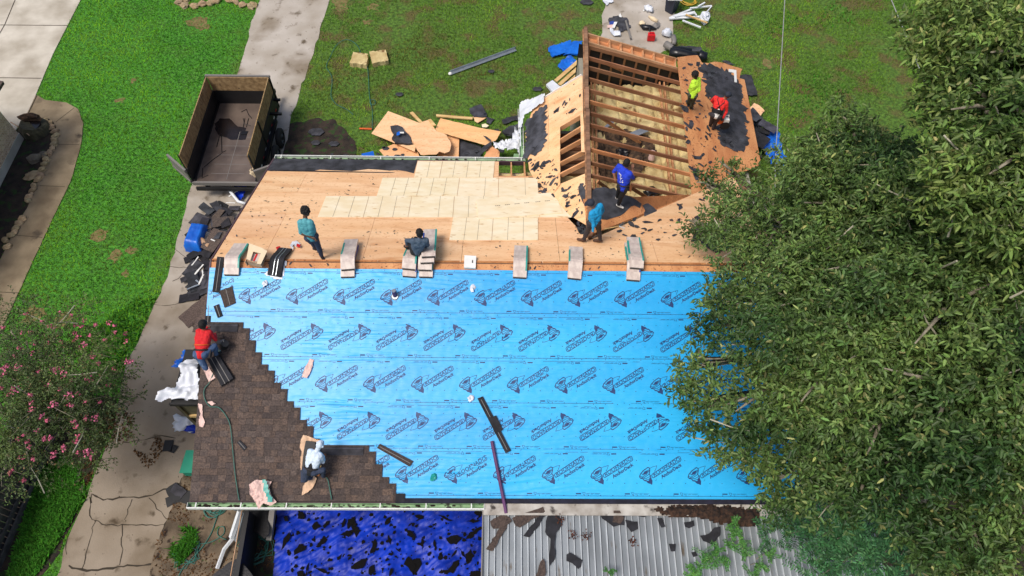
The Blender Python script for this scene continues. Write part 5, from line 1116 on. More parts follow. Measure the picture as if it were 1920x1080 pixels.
# swinging barn doors
h0=V(TX0-.05,TY0-.05,0); e0=G(316,293,1.35); d=nrm(V(e0[0]-h0[0],e0[1]-h0[1],0)); L=1.03
dr=MB(); 
for (za,zb) in ((TZ-.02,TZ+.10),(TZ+.48,TZ+.62)): dr.beam(h0+V(0,0,(za+zb)/2),h0+d*L+V(0,0,(za+zb)/2),.07,zb-za)
dr.beam(h0+V(0,0,TZ+.28),h0+d*L+V(0,0,TZ+.28),.03,.5); mk('tail_door',dr,M['metal_dull'],r)
h1=V(TX1+.06,TY0-.05,0); e1=G(507,311,1.35); d=nrm(V(e1[0]-h1[0],e1[1]-h1[1],0)); dr=MB(); dr.beam(h1+V(0,0,TZ+.56),h1+d*L+V(0,0,TZ+.56),.07,.1); dr.beam(h1+V(0,0,TZ+.28),h1+d*L+V(0,0,TZ+.28),.03,.5); mk('tail_door',dr,M['metal_dull'],r)
mb=MB(); mb.ell(V(TX1+.0,TY0+.02,TZ+.45),(.10,.07,.18),10,8,jit=.9); mk('rope_bundle',mb,M['card_pale'],r)
# drawbar
for s in (-1,1): mb=MB(); mb.beam(V((TX0+TX1)/2+s*.75,TY1+.1,.52),V((TX0+TX1)/2,TY1+1.25,.52),.09,.12); mk('drawbar',mb,M['black'],r)
mb=MB(); mb.cyl(V((TX0+TX1)/2+.35,TY1+.55,.3),V((TX0+TX1)/2+.35,TY1+.55,1.1),.04,10); mk('jack',mb,M['metal'],r); mb=MB(); mb.aabox((TX0+TX1)/2-.2,(TX0+TX1)/2+.25,TY1+.15,TY1+.5,.58,.9); mk('battery_box',mb,M['metal_dull'],r)
for y,xx in ((TY1-.25,.28),(TY0+2.75,.45)): ab('side_hook',TX1+.05,TX1+xx,y-.04,y+.04,TZ+.4,TZ+.47,'black_gloss')
# ---------------------------------------------------------------- yard things
def block(px,z0,th,m,nm,label,cat,jamp=.03,seed=0): 
    P=jag([tuple(G(*p,z0+th)[:2]) for p in px],.12,jamp,seed); mb=MB(); mb.slab([(a,b,z0+th) for a,b in P],th,NZ); return mk(nm,mb,M[m],label=label,cat=cat)
block([(662,97),(690,101),(687,122),(655,117)],0,.20,'insul','insulation_batt','left block of yellow insulation lying on the lawn','insulation',seed=1); block([(692,97),(723,93),(728,113),(698,119)],0,.2,'insul','insulation_batt','right block of yellow insulation lying on the lawn','insulation',seed=2)
mb=MB(); A=G(844,138,.06);B=G(967,93,.06); mb.beam(A,B,.16,.02); mb.beam(A+V(0,.06,.05),B+V(0,.06,.05),.02,.1); mk('metal_channel',mb,M['metal'],label='long shiny metal channel lying diagonally on the lawn',cat='metal channel')
mb=MB(); mb.ell(A,(.08,.08,.06),8,6); mk('channel_cap',mb,M['white'],label='white end cap at the lower tip of the metal channel',cat='cap')
mb=MB(); mb.tube([G(674,241,.05),G(697,242,.05)],.035,6); mk('orange_level',mb,M['orange'],label='short orange bar on the grass at the left tip of the plywood heap',cat='bar')
hosepx([(560+a/3.374,b/3.374) for a,b in [(465,815),(466,700),(450,640),(478,632),(484,655),(460,660),(447,600),(442,500),(432,415),(395,350),(380,300),(340,262),(290,252),(235,290),(205,350),(175,420),(208,480),(210,540),(205,610),(240,660),(300,690),(345,725)]],G,.06,.013,'hose','air_hose','thin green hose looping over the lawn from the plywood heap')
U=lambda a,b: (680+a/5.333,180+b/5.333)
def ply(pts,z,l,m='old_ply',jamp=0,th=.015,tilt=(0,0),seed=0,nm='plywood_scrap',cat='plywood',col=(1,1,1)):
    P=[G(*U(*p),z) for p in pts]; c=np.mean(P,0); J=jag([(p[0],p[1]) for p in P],.12,jamp,seed) if jamp else [(p[0],p[1]) for p in P]
    mb=MB(); mb.slab([(a,b,z+tilt[0]*(a-c[0])+tilt[1]*(b-c[1])) for a,b in J],th,NZ,col=col); return mk(nm,mb,M[m],label=l,cat=cat)
ply([(965,425),(960,615),(740,620),(820,380)],.30,'square plywood offcut under the torn sheet, against the far gutter',col=(.95,.85,.75))
ply([(165,540),(320,475),(440,500),(550,560),(570,612),(230,618)],.28,'low plywood sheet at the left bottom of the heap beside the gutter',col=(.92,.82,.72))
ply([(255,150),(585,285),(520,560),(310,462),(85,365)],.42,'big clean plywood sheet with a pale seam at the top left of the heap',tilt=(.05,.02))
ply([(780,228),(1160,315),(1385,350),(1330,440),(1225,487),(720,355)],.46,'long plywood strip with a ragged right end on top of the heap',jamp=.012,tilt=(-.03,0),seed=3,col=(1,.92,.75))
ply([(430,320),(560,270),(640,235),(670,225),(740,350),(840,390),(885,490),(870,560),(820,580),(770,560),(740,590),(580,592)],.60,'torn plywood sheet with a ragged lower edge in the middle of the heap',jamp=.03,tilt=(.02,-.04),seed=4,col=(1,.96,.95))
ply([(470,165),(500,155),(615,275),(590,288)],.15,'short old board pointing up-left out of the plywood heap','lumber_new',th=.05,nm='board',cat='board'); ply([(735,182),(1100,210),(1097,232),(735,203)],.12,'long old board lying on the grass above the heap','lumber_new',th=.05,nm='board',cat='board'); ply([(655,235),(680,228),(735,290),(700,295)],.66,'broken board end on the torn plywood sheet','lumber_new',jamp=.01,th=.04,nm='board',cat='board')
ply([(275,300),(350,290),(400,310),(420,350),(470,400),(500,470),(320,465),(290,420),(310,370)],.52,'black felt bundle on the left plywood sheet','felt',jamp=.04,th=.1,seed=5,nm='felt_bundle',cat='felt')
ply([(340,365),(370,350),(372,385),(340,395)],.66,'small blue label on the black felt bundle','tarp_blue',nm='label_scrap',cat='label'); ply([(372,358),(412,358),(412,372),(372,372)],.67,'white label strip on the black felt bundle','white',nm='label_scrap',cat='label')
ply([(965,432),(1180,500),(1182,612),(965,612)],.2,'flat black felt sheet between the plywood heap and the gutter','felt',jamp=.03,seed=6,nm='felt_sheet',cat='felt')
ply([(1065,125),(1120,100),(1185,80),(1215,130),(1243,175),(1240,205),(1180,212),(1110,210),(1075,170)],.12,'dark slate felt piece on the grass above the board','felt',jamp=.03,seed=7,nm='felt_sheet',cat='felt',col=(1.1,1.1,1.15))
ply([(1100,205),(1160,215),(1235,215),(1200,240),(1150,268),(1120,250)],.1,'orange plywood shard under the slate felt piece','old_ply',jamp=.03,seed=8); ply([(1235,205),(1320,230),(1280,280),(1235,265)],.08,'grey felt flake right of the plywood shard','felt',jamp=.03,seed=9,nm='felt_sheet',cat='felt'); ply([(1190,285),(1225,275),(1262,295),(1240,312),(1195,310)],.1,'small pale plywood splinter below the slate felt','new_ply',jamp=.02,seed=10)
ply([(1390,235),(1560,185),(1560,240),(1400,275)],.1,'dark felt strip on the grass left of the white tarp','felt',jamp=.04,seed=11,nm='felt_sheet',cat='felt',col=(.8,.8,.8))
ply([(1395,350),(1480,295),(1560,270),(1570,420),(1500,400),(1420,375)],.35,'black felt heap under the white tarp','felt',jamp=.05,seed=12,nm='felt_sheet',cat='felt',th=.1)
ply([(1140,580),(1210,500),(1285,450),(1290,490),(1200,570),(1160,610)],.6,'curled black felt strip beside the brown cardboard','felt',jamp=.02,seed=13,nm='felt_sheet',cat='felt')
ply([(1210,610),(1230,540),(1290,490),(1370,560),(1365,610),(1290,620)],.5,'crumpled orange board heap beside the gutter','old_ply',jamp=.05,seed=14,col=(.9,.7,.6))
ply([(1205,395),(1240,405),(1285,440),(1275,450),(1240,430)],.62,'dark sliver on the long plywood strip','felt',jamp=.01,seed=15,nm='felt_sheet',cat='felt')
sheet('white_tarp',BL(1.2),NZ,[(968,242),(973,262),(978,280),(974,296),(966,285),(954,292),(947,283),(958,272),(962,258)],0,'white_sheet',label='pointed white plastic sheet standing by the wing corner',cat='tarp',amp=.5,freq=1.6)
sheet('grey_plastic',BL(.8),NZ,[(924,272),(935,270),(950,266),(962,262),(958,278),(945,282),(930,282)],0,'white_sheet',label='crumpled grey plastic on the felt by the wing corner',cat='plastic',amp=.25,freq=5)
slabpx('green_board',BL(1.6),NZ,[(964,288),(981,289),(979,297),(962,296)],0,.03,'gutter_green',label='pale green trim piece fallen at the gutter corner',cat='trim piece')
sheet('white_tarp',lambda a,b,o=0:WL(a,b,o),nL,[(977,197),(1000,189),(1021,181),(1018,199),(998,211),(982,224),(977,245),(975,285),(972,240),(973,207)],.10,'white_sheet',label='white tarp draped over the left eave of the wing',cat='tarp',amp=.10,freq=2)
# scraps in the gutter line
mb=MB(); mb.box(G(690,291,2.3),(.18,.06,0),(-.03,.1,0),(0,0,.02)); mk('blue_plastic',mb,M['tarp_blue'],label='small blue plastic piece caught on the far gutter',cat='plastic')
rr=random.Random(77)
for i,(x,y,s,l) in enumerate([(749,177,.16,'lone dark shingle flake on the lawn below the metal channel'),(921,134,.14,'dark shingle flake on the lawn under the metal channel'),(1008,167,.2,'dark felt flake on the lawn left of the lumber'),(593,248,.3,'grey slate flake on the dirt patch beside the trailer'),(592,268,.18,'smaller grey flake below the slate on the dirt patch'),(626,270,.2,'grey flake at the right of the dirt patch'),(1100,4,.3,'dark plastic scrap at the top edge of the lawn')]):
    c=G(x,y,.05); J=jag([(c[0]+s*math.cos(t),c[1]+s*.7*math.sin(t)) for t in np.linspace(0,5.3,6)],.08,.03,i); mb=MB(); mb.slab([(a,b,.07) for a,b in J],.02,NZ); mk('felt_flake',mb,M['felt'],label=l,cat='felt flake')
for i in range(26):
    x,y=rr.choice([(rr.uniform(600,760),rr.uniform(288,296)),(rr.uniform(640,760),rr.uniform(276,296)),(rr.uniform(870,980),rr.uniform(200,300))]); c=G(x,y,.3+.4*(y>285)); s=rr.uniform(.05,.14); J=jag([(c[0]+s*math.cos(t),c[1]+s*.7*math.sin(t)) for t in np.linspace(0,5.3,6)],.08,.03,i); mb=MB(); mb.slab([(a,b,c[2]) for a,b in J],.02,NZ); mk('felt_flake',mb,M['felt'],label='small dark felt flake scattered along the far gutter and plywood heap',cat='felt flake',group='felt flakes along the far gutter')
# blue tarps and lumber
def folded(px,z,m,nm,label,layers=3,cat='tarp',jamp=.05,seed=0,amp=.05):
    r=root(nm,G(*px[0],0),label,cat)
    for k in range(layers):
        J=jag([tuple(G(*p,z)[:2]+np.array([.03*k,-.02*k])) for p in px],.15,jamp,seed+k); mb=MB(); cloth(mb,J,lambda x,y: .05+.05*k+z*0+crumple(x,y,2.5,amp,seed+k*2),.04); mk('folded_layer',mb,M[m],r,smooth=True)
    return r
folded([(1028,88),(1045,84),(1068,76),(1072,85),(1070,95),(1050,102),(1034,106)],.1,'tarp_blue','blue_tarp','left half of the folded bright blue tarp on the lawn beside the wing',seed=1); folded([(1060,92),(1072,80),(1088,80),(1092,96),(1085,104),(1056,105)],.05,'tarp_blue','blue_tarp','right half of the folded bright blue tarp on the lawn beside the wing',seed=5)
folded([(1046,122),(1056,112),(1068,107),(1078,118),(1072,128),(1056,134),(1048,128)],.1,'tarp_blue','blue_tarp','small crumpled blue tarp between the folded tarp and the lumber',seed=9,amp=.14)
sheet('blue_tarp',BL(.1),NZ,[(1058,158),(1085,142),(1095,148),(1090,155),(1062,168)],0,'tarp_blue',label='blue tarp strip between lumber and the wing wall',cat='tarp',amp=.1)
for k,l in enumerate(['outer board of the new lumber beside the wing','middle board of the new lumber beside the wing','inner board of the new lumber beside the wing']):
    A=G(1042+k*7,152+k*7,.5);B=G(1104+k*4,98+k*8,.5); mb=MB(); mb.beam(A,B,.15,.05,col=(1,1,1)); mk('lumber_board',mb,M['lumber_new'],label=l,cat='lumber')
slabpx('lumber_wrap',BL(.55),NZ,[(1024,158),(1036,150),(1057,168),(1046,180),(1038,174)],0,.1,'white_sheet',label='white wrapping round the lower end of the new lumber',cat='wrapping',jamp=.01)
# concrete pad things
X=lambda a,b:(1100+a/6.4,b/6.4)
def fl(px,z,th,m,nm,l,cat,jamp=.02,seed=0,col=(1,1,1)):
    P=jag([tuple(G(*X(*p),z)[:2]) for p in px],.1,jamp,seed) if jamp else [tuple(G(*X(*p),z)[:2]) for p in px]; mb=MB(); mb.slab([(a,b,z) for a,b in P],th,NZ,col=col); return mk(nm,mb,M[m],label=l,cat=cat)
fl([(270,210),(380,185),(480,210),(530,330),(440,375),(350,300),(265,260)],.06,.03,'felt','felt_sheet','dark grey felt heap on the concrete pad','felt',.05,1)
fl([(380,300),(432,300),(430,375),(385,375)],.09,.02,'felt','felt_sheet','square grey flap hanging off the felt heap on the pad','felt',.01,col=(.9,.9,.95))
fl([(275,260),(325,250),(330,290),(270,295)],.11,.02,'wrap_blue','printed_wrapper','blue printed wrapper piece on the felt heap','wrapper',.01); fl([(245,305),(325,290),(320,335),(250,330)],.1,.02,'pink_paper','printed_wrapper','pink wrapper piece left of the felt heap','wrapper',.02)
fl([(330,262),(368,262),(335,335),(305,330)],.13,.02,'white','paper_scrap','white paper strip across the felt heap','paper',.01); fl([(385,180),(405,160),(422,205),(392,200)],.12,.02,'white','paper_scrap','small white peak at the top of the felt heap','paper',.01)
sheet('paper_sheet',BL(.08),NZ,[X(*p) for p in [(275,345),(310,350),(330,375),(400,390),(400,435),(330,435),(285,400)]],0,'white_sheet',label='crumpled white sheet below the felt heap on the pad',cat='paper',amp=.08)
mb=MB(); mb.tube([G(*X(470,250),.1),G(*X(530,465),.1)],.045,6); mk('grey_rod',mb,M['metal_dull'],label='grey rod leaning off the felt heap towards the wing',cat='rod')
sheet('white_paper',BL(.06),NZ,[X(*p) for p in [(190,0),(230,-20),(310,0),(320,20),(290,40),(270,35),(240,75),(195,35)]],0,'white_sheet',label='white paper at the top edge left of the pad',cat='paper',amp=.08)
mb=MB(); mb.ell(G(*X(742,105),.12),(.16,.18,.12),12,8,jit=.9); mk('clear_bag',mb,M['white_sheet'],smooth=True,label='pale translucent bag near the top of the pad',cat='bag'); mb=MB(); mb.ell(G(*X(686,128),.05),(.04,.04,.04),8,6); mk('white_cup',mb,M['white'],label='tiny white cup left of the translucent bag',cat='cup')
mb=MB(); mb.tube([G(*X(745,195),.06),G(*X(795,225),.08),G(*X(850,255),.06)],[.04,.09,.07],8); mk('white_glove',mb,M['card_pale'],smooth=True,label='cream work glove lying on the pad',cat='glove')
mb=MB(); mb.tube([G(*X(650,300),.06),G(*X(690,330),.1),G(*X(760,335),.1),G(*X(830,350),.06)],[.06,.12,.12,.04],8); mk('black_bag',mb,M['black_gloss'],smooth=True,label='black plastic bag on the pad above the red fuel can',cat='bag'); mb=MB(); mb.ell(G(*X(665,280),.1),(.13,.12,.08),10,6,jit=.5); mk('white_cloth',mb,M['card_pale'],smooth=True,label='white rag at the left end of the black bag',cat='cloth')
sheet('grey_bag',BL(.06),NZ,[X(*p) for p in [(780,315),(860,275),(885,290),(860,340),(800,355)]],0,'metal_dull',label='grey blue plastic at the right end of the black bag',cat='plastic',amp=.15)
mb=MB(); mb.ell(G(*X(962,385),.14),(.19,.2,.14),12,8,jit=.9); mk('clear_bag',mb,M['white_sheet'],smooth=True,label='knotted pale rubbish bag right of the fuel can',cat='bag')
r=root('fuel_can',G(1220,75,0),'red fuel can standing on the pad beyond the wing','fuel can'); c=G(1220,72,.1); mb=MB(); mb.slab([c+V(-.13,.10,.22),c+V(.13,.10,.22),c+V(.15,-.11,.22),c+V(-.15,-.11,.22)],.27,NZ); mk('can_body',mb,M['red'],r); mb=MB(); mb.tube([c+V(-.08,0,.2),c+V(-.08,0,.3),c+V(.08,0,.3),c+V(.08,0,.2)],.02,6); mk('handle',mb,M['red'],r); mb=MB(); mb.tube([c+V(-.05,.1,.2),c+V(-.08,.35,.32)],.025,6); mk('spout',mb,M['black'],r)
r=root('wheeled_bin',G(1257,22,0),'dark wheeled bin with a white rim at the top of the pad','bin'); c=G(1257,22,0); mb=MB(); mb.tube([c+V(0,0,.05),c+V(0,0,.75)],[.25,.33],4); 
mk('bin_body',mb,M['bin'] if 'bin' in M else M['black'],r); mb=MB(); mb.box(c+V(0,0,.77),(.30,0,0),(0,.30,0),(0,0,.025)); mk('bin_rim',mb,M['white'],r); mb=MB(); mb.box(c+V(0,.01,.80),(.25,0,0),(0,.25,0),(0,0,.03)); mk('bin_lid',mb,M['bin_lid'] if 'bin_lid' in M else M['black'],r)
coil(1292,0,.42,4,'hose_yellow','garden_hose','coiled yellow hose at the top edge beside the bin',z=.05,seed=5,rt=.02)
for i,(a,b,c_,d_,l) in enumerate([(1000,215,1260,110,'white downspout crossing up-right in the pole pile'),(990,222,1390,200,'longest white downspout of the pole pile'),(1240,100,1500,72,'upper white pole of the pile beside the bin'),(1050,195,1300,150,'thick white pole in the middle of the pile'),(1150,245,1370,330,'lowest pale pole pointing down-right'),(1190,175,1450,275,'wooden pole under the white pile'),(1335,80,1418,32,'short white pole at the top of the pile'),(1425,165,1500,75,'thin pole joining the upper pole and the crumpled end'),(1285,140,1320,185,'thin short pole inside the pile')]):
    A=G(*X(a,b),.1+.03*i);B=G(*X(c_,d_),.1+.03*i); mb=MB(); mb.beam(A,B,[.09,.1,.07,.14,.06,.06,.06,.04,.04][i],.05); mk('white_pole',mb,M['pvc'] if i!=5 else M['lumber_new'],label=l,cat='pole')
mb=MB(); mb.ell(G(*X(1425,205),.2),(.18,.3,.16),10,7,jit=1.); mk('crumpled_gutter',mb,M['white_sheet'],label='crumpled white metal at the right end of the pole pile',cat='metal scrap')
for i,(a,b,c_,d_,rr_,l) in enumerate([(945,530,1050,600,.14,'short grey roll standing at the left of the black rolls'),(1040,440,1050,530,.10,'grey tube pointing up from the black rolls'),(1010,600,1250,620,.16,'upper black plastic roll beside the wing corner'),(1000,630,1330,690,.2,'large black plastic roll against the wing corner'),(1340,670,1440,690,.22,'shiny black roll end on the grass right of the wing corner')]):
    mb=MB(); A=G(*X(a,b),.25);B=G(*X(c_,d_),.25); P=[A+(B-A)*t+V(rnd.uniform(-.03,.03),rnd.uniform(-.03,.03),0) for t in (0,.3,.6,1)]; mb.tube(P,[rr_,rr_*1.1,rr_*.95,rr_*.9],12); mk('plastic_roll',mb,M['black_gloss'] if i>1 else M['metal_dull'],smooth=True,label=l,cat='roll')
fl([(1100,545),(1370,560),(1380,620),(1180,600)],.15,.05,'felt','felt_sheet','dark felt sheet behind the black rolls','felt',.03,4)
fl([(1620,730),(1690,725),(1780,775),(1700,770)],.08,.02,'felt','felt_sheet','dark felt edge on the grass beyond the wing eave','felt',.03,6)
# right of the wing
def lay(px,z,th,m,nm,l,cat,jamp=.02,seed=0,col=(1,1,1)):
    P=[tuple(G(*p,z)[:2]) for p in px]; P=jag(P,.12,jamp,seed) if jamp else P; mb=MB(); mb.slab([(a,b,z) for a,b in P],th,NZ,col=col); return mk(nm,mb,M[m],label=l,cat=cat)
lay([(1384,141),(1396,139),(1409,141),(1415,160),(1421,178),(1395,179),(1388,165)],.12,.02,'felt','felt_sheet','large black felt square on the grass right of the wing eave','felt',.02,1,(.8,.8,.8))
lay([(1414,193),(1423,197),(1434,208),(1420,222),(1401,209)],.12,.015,'old_ply','plywood_scrap','pale plywood square alone on the grass right of the wing','plywood',.02,2)
lay([(1390,182),(1396,183),(1400,195),(1392,198)],.1,.015,'old_ply','plywood_scrap','small plywood strip between the felt square and the eave','plywood',.02,3,(.85,.7,.6))
lay([(1395,180),(1405,182),(1402,192),(1397,190)],.1,.02,'felt','felt_sheet','small felt flap below the large black felt square','felt',.02,4)
heap([(1395,225),(1420,225),(1440,250),(1425,285),(1400,300),(1385,280)],22,.12,.4,'scrap_shingle','black felt scrap in the heap around the dish antenna','felt scrap',['felt','black','shingle_back'],h=.7,seed=8,group='felt scraps around the dish antenna')
r=root('dish_antenna',G(1405,250,.8),'grey satellite dish thrown down at the wing eave','dish antenna')
c=G(1404,246,1.5); mb=MB(); ax=nrm(V(.9,-.3,.45)); e1=nrm(np.cross(ax,(0,1,.2)));e2=np.cross(ax,e1); vs=[c];fs=[];n=24
for q in range(1,5):
    for k in range(n): t=2*math.pi*k/n; vs.append(c+(e1*math.cos(t)*.28+e2*math.sin(t)*.42)*q/4+ax*.08*(q/4)**2)
for k in range(n): fs.append((0,1+k,1+(k+1)%n))
for q in range(3):
    for k in range(n): a=1+q*n+k;b=1+q*n+(k+1)%n; fs.append((a,a+n,b+n,b))
mb.add(vs,fs); ds_=mk('dish',mb,M['metal'],r,smooth=True); so_=ds_.modifiers.new('s','SOLIDIFY'); so_.thickness=.015
for a,b in (((1380,270),(1398,256)),((1378,274),(1392,268)),((1398,256),(1412,270)),((1400,268),(1416,268))): mb=MB(); mb.tube([G(*a,1.0),G(*b,1.0)],.035,6); mk('mast',mb,M['metal'],r)
sheet('blue_tarp',BL(.3),NZ,[(1413,262),(1425,252),(1438,242),(1452,243),(1462,250),(1460,262),(1466,285),(1476,312),(1482,340),(1470,345),(1452,318),(1440,298),(1430,285),(1420,268)],0,'tarp_blue',label='bright blue tarp on the grass at the edge of the tree',cat='tarp',amp=.22,freq=1.8)
sheet('blue_tarp',BL(.5),NZ,[(1375,415),(1400,408),(1430,405),(1440,420),(1410,432),(1380,425)],0,'tarp_blue',label='blue tarp glimpsed under the tree near the roof corner',cat='tarp',amp=.1)
for i,(px,l) in enumerate([([(1366,414),(1374,416),(1382,440),(1372,446),(1362,425)],'white metal strip on the felt under the tree'),([(1322,418),(1331,424),(1328,430),(1320,426)],'small white scrap left of the metal strip by the tree'),([(1345,420),(1357,415),(1360,418),(1348,425)],'thin white scrap between the two by the tree')]):
    slabpx('white_scrap',FAR,nF,px,.06,.02,'white',label=l,cat='white scrap')
slabpx('brown_shingle',FAR,nF,[(1350,426),(1364,424),(1370,442),(1356,444)],.05,.012,'shingle',label='brown shingle on the felt beside the white metal strip',cat='shingle')
slabpx('white_flashing',WR,nR,[(1366,131),(1380,133),(1381,156),(1377,155),(1376,138),(1366,136)],.04,.02,'white',label='white L-shaped flashing at the wing eave corner',cat='flashing')
heap([(1352,165),(1372,160),(1392,190),(1404,230),(1400,262),(1384,240),(1365,200)],34,.10,.30,'torn_felt','torn grey felt piece piled along the right wing eave','torn felt',['felt','shingle_back','felt'],z0=0,h=.15,seed=13,group='torn felt along the right wing eave',surf=lambda a,b,z: WR(a,b,.06))
# ---------------------------------------------------------------- beds, stones, boulders
def stone(x,y,s,l,g,nm='stone',m='stone',zs=.5,z=.02,cat='stone',seed=0):
    mb=MB(); c=G(x,y,z+s*zs*.4); a=rnd.uniform(0,3.14); mb.ell(c,(s,s*rnd.uniform(.6,.85),s*zs),10,7,axes=[(math.cos(a),math.sin(a),0),(-math.sin(a),math.cos(a),0),(0,0,1)],jit=.5,col=vary((1,1,1),.2)); mk(nm,mb,M[m],label=l,cat=cat,group=g)
for x,y in [(336,4),(345,10),(365,11),(380,7),(395,5),(407,2),(442,3),(455,9),(470,12),(475,9),(430,0),(350,0)]: stone(x,y,.20,'pale border stone of the flower bed at the top edge','border stones at the top edge')
for x,y in [(84,226),(92,230),(98,238),(103,246),(105,254),(102,262),(102,270),(98,278),(93,286),(85,291),(87,299),(84,307),(79,318),(76,328),(72,336),(62,356),(64,348),(55,368),(52,376),(42,410),(36,418),(30,428),(22,440),(10,450),(26,436),(14,462)]: stone(x,y,.15,'small border stone along the garden path','border stones along the garden path')
stone(66,298,.26,'largest pale boulder in the flower bed','',nm='boulder',m='boulder',zs=.6,cat='boulder') ; stone(60,329,.27,'flat brown boulder below the largest pale one','',nm='boulder',m='stone',zs=.3,cat='boulder'); stone(82,290,.17,'grey rock wedged between boulder and border stones','',nm='boulder',m='boulder',cat='boulder')
r=root('stump_planter',G(64,240,0),'dark hollow stump beside the brick house corner','stump'); c=G(62,236,.25); mb=MB(); mb.tube([c+V(0,0,-.25),c+V(0,0,.0),c+V(.02,.02,.10)],[.52,.48,.42],9); mk('stump_wall',mb,M['wood_frame'],r); mb=MB(); mb.cyl(c+V(0,-.04,.05),c+V(.0,-.04,.112),.33,9); mk('hollow',mb,M['wet'],r); mb=MB(); mb.ell(c+V(-.1,.25,.2),(.4,.18,.12),10,6,jit=.6); mk('mossy_edge',mb,M['debris'],r)
hosepx([(20,229),(35,238),(55,254)],G,.3,.02,'card','bamboo_cane','thin cane leaning on the stump',cat='cane',smooth=False)
# neighbour house
A=G(44,262,0);B=G(-10,370,0); d=nrm(B-A); r=root('brick_house',(A[0]-2,A[1]-2,0),'neighbouring brick house corner at the left edge','house')
bm_=M['brick']; t=bm_.node_tree; n=t.nodes; bt=n.new('ShaderNodeTexBrick'); bt.inputs['Scale'].default_value=4.6; bt.inputs['Color1'].default_value=(*srgb((226,192,160)),1); bt.inputs['Color2'].default_value=(*srgb((184,140,112)),1); bt.inputs['Mortar'].default_value=(*srgb((226,214,196)),1)
tc=n.new('ShaderNodeTexCoord'); mp=n.new('ShaderNodeMapping');  t.links.new(tc.outputs['Object'],mp.inputs[0])
cx=n.new('ShaderNodeSeparateXYZ'); cb=n.new('ShaderNodeCombineXYZ'); t.links.new(tc.outputs['Object'],cx.inputs[0]); t.links.new(cx.outputs[1],cb.inputs[0]); t.links.new(cx.outputs[2],cb.inputs[1]); t.links.new(cb.outputs[0],bt.inputs['Vector']); t.links.new(bt.outputs[0],n['Principled BSDF'].inputs['Base Color'])
e=A+d*9; mb=MB(); mb.slab([A+V(0,0,2.5),e+V(0,0,2.5),e+V(-8,0,2.5),A+V(-8,.0,2.5)],2.3,NZ); mk('wall',mb,M['brick'],r); mb=MB(); q=V(.02,.01,0); mb.slab([A+q+V(0,.02,.32),e+q+V(0,0,.32),e+V(-8,0,.32),A+V(-8,.04,.32)],.34,NZ); mk('foundation',mb,M['pale_concrete'],r)
mb=MB(); q_=G(6,152,2.62); mb.slab([q_,q_+V(-.3,-7,0),q_+V(-8,-7,1.6),q_+V(-8,0,1.6)],.12,None); mk('roof',mb,M['shingle'],r)
mb=MB(); w0=A+d*1.1; mb.slab([w0+V(.03,0,1.9),w0+d*1.0+V(.03,0,1.9),w0+d*1.0+V(.03,0,1.0),w0+V(.03,0,1.0)],.03,V(1,0,0)); mk('window',mb,M['glass'],r)
# board fence
FA,FB=G(-12,1085,0),G(88,852,0); FD=nrm(FB-FA); FC=FB+FD*1.9; r=root('board_fence',FB,'dark weathered board fence with a pale kickboard at the lower left','fence')
n_=46; L=np.linalg.norm(FC-FA)
fm=MB()
A2=FA-FD*1.5; L=np.linalg.norm(FC-A2); k=0
mb=MB()
while k*.15<L: p=A2+FD*(k*.15); mb.box(p+V(-.06,0,.9+.02*(k%2)),FD*.068,np.cross(FD,V(0,0,1))*.01,V(0,0,.88),col=vary((1,1,1),.3)); k+=1
mk('boards',mb,M['fence'],r)
for z in (.35,1.5): mb=MB(); mb.beam(A2+V(0.0,0,z),FC+V(0.0,0,z),.05,.09,col=(1.6,1.6,1.6)); mk('rail',mb,M['fence'],r)
mb=MB(); mb.beam(A2+V(.05,0,.09),FC+V(.05,0,.09),.06,.18,col=(2.2,2.2,2.1)); mk('kickboard',mb,M['fence'],r)
# overhead wires
for i,(pts,l) in enumerate([([G(1475,-60,5.5),G(1454,300,5.0),G(1450,560,4.9)],'overhead service wire running down the right side of the wing'),([G(1655,-40,7.5),G(1745,180,7.5),G(1790,300,7.4)],'second overhead wire entering the tree at the top right')]):
    mb=MB(); mb.tube(pts,.013,5); mk('overhead_wire',mb,M['wire'],label=l,cat='wire')
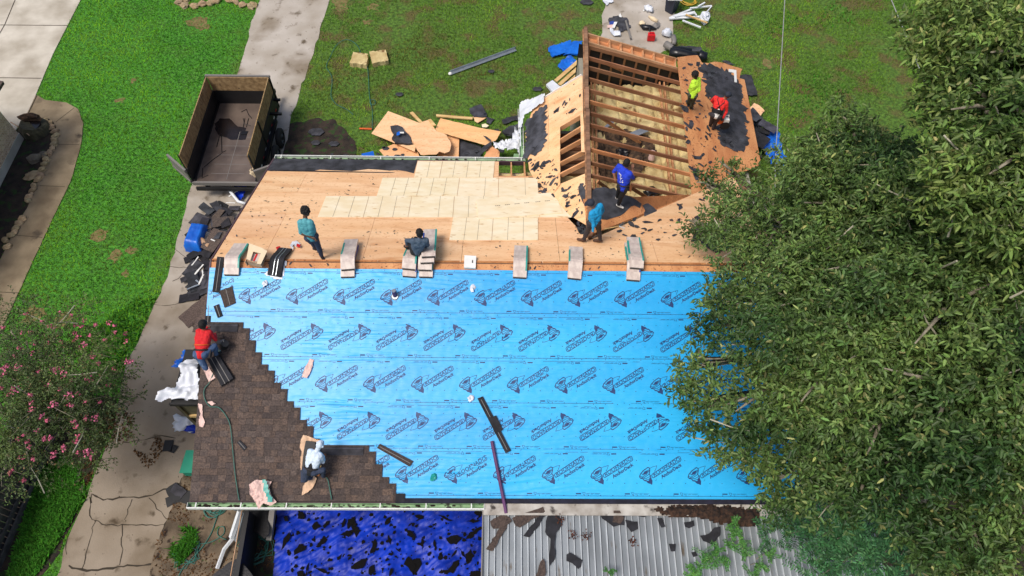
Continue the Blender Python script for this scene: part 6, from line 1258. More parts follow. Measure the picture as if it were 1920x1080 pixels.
# ---------------------------------------------------------------- foliage
def leafmat(name,rough=.5,trans=.3,spec=.4):
    return mat(name,(1.,1.,1.),rough,attr='tint',spec=spec,trans=trans)
M['leaf']=leafmat('leaf')
def leaves(name,P,Dr,length,width,colfn,parent,droop=.25,seed=0,fold=.25,kind=None):
    """P: n x 3 leaf bases, Dr: n x 3 directions"""
    r=np.random.default_rng(seed); n=len(P); D_=Dr/np.linalg.norm(Dr,axis=1,keepdims=True)
    L=length*r.uniform(.6,1.25,n)[:,None]; W=width*r.uniform(.7,1.2,n)[:,None]
    up=r.normal(0,.35,(n,3))+np.array([0,0,1.]); sd=np.cross(D_,up); sd/=np.linalg.norm(sd,axis=1,keepdims=True)+1e-9; nn=np.cross(sd,D_)
    tip=P+D_*L+np.array([0,0,-1])*L*droop*r.uniform(0,1,n)[:,None]; mid=P+D_*L*.45
    q1=P+D_*L*.28; q2=P*.28+tip*.72; f1=nn*W*fold; vs=np.stack([P,q1+sd*W*.46+f1,q2+sd*W*.36+f1,tip,q2-sd*W*.36+f1,q1-sd*W*.46+f1],1).reshape(-1,3)
    me=D.meshes.new(name); off=worldloc(parent); vs=vs-off
    me.vertices.add(6*n); me.vertices.foreach_set('co',vs.ravel()); me.loops.add(8*n)
    i=np.arange(n)*6; lv=np.stack([i,i+1,i+2,i+3,i,i+3,i+4,i+5],1).ravel().astype(np.int32)   # two triangles folded on the midrib
    me.loops.foreach_set('vertex_index',lv); me.polygons.add(2*n); me.polygons.foreach_set('loop_start',np.arange(0,8*n,4,dtype=np.int32)); me.update(calc_edges=True)
    c=colfn(P,r); c=np.repeat(c,2,axis=0); at=me.attributes.new('tint','FLOAT_COLOR','FACE'); at.data.foreach_set('color',np.column_stack([c,np.ones(2*n)]).astype(np.float32).ravel())
    me.materials.append(M['leaf']); o=D.objects.new(name,me); COL.objects.link(o); o.parent=parent; setprop(o,kind=kind); return o
def crown_pts(lobes,ntw,k,tw=.28,seed=0,shell=.55,clump=.30):
    """lobes (x,y,z,r): twig tips in the shell of each lobe, k leaves along each twig"""
    r=np.random.default_rng(seed); PP=[];DD=[]; TW=[]
    tot=sum(l[3]**2 for l in lobes)
    for (x,y,z,R) in lobes:
        n=int(ntw*R*R/tot); d=r.normal(0,1,(n,3)); d[:,2]=d[:,2]*.8+.25; d/=np.linalg.norm(d,axis=1,keepdims=True)
        # clumping: keep directions where a noise field is high so gaps appear
        keep=np.array([noise.noise(Vector(q*2.6+V(x,y,z)))>-clump*r.random()-.02 for q in d]); d=d[keep]; n=len(d)
        rad=R*(shell+(1-shell)*r.random(n)**.6)*(1+.25*np.array([noise.noise(Vector(q*2.0+V(y,z,x)*3)) for q in d]))
        c=np.array([x,y,z])+d*rad[:,None]*np.array([1,1,.62])
        t=d+r.normal(0,.45,(n,3))+np.array([0,0,.1]); t/=np.linalg.norm(t,axis=1,keepdims=True)
        TW.append((c,t))
        for j in range(k):
            f=(j+.5)/k; b=c+t*tw*f; s=r.normal(0,1,(n,3)); s-=t*(s*t).sum(1,keepdims=True); s/=np.linalg.norm(s,axis=1,keepdims=True); ld=s*.9+t*.55+np.array([0,0,.10]); PP.append(b);DD.append(ld)
    return np.concatenate(PP),np.concatenate(DD),TW
def tree(nm,label,base,lobes,ntw,k,ll,lw,colfn,seed,trunk_r=.3,group=None,tw=.28,shell=.55,npale=30,cat='tree',bark='bark',minz=0,nlimb=None):
    r=root(nm,base,label,cat,group); r_=random.Random(seed); base=np.array(base,float)
    cen=np.mean([l[:3] for l in lobes],0); top=V(cen[0],cen[1],cen[2]); 
    split=base+(V(top[0],top[1],0)-V(base[0],base[1],0))*.2+V(0,0,max(1.0,top[2]*.35)); mb=MB(); mb.tube([base-V(0,0,.1),base+(split-base)*.5+V(.08,.05,0),split],[trunk_r*1.25,trunk_r*.95,trunk_r*.8],12); mk('trunk',mb,M[bark],r,smooth=True)
    mb=MB()
    for i,l in enumerate(nlimb or lobes):
        e=V(*l[:3]); m=split+(e-split)*.5+V(r_.uniform(-.3,.3),r_.uniform(-.3,.3),r_.uniform(0,.5)); mb.tube([split-V(0,0,.2),split+(m-split)*.5+V(0,0,.15),m,m+(e-m)*.6,e],[trunk_r*.5,trunk_r*.36,trunk_r*.26,trunk_r*.16,.03],6)
        for q in range(3):
            d=nrm(V(r_.gauss(0,1),r_.gauss(0,1),abs(r_.gauss(0,.6)))); f=e+d*l[3]*.85*V(1,1,.65); ks=min(1,trunk_r*3.5); mb.tube([m+(e-m)*.6,e+(f-e)*.4+V(0,0,.1),f],[.05*ks,.03*ks,.012*ks],5)
    mk('limb',mb,M[bark],r,smooth=True)
    P,Dn,TW=crown_pts(lobes,ntw,k,tw,seed,shell)
    if minz: kk=P[:,2]>minz; P=P[kk];Dn=Dn[kk]
    leaves('crown',P,Dn,ll,lw,colfn,r,seed=seed)
    # visible pale twigs
    mb=MB(); allc=np.concatenate([t[0] for t in TW]);allt=np.concatenate([t[1] for t in TW])
    for q in range(npale):
        i=r_.randrange(len(allc)); a=allc[i]; d=allt[i]; s=V(r_.uniform(-.3,.3),r_.uniform(-.3,.3),.05); mb.tube([a-d*.55+s,a-d*.2+s*.3,a+d*.12],[.016,.012,.005],5)
    mk('twig',mb,M['twig'],r,kind='stuff'); return r
M['twig']=mat('twig',(176,170,150),.8,var=.2,scale=6)
def leafcol(c1,c2,c3,amt=.5):
    c1,c2,c3=[np.array(srgb(c)) for c in (c1,c2,c3)]
    def f(P,r):
        n=len(P); a=np.clip((fbm(P[:,0],P[:,1]+P[:,2]*.6,.9)-.28)*2.2,0,1)[:,None]; c=c1*(1-a)+c2*a
        y=(r.random(n)<.045)[:,None]; c=np.where(y,c3,c); return np.clip(c*(.45+1.1*r.random((n,1))**1.3)*(1+r.uniform(-.1,.1,(n,3))),0,1)
    return f
def sub(lobes,n,f,seed,jz=.5):
    r_=random.Random(seed); out=[]
    for (x,y,z,R) in lobes:
        out.append((x,y,z-R*.15,R*.62)); k=max(2,int(n*min(1.4,R/.8)))
        for i in range(k):
            a=r_.uniform(0,6.28); q=R*r_.uniform(.5,.95); out.append((x+math.cos(a)*q,y+math.sin(a)*q,z+r_.uniform(-jz,jz)*R+.1,R*f*r_.uniform(.6,1.25)))
    return out
def lobe(px,py,rp,z):
    if 1280<px<1480: rp*=.86
    c=G(px,py,z); d=np.linalg.norm(c-CAM); return (c[0],c[1],c[2],rp*d/FPX)
MAIN=[(1338,612,52,6.0),(1306,690,50,6.2),(1318,765,50,6.0),(1370,830,50,5.8),(1405,560,70,6.6),(1430,650,85,7.2),(1420,745,82,7.0),(1440,835,72,6.4),(1475,905,62,5.6),(1520,590,100,7.8),(1545,700,105,8.1),(1550,820,95,7.4),(1345,430,36,5.6),(1325,350,30,5.4),(1360,320,30,5.5),(1385,470,58,6.2),(1395,392,45,6.2),(1450,430,72,7.0),(1470,520,75,7.2),(1480,340,55,7.0),(1540,300,62,7.4),(1590,390,95,8.2),(1600,250,55,7.6),(1630,500,110,8.8),(1650,640,115,9.0),(1650,780,110,8.5),(1620,880,85,7.2),(1690,320,85,8.8),(1740,440,110,9.6),(1770,580,120,9.9),(1770,730,120,9.6),(1760,850,90,8.6),(1800,970,95,7.6),(1890,500,100,9.9),(1900,640,110,9.9),(1900,780,110,9.2),(1900,910,110,8.4),(1310,440,24,5.2),(1295,420,18,5.2),(1350,545,30,5.6)]
tree('broadleaf_tree','large olive green tree overhanging the right end of the blue roof',G(1740,680,0),sub([lobe(*l) for l in MAIN],6,.40,3),22000,9,.118,.046,leafcol((60,90,46),(114,140,74),(150,156,96)),1,.42,tw=.30,npale=70,nlimb=[lobe(*l) for l in MAIN])
TOPR=[(1790,40,70,11.2),(1860,20,90,11.6),(1900,110,95,11.8),(1810,120,75,11.4),(1775,190,50,11.0),(1850,210,95,11.6),(1905,300,85,11.6),(1820,310,85,11.0),(1740,210,30,10.6),(1860,400,85,10.8),(1940,420,80,11),(1930,10,90,12)]
tree('broadleaf_tree','taller olive green tree in the upper right corner of the photo',G(1900,330,0),sub([lobe(*l) for l in TOPR],6,.40,4),6000,9,.13,.050,leafcol((84,112,56),(134,156,82),(168,172,106)),2,.35,tw=.30,npale=40,nlimb=[lobe(*l) for l in TOPR])
# feathery tree and fern fronds over the metal roof
def fern(P0,D0,n,seg,seed,colc,parent,ll=.05,lw=.02,L=.45,name='crown'):
    r=np.random.default_rng(seed); P=[];Dn=[]
    for p,d in zip(P0,D0):
        for fr in range(n):
            a=r.uniform(0,6.28); e=nrm(V(math.cos(a),math.sin(a),r.uniform(-.15,.45))+d*.3); s=nrm(np.cross(e,V(0,0,1))); ln=L*r.uniform(.6,1.1)
            for q in range(seg):
                f=q/seg; b=p+e*ln*f-V(0,0,1)*.25*ln*f*f
                for sg in (-1,1): P.append(b); Dn.append(s*sg+e*.45)
    P=np.array(P);Dn=np.array(Dn); return leaves(name,P,Dn,ll,lw,colc,parent,droop=.05,seed=seed,fold=.05)
rr=random.Random(14)
FR=[(1515,985,3.5),(1540,1000,3.7),(1500,960,3.3),(1570,1010,3.9),(1600,985,4.2),(1560,960,4.0),(1620,1030,4.2),(1650,1000,4.5),(1690,1040,4.6),(1720,1000,4.8),(1580,1055,3.8),(1640,1065,4.0),(1530,1050,3.4),(1700,1075,4.4),(1750,1060,4.6),(1620,960,4.6),(1480,1000,2.9),(1660,1035,4.5),(1600,1040,4.1),(1545,1075,3.5),(1760,1030,4.9),(1590,930,4.4),(1545,935,4.0)]
b=G(1640,1000,0); r=root('mimosa_tree',b,'feathery blue-green mimosa growing beside the metal roof','tree'); P0=[];D0=[]
mb=MB(); mb.tube([b,b+V(0,0,1.5),b+V(-.2,.1,3)],[.12,.1,.06],8); mk('trunk',mb,M['bark'],r)
mb=MB()
for x,y,z in FR:
    c=G(x,y,z); mb.tube([b+V(-.1,0,2.2),(b+V(-.1,0,2.2)+c)/2+V(0,0,.3),c],[.04,.025,.01],5)
    for q in range(3): P0.append(c+V(rr.uniform(-.45,.45),rr.uniform(-.45,.45),rr.uniform(-.6,.3))); D0.append(V(0,0,.3))
mk('limb',mb,M['bark'],r); fern(P0,D0,5,11,3,leafcol((46,92,58),(80,130,80),(110,150,96)),r,.09,.034,.6)
for i,(pts,l) in enumerate([([(1372,1002),(1385,985),(1390,1010),(1375,1025),(1362,1050)],'upper feathery sapling poking over the metal roof'),([(1325,1040),(1340,1050),(1318,1060),(1345,1030)],'middle feathery sapling low over the metal roof'),([(1300,1068),(1312,1075),(1290,1078)],'lowest feathery sprig at the bottom edge of the metal roof'),([(1400,1040),(1420,1055),(1440,1035),(1410,1075)],'feathery sapling between the metal roof and the mimosa'),([(1140,1070),(1150,1073)],'tiny green sprig on the metal roof near the bottom centre')]):
    c=G(*pts[0],0); c2=G(*pts[0],2.4) if i in (0,1,3) else G(*pts[0],2.3); r=root('sapling',c2,l,'sapling'); mb=MB(); 
    for p in pts: mb.tube([c2-V(0,.2,.3),G(*p,2.6)],[.012,.008],4)
    mk('stem',mb,M['bark'],r); fern([G(*p,2.7)+V(rr.uniform(-.08,.08),rr.uniform(-.08,.08),0) for p in pts for _ in range(2)],[V(0,0,1)]*(2*len(pts)),3 if i<4 else 2,10,20+i,leafcol((56,110,48),(90,146,66),(120,160,80)),r,.06 if i<4 else .03,.022,.26 if i<4 else .12)
# crape myrtle with pink blossoms
CM=[(50,640,60,2.4),(110,620,55,2.5),(160,660,60,2.7),(60,720,80,3.0),(130,720,75,3.1),(190,720,50,2.7),(200,780,45,2.5),(130,800,75,2.9),(50,810,80,3.1),(20,700,60,2.8),(170,850,45,2.3),(100,870,50,2.5),(225,700,25,2.4),(240,745,22,2.3),(10,880,50,2.8),(20,620,45,2.3),(90,760,80,3.4),(0,760,70,3.2),(150,760,60,3.1)]
cml=[lobe(*l) for l in CM]; b=G(95,800,0)
cm=tree('crape_myrtle','crape myrtle with small dark leaves and pink blossoms at the left edge',b,sub(cml,4,.4,6),5600,8,.060,.034,leafcol((72,90,50),(104,124,64),(132,112,76)),5,.08,tw=.3,npale=22,shell=.25,cat='flowering tree',nlimb=cml)
rr=random.Random(9); fl_=[(158,605),(45,625),(95,610),(115,585),(80,600),(112,645),(35,690),(65,660),(175,670),(210,690),(170,700),(245,680),(200,640),(240,637),(115,730),(130,745),(105,760),(80,780),(135,790),(95,820),(60,835),(40,860),(22,880),(45,820),(148,740),(190,750),(120,700),(60,770),(150,820),(20,885),(46,900),(160,650),(35,650),(75,700),(200,725),(180,785),(90,640),(140,610),(20,735),(58,745),(105,850),(172,862)]
fl_+=[(rr.uniform(5,235),rr.uniform(590,860)) for _ in range(46)]
for (x,y) in fl_:
    z=2.6+.9*math.exp(-((x-90)**2+(y-760)**2)/9000.); c=G(x+rr.uniform(-4,4),y+rr.uniform(-4,4),z+.25); mb=MB(); big=rr.random()<.16; R=.13 if big else .075; col=(1,1,1) if big else (.85,.75,.75)
    for q in range(26 if big else 14):
        d=nrm(V(rr.gauss(0,1),rr.gauss(0,1),abs(rr.gauss(0,1)))); p=c+d*R*rr.uniform(.3,1); e=nrm(V(rr.gauss(0,1),rr.gauss(0,1),.6))*.03; f=nrm(np.cross(e,d))*.022; mb.add([p-e,p+f,p+e,p-f],[(0,1,2,3)],col=vary(col,.2,rr))
    mk('blossom',mb,M['blossom'],cm)
# ---------------------------------------------------------------- people
def capsule(bm_,a,b,ra,rb,seg=14,rings=5):
    a,b=np.asarray(a,float),np.asarray(b,float); d=b-a;L=np.linalg.norm(d)
    if L<1e-5: d=V(0,0,1)
    d=nrm(d); e1=nrm(np.cross(d,(0.31,.2,1) if abs(d[2])<.9 else (1,0.1,0)));e2=np.cross(d,e1); vs=[];R=[]
    for i in range(rings+1): t=math.pi/2*(1-i/rings); R.append((a-d*math.sin(t)*ra,math.cos(t)*ra))
    for i in range(rings+1): t=math.pi/2*i/rings; R.append((b+d*math.sin(t)*rb,math.cos(t)*rb))
    for c,r in R:
        for k in range(seg): t=2*math.pi*k/seg; vs.append(c+(e1*math.cos(t)+e2*math.sin(t))*max(r,1e-4))
    fs=[(i*seg+k,i*seg+(k+1)%seg,(i+1)*seg+(k+1)%seg,(i+1)*seg+k) for i in range(len(R)-1) for k in range(seg)]
    bm_.add(vs,fs)
def segdist(P,a,b):
    ab=b-a; t=np.clip(((P-a)@ab)/(ab@ab+1e-9),0,1); return np.linalg.norm(P-(a+t[:,None]*ab),axis=1)
def remesh(mb,voxel,smooth=3,fac=.5):
    me=D.meshes.new('t'); me.from_pydata(mb.v,[],mb.f); o=D.objects.new('t',me); COL.objects.link(o)
    m=o.modifiers.new('r','REMESH'); m.mode='VOXEL'; m.voxel_size=voxel
    if smooth: s=o.modifiers.new('s','SMOOTH'); s.iterations=smooth; s.factor=fac
    dg=bpy.context.evaluated_depsgraph_get(); dg.update(); e=D.meshes.new_from_object(o.evaluated_get(dg)); D.objects.remove(o); D.meshes.remove(me); return e
def person(org,sc,base,J,label,look,mats,hair,shorts=None,sleeve=0.,voxel=.0105,extra=None,hatc=None,grips=None,surf=None):
    """J: joint -> (crop x, crop y, height above base). joints are placed by eye on the real photo and height"""
    def W(k): x,y,h=J[k]; return G(org[0]+x/sc,org[1]+y/sc,base+h)
    q={k:W(k) for k in J}
    if globals().get('DBG'):
        L=lambda a,b: round(float(np.linalg.norm(q[a]-q[b])),2)
        print('PERSON',label[:30],'uarm',L('shL','elL'),L('shR','elR'),'farm',L('elL','haL'),L('elR','haR'),'sh',L('shL','shR'),'hip',L('hiL','hiR'),'thigh',L('hiL','knL'),L('hiR','knR'),'shin',L('knL','anL'),L('knR','anR'),'torso',round(float(np.linalg.norm((q['shL']+q['shR'])/2-(q['hiL']+q['hiR'])/2)),2),'neck-head',L('neck','head'),'foot',L('anL','toL'),L('anR','toR'))
    look=nrm(look); segs=[]; mb=MB()
    def c(a,b,ra,rb,m): capsule(mb,a,b,ra,rb); segs.append((np.array(a,float),np.array(b,float),m,(ra+rb)/2))
    hc=(q['hiL']+q['hiR'])/2; sc_=(q['shL']+q['shR'])/2; sp_=nrm(sc_-hc); side=nrm(q['shR']-q['shL']); fw=nrm(np.cross(sp_,side)); 
    if np.dot(fw,look)<-.2: fw=-fw
    waist=hc+(sc_-hc)*.38; chest=hc+(sc_-hc)*.74
    hs=nrm(q['hiR']-q['hiL'])
    # legs
    for s in 'LR':
        hi,kn,an,to=q['hi'+s],q['kn'+s],q['an'+s],q['to'+s]
        c(hi,kn,.092,.062,'pants'); calf=kn+(an-kn)*.35-(-fw)*0; c(kn,calf,.060,.060,'pants'); c(calf,an+(kn-an)*.12,.060,.045,'pants')
        c(an,an+(to-an)*.25,.042,.043,'shoe'); c(an+(to-an)*.05-V(0,0,.025),to-V(0,0,.02),.043,.036,'shoe'); heel=an-(to-an)*.22-V(0,0,.02); c(an,heel,.04,.036,'shoe')
    c(q['hiL'],q['hiR'],.105,.105,'pants'); c(hc,waist,.115,.115,'pants' if sleeve is None else 'belt')
    # torso
    for s,sg in (('L',-1),('R',1)):
        w1=waist+hs*sg*.055; ch=chest+side*sg*.075; c(waist+hs*sg*.045,w1,.106,.106,'shirt'); c(w1,ch,.104,.112,'shirt'); c(ch,q['sh'+s]*.82+sc_*.18,.104,.075,'shirt')
    c(q['shL'],q['shR'],.066,.066,'shirt'); c(chest,sc_,.12,.085,'shirt')
    neck=q['neck']; head=q['head']; c(sc_,sc_+(neck-sc_)*.35,.07,.06,'shirt'); c(sc_+(neck-sc_)*.45,neck,.054,.05,'skin' if mats.get('hood') is None else 'hood'); c(neck,head-nrm(head-neck)*.05,.052,.05,'skin' if mats.get('hood') is None else 'hood')
    # arms and hands
    for s in 'LR':
        sh,el,ha=q['sh'+s],q['el'+s],q['ha'+s]; 
        um=sh+(el-sh)*.5; c(sh,um,.066,.054,'shirt'); m2='shirt' if sleeve>=.5 else 'skin'; c(um,el,.053,.043,'shirt' if sleeve>=.4 else 'skin')
        fm=el+(ha-el)*.4; mm='shirt' if sleeve>=1 else 'skin'; c(el,fm,.043,.042,mm); c(fm,ha,.040,.028,mm)
        # hand: palm, five curled fingers
        d=nrm(ha-el); gd=nrm(np.cross(d,fw)) if abs(np.dot(d,fw))<.95 else side; pn=nrm(np.cross(gd,d)); hm='glove' if mats.get('glove') else 'skin'
        pc=ha+d*.055; c(ha,pc+gd*.018,.026,.024,hm); c(ha+gd*-.005,pc-gd*.020,.024,.022,hm)
        for i,(o,ln) in enumerate(((-.030,.062),(-.010,.075),(.010,.070),(.029,.055))):
            a=pc+gd*o+d*.012; b=a+d*ln*.5+pn*.012; e=b+d*ln*.25+pn*ln*.45; c(a,b,.0115,.0105,hm); c(b,e,.0105,.0095,hm)
        a=ha+d*.02-gd*.024; b=a+d*.035-gd*.024+pn*.01; c(a,b,.013,.012,hm); c(b,b+d*.028+pn*.012,.012,.010,hm)
    # head
    up=nrm(head-neck); up=nrm(up*.7+V(0,0,.5)); lf=nrm(look-up*np.dot(look,up)*.6); sd=nrm(np.cross(lf,up)); up2=np.cross(sd,lf)
    hm='hood' if mats.get('hood') else 'skin'
    mb.ell(head+up2*.02,(.078,.096,.105),14,10,axes=[sd,lf,up2]); segs.append((head,head+up2*.03,hm,.09))
    c(head-up2*.05+lf*.035,head-up2*.075+lf*.055,.052,.038,'skin'); c(head+lf*.088-up2*.0,head+lf*.108-up2*.022,.010,.014,'skin')
    for sg in (-1,1): c(head+sd*sg*.078-up2*.005,head+sd*sg*.084+up2*.02-lf*.005,.014,.018,hm); c(head+lf*.084+sd*sg*.03+up2*.03,head+lf*.088+sd*sg*.012+up2*.03,.010,.010,'skin')
    me=remesh(mb,voxel,3,.45); n=len(me.vertices); co=np.empty(3*n); me.vertices.foreach_get('co',co); co=co.reshape(-1,3)
    names=[k for k in dict.fromkeys(s[2] for s in segs)]; 
    # cloth wrinkles
    nv=np.empty(3*n); me.vertices.foreach_get('normal',nv); nv=nv.reshape(-1,3)
    pc=np.empty(3*len(me.polygons)); me.polygons.foreach_get('center',pc); pc=pc.reshape(-1,3)
    best=np.full(len(pc),1e9);idx=np.zeros(len(pc),int)
    bv=np.full(n,1e9);iv=np.zeros(n,int)
    for a,b,m,r in segs:
        d=segdist(pc,a,b)-r; k=d<best; best[k]=d[k]; idx[k]=names.index(m)
        d=segdist(co,a,b)-r; k=d<bv; bv[k]=d[k]; iv[k]=names.index(m)
    clothv=np.isin(iv,[names.index(k) for k in names if k in('shirt','pants','hood','belt')])
    wr=np.array([abs(noise.noise(Vector((p[0]*9,p[1]*9,p[2]*13))))*1.6+.7*noise.noise(Vector((p[0]*24,p[1]*24,p[2]*30))) for p in co])*.0085; co=co+nv*np.where(clothv,wr,0)[:,None]
    o_=V(*hc); o_[2]=base; me.vertices.foreach_set('co',(co-o_).ravel()); 
    for k in names: me.materials.append(M[mats.get(k,mats.get('skin') if k in('skin','glove') else mats.get('shirt'))])
    me.polygons.foreach_set('material_index',idx.astype(np.int32)); me.polygons.foreach_set('use_smooth',[True]*len(me.polygons)); me.update()
    p=D.objects.new('person',me); COL.objects.link(p); p.location=tuple(o_); me.name='person'; setprop(p,label,'person')
    def ch(nm,m_,mat_,smooth=True):
        return mk(nm,m_,M[mat_],p,smooth=smooth)
    # eyes and mouth
    for sg in (-1,1): e=MB(); e.ell(head+lf*.083+sd*sg*.032+up2*.012,(.013,.009,.009),8,6,axes=[sd,lf,up2]); ch('eye',e,'eye')
    e=MB(); e.ell(head+lf*.086-up2*.052,(.024,.010,.006),8,6,axes=[sd,lf,up2]); ch('mouth',e,'lip')
    if hair:
        h=MB(); R=hair[1]; h.ell(head+up2*.035-lf*.018,(.082*R,.095*R,.092*R),20,14,axes=[sd,lf,up2]);
        h.ell(head-up2*.02-lf*.045,(.078*R,.06*R,.075),14,10,axes=[sd,lf,up2])
        h2=remesh(h,.009,1,.5); n2=len(h2.vertices); cc=np.empty(3*n2);h2.vertices.foreach_get('co',cc);cc=cc.reshape(-1,3);nn=np.empty(3*n2);h2.vertices.foreach_get('normal',nn);nn=nn.reshape(-1,3)
        cc=cc+nn*np.array([noise.noise(Vector(p_*hair[2]))*hair[3] for p_ in cc])[:,None]; h2.vertices.foreach_set('co',(cc-o_).ravel()); h2.materials.append(M[hair[0]]); h2.update(); ho=D.objects.new('hair',h2); COL.objects.link(ho); ho.parent=p
    if hatc:
        h=MB(); h.ell(head+up2*.045-lf*.006,(.096,.112,.092),20,12,axes=[sd,lf,up2]); b=MB(); vs=[]; n3=14
        for i in range(n3+1):
            t=math.pi*(i/n3); x=math.cos(t)*.082; y=.07+math.sin(t)*.085; vs+=[head+up2*.050+sd*x*.98+lf*.085*math.sin(t)**.5*.9,head+up2*(.035-.02*math.sin(t))+sd*x+lf*(.09+.075*math.sin(t))]
        b.add(vs,[(2*i,2*i+2,2*i+3,2*i+1) for i in range(n3)]); ho=ch('cap',h,hatc[0]); bo=mk('brim',b,M[hatc[0]],ho); sm=bo.modifiers.new('s','SOLIDIFY'); sm.thickness=.008
    if extra: extra(p,q,dict(hc=hc,waist=waist,chest=chest,sc=sc_,side=side,fw=fw,head=head,lf=lf,up=up2,sd=sd,hs=hs),ch)
    return p
def toolbelt(p,q,k,ch,leather='leather',side_=1,back=1):
    hc=k['hc']*.45+k['waist']*.55; ax=nrm(k['sc']-k['hc']); e1=k['hs'];e2=nrm(np.cross(ax,e1)); P=[hc+e1*math.cos(t)*.155+e2*math.sin(t)*.13 for t in np.linspace(0,2*math.pi,25)]; mb=MB(); mb.tube(P,.02,6,cap=False); ch('tool_belt',mb,'boot_dark')
    for a in (side_*.25,side_*.9) if back else (side_*.3,):
        c=hc+e1*math.cos(a if side_>0 else math.pi+a)*.175+e2*math.sin(a)*.15*back-ax*.09; mb=MB(); mb.box(c,e1*.055,e2*.05,ax*.09); po=ch('pouch',mb,leather,False)
        m2=MB(); m2.tube([c+ax*.05,c+ax*.16+e1*.02],.012,6); mk('tool_handle',m2,M['lumber_new'],po)
# teal T-shirt, standing at the left
b=fz(0,.13)
person((540,380),9.,b,dict(head=(300,150,1.62),neck=(290,235,1.46),shL=(205,330,1.38),shR=(385,330,1.38),elL=(215,510,1.12),haL=(400,590,1.02),elR=(440,440,1.12),haR=(470,560,.93),hiL=(345,590,.90),hiR=(440,560,.92),knL=(430,690,.50),anL=(455,770,.09),toL=(560,785,.05),knR=(515,745,.48),anR=(570,905,.09),toR=(605,955,.03)),
 'standing worker in teal T-shirt and faded jeans at the left of the bare deck',V(.75,-.55,-.45),dict(skin='skin_dark',shirt='teal_shirt',pants='jeans_dark',shoe='boot_dark',belt='teal_shirt'),('hair',1.22,34.,.022),sleeve=.5)
# grey shirt, sitting on the bundles, seen from behind
b=ZR-.02
person((740,415),9.,b,dict(head=(418,190,1.02),neck=(420,262,.86),shL=(300,335,.78),shR=(530,320,.80),elL=(200,320,.60),haL=(205,390,.44),elR=(560,400,.56),haR=(520,430,.34),hiL=(330,500,.36),hiR=(430,500,.36),knL=(240,330,.52),anL=(215,440,.14),toL=(170,410,.05),knR=(360,300,.50),anR=(330,330,.06),toR=(300,280,.03)),
 'sitting worker in dark grey shirt on the bundles, seen from behind',V(-.25,.9,-.1),dict(skin='skin',shirt='grey_shirt',pants='pants_black',shoe='boot_dark',belt='grey_shirt'),('hair',1.06,40.,.006),sleeve=1)
# turquoise sweatshirt, walking with head down
b=fz(0,.9)
person((1070,360),9.8125,b,dict(head=(370,215,1.50),neck=(425,285,1.36),shL=(385,400,1.26),shR=(545,250,1.34),elL=(425,570,1.00),haL=(410,715,.80),elR=(590,330,1.1),haR=(560,420,.98),hiL=(370,570,.88),hiR=(490,560,.90),knL=(320,700,.50),anL=(240,880,.09),toL=(135,860,.05),knR=(520,700,.48),anR=(545,890,.09),toR=(435,885,.05)),
 'stooping worker in turquoise sweatshirt, dark cap and brown boots stepping left',V(-.6,.2,-.7),dict(skin='skin',shirt='turq_shirt',pants='pants_dark',shoe='boot',belt='turq_shirt'),None,sleeve=1,hatc=('cap',))
# royal blue shirt with white print on the back
def ex_blue(p,q,k,ch):
    toolbelt(p,q,k,ch,'leather',1,1)
    c=k['chest']*.75+k['waist']*.25-k['fw']*.118-k['side']*.03; rr=random.Random(2); mb=MB(); ax=nrm(k['sc']-k['hc']); n_=-k['fw']
    for i in range(22):
        u=rr.uniform(-.05,.05);v=rr.uniform(-.12,.12); c0=c+k['side']*(u-v*.45)+ax*v+n_*(.012-.4*u*u); mb.beam(c0,c0+(k['side']*rr.uniform(-.03,.03)+ax*rr.uniform(-.03,.03)),.014,.008,n_)
    ch('shirt_print',mb,'white',False)
b=wr_z(10.4,2.5)
person((1130,290),9.8125,b,dict(head=(445,150,1.66),neck=(430,225,1.52),shL=(300,215,1.44),shR=(505,355,1.42),elL=(205,315,1.20),haL=(225,430,1.06),elR=(560,430,1.20),haR=(545,265,1.34),hiL=(330,590,.94),hiR=(420,610,.94),knL=(300,670,.52),anL=(262,790,.09),toL=(235,775,.05),knR=(330,790,.50),anR=(290,925,.09),toR=(370,965,.04)),
 'worker in royal blue T-shirt with white back print and tool belt, by the open rafters',V(.55,.75,-.2),dict(skin='skin',shirt='blue_shirt',pants='pants_black',shoe='shoe_white',belt='blue_shirt'),('hair',1.08,40.,.008),sleeve=.5,extra=ex_blue)
# neon shirt
b=wr_z(13.5,8.4)
person((1270,125),11.37,b,dict(head=(370,170,1.60),neck=(390,255,1.46),shL=(340,330,1.38),shR=(455,270,1.38),elL=(350,470,1.12),haL=(330,560,1.0),elR=(470,500,1.12),haR=(370,580,1.0),hiL=(290,600,.92),hiR=(370,610,.92),knL=(260,730,.50),anL=(215,790,.09),toL=(140,720,.05),knR=(320,760,.50),anR=(280,900,.09),toR=(200,960,.04)),
 'worker in neon yellow shirt and camouflage trousers on the right side of the wing',V(-.7,.35,-.4),dict(skin='skin_dark',shirt='neon_shirt',pants='camo',shoe='shoe_orange',belt='neon_shirt'),('hair',1.16,36.,.014),sleeve=1)
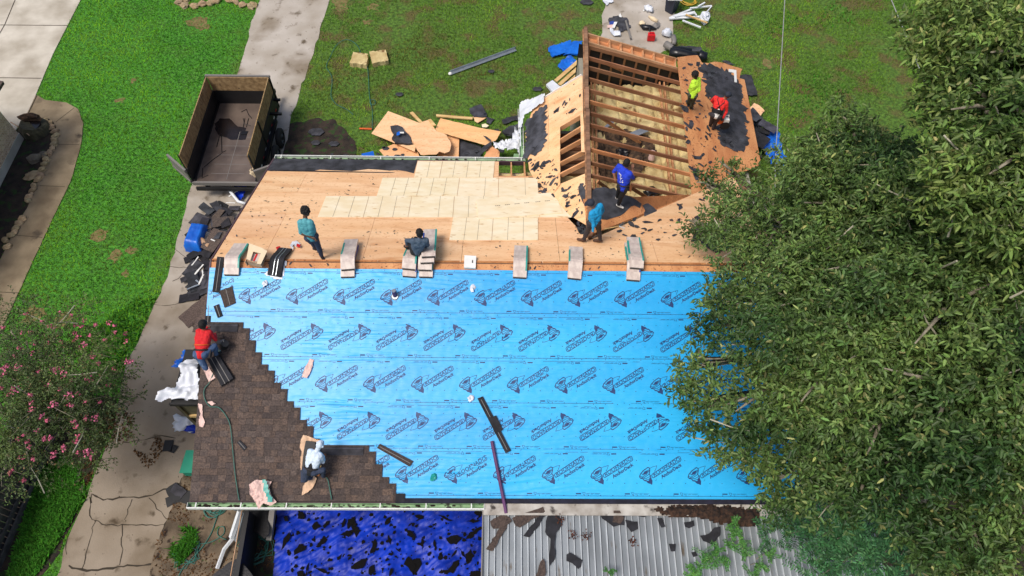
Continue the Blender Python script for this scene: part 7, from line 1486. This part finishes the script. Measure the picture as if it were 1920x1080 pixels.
# red shirt with black braces
def ex_red(p,q,k,ch):
    n_=-k['fw']; ax=nrm(k['sc']-k['hc']); sb=k['chest']+n_*.128
    for s in (-1,1):
        a=k['sc']+k['side']*s*.11+n_*.085+ax*.01; b_=k['waist']-k['side']*s*.10+n_*.10-ax*.0; mb=MB(); mb.tube([k['sc']+k['side']*s*.11+ax*.07,a,(a+b_)/2+n_*.035,b_],.013,6); ch('brace',mb,'black')
    e1=k['hs'];e2=nrm(np.cross(ax,e1)); c=k['waist']-ax*.02; mb=MB(); vs=[];N=28
    for i in range(N):
        t=2*math.pi*i/N
        for h,rx,ry in ((-.06,.176,.146),(.07,.172,.145)): vs.append(c+ax*h+e1*math.cos(t)*rx+e2*math.sin(t)*ry)
    mb.add(vs,[(2*i,2*((i+1)%N),2*((i+1)%N)+1,2*i+1) for i in range(N)]); ch('back_support',mb,'black')
b=wr_z(14.1,7.2)
person((1310,160),10.8,b,dict(head=(585,205,1.50),neck=(545,255,1.38),shL=(340,255,1.34),shR=(560,360,1.26),elL=(265,310,1.10),haL=(315,380,1.0),elR=(565,520,.98),haR=(500,650,.80),hiL=(300,590,.88),hiR=(410,620,.86),knL=(265,710,.48),anL=(225,830,.09),toL=(240,800,.05),knR=(345,740,.48),anR=(285,895,.09),toR=(215,950,.03)),
 'worker in red long-sleeved shirt with black braces bending over the torn felt',V(.8,.5,-.5),dict(skin='skin',shirt='red_shirt2',pants='pants_dark',shoe='boot_dark',belt='white',glove='boot_dark'),None,sleeve=1,hatc=('cap',),extra=ex_red)
# saw held by that worker
q0=G(1354,232,b+.42); r=root('circular_saw',q0,'orange and white power saw held by the worker with black braces','power saw')
mb=MB(); mb.ell(q0+V(-.10,0,.12),(.11,.10,.10),12,8); mk('motor_housing',mb,M['orange'],r,smooth=True); mb=MB(); mb.box(q0+V(.08,0,.12),(.085,0,0),(0,.07,0),(0,0,.10)); mk('body_cover',mb,M['white'],r); mb=MB(); mb.tube([q0+V(.02,-.02,.2),q0+V(.02,.02,.32),q0+V(.12,.02,.34),q0+V(.14,0,.2)],.02,8); mk('handle',mb,M['white'],r,smooth=True); mb=MB(); mb.cyl(q0+V(.08,-.09,-.02),q0+V(.08,-.06,-.02),.15,20); mk('blade',mb,M['black'],r)
# red shirt kneeling on the left edge
xx=NEAR(384,650); b=xx[2]+.10
def ex_kn(p,q,k,ch):
    toolbelt(p,q,k,ch,'boot_dark',1,1); c=k['waist']; ax=nrm(k['sc']-k['hc']); e1=k['hs'];e2=nrm(np.cross(ax,e1)); P=[c+ax*.03+e1*math.cos(t)*.165+e2*math.sin(t)*.14 for t in np.linspace(0,2*math.pi,25)]; mb=MB(); mb.tube(P,.014,6,cap=False); ch('waist_strap',mb,'orange')
person((345,590),7.71,b,dict(head=(278,142,.86),neck=(285,205,.74),shL=(215,240,.66),shR=(365,255,.66),elL=(215,300,.50),haL=(330,190,.40),elR=(455,360,.42),haR=(450,285,.30),hiL=(195,570,.38),hiR=(290,570,.38),knL=(310,770,.10),anL=(260,620,.06),toL=(215,600,.02),knR=(440,450,.40),anR=(465,580,.12),toR=(525,540,.05)),
 'kneeling worker in bright red shirt and jeans at the left edge of the new shingles',V(.25,.75,-.6),dict(skin='skin',shirt='red_shirt',pants='jeans',shoe='boot_dark',belt='red_shirt'),('hair',1.12,40.,.006),sleeve=1,extra=ex_kn)
mb=MB(); a=NEAR(408,643,.30);d_=NEAR(421,640,.30); mb.tube([a,d_],.05,8); r=root('nail_gun',NEAR(418,648,.1),'black and grey nail gun beside the kneeling worker in red','nail gun'); mk('gun_barrel',mb,M['metal_dull'],r); mb=MB(); mb.cyl(NEAR(420,650,.12),NEAR(422,644,.34),.085,14); mk('nail_drum',mb,M['black'],r); mb=MB(); mb.tube([NEAR(407,652,.2),NEAR(413,660,.12)],.03,6); mk('gun_grip',mb,M['metal'],r)
# hooded grey sweatshirt, crouching near the eave
xx=NEAR(588,880); b=xx[2]+.10
person((550,805),7.71,b,dict(head=(385,225,.84),neck=(350,300,.74),shL=(245,320,.68),shR=(390,380,.66),elL=(215,400,.46),haL=(300,330,.30),elR=(430,470,.44),haR=(440,400,.26),hiL=(200,590,.38),hiR=(300,610,.38),knL=(170,730,.12),anL=(185,640,.07),toL=(165,600,.03),knR=(425,590,.40),anR=(430,680,.12),toR=(515,640,.05)),
 'crouching worker in pale blue hooded sweatshirt and tool belt at the lower edge of shingles',V(.4,.6,-.7),dict(skin='skin',shirt='white_hoodie',pants='jeans_dark',shoe='boot',belt='pants_black',hood='white_hoodie'),None,sleeve=1,extra=lambda p,q,k,ch: toolbelt(p,q,k,ch,'leather',1,1))
slabpx('shingle_stack',NEAR,nN,[(576,830),(593,832),(594,845),(580,862),(571,892),(568,886),(572,850)],.14,.04,'black',label='black shingle bundle half hidden behind the grey hooded worker',cat='shingle bundle')
slabpx('knee_pad',NEAR,nN,[(566,884),(592,888),(588,902),(566,908)],.12,.05,'jeans_dark',label='dark blue knee cushion below the grey hooded worker',cat='cushion')
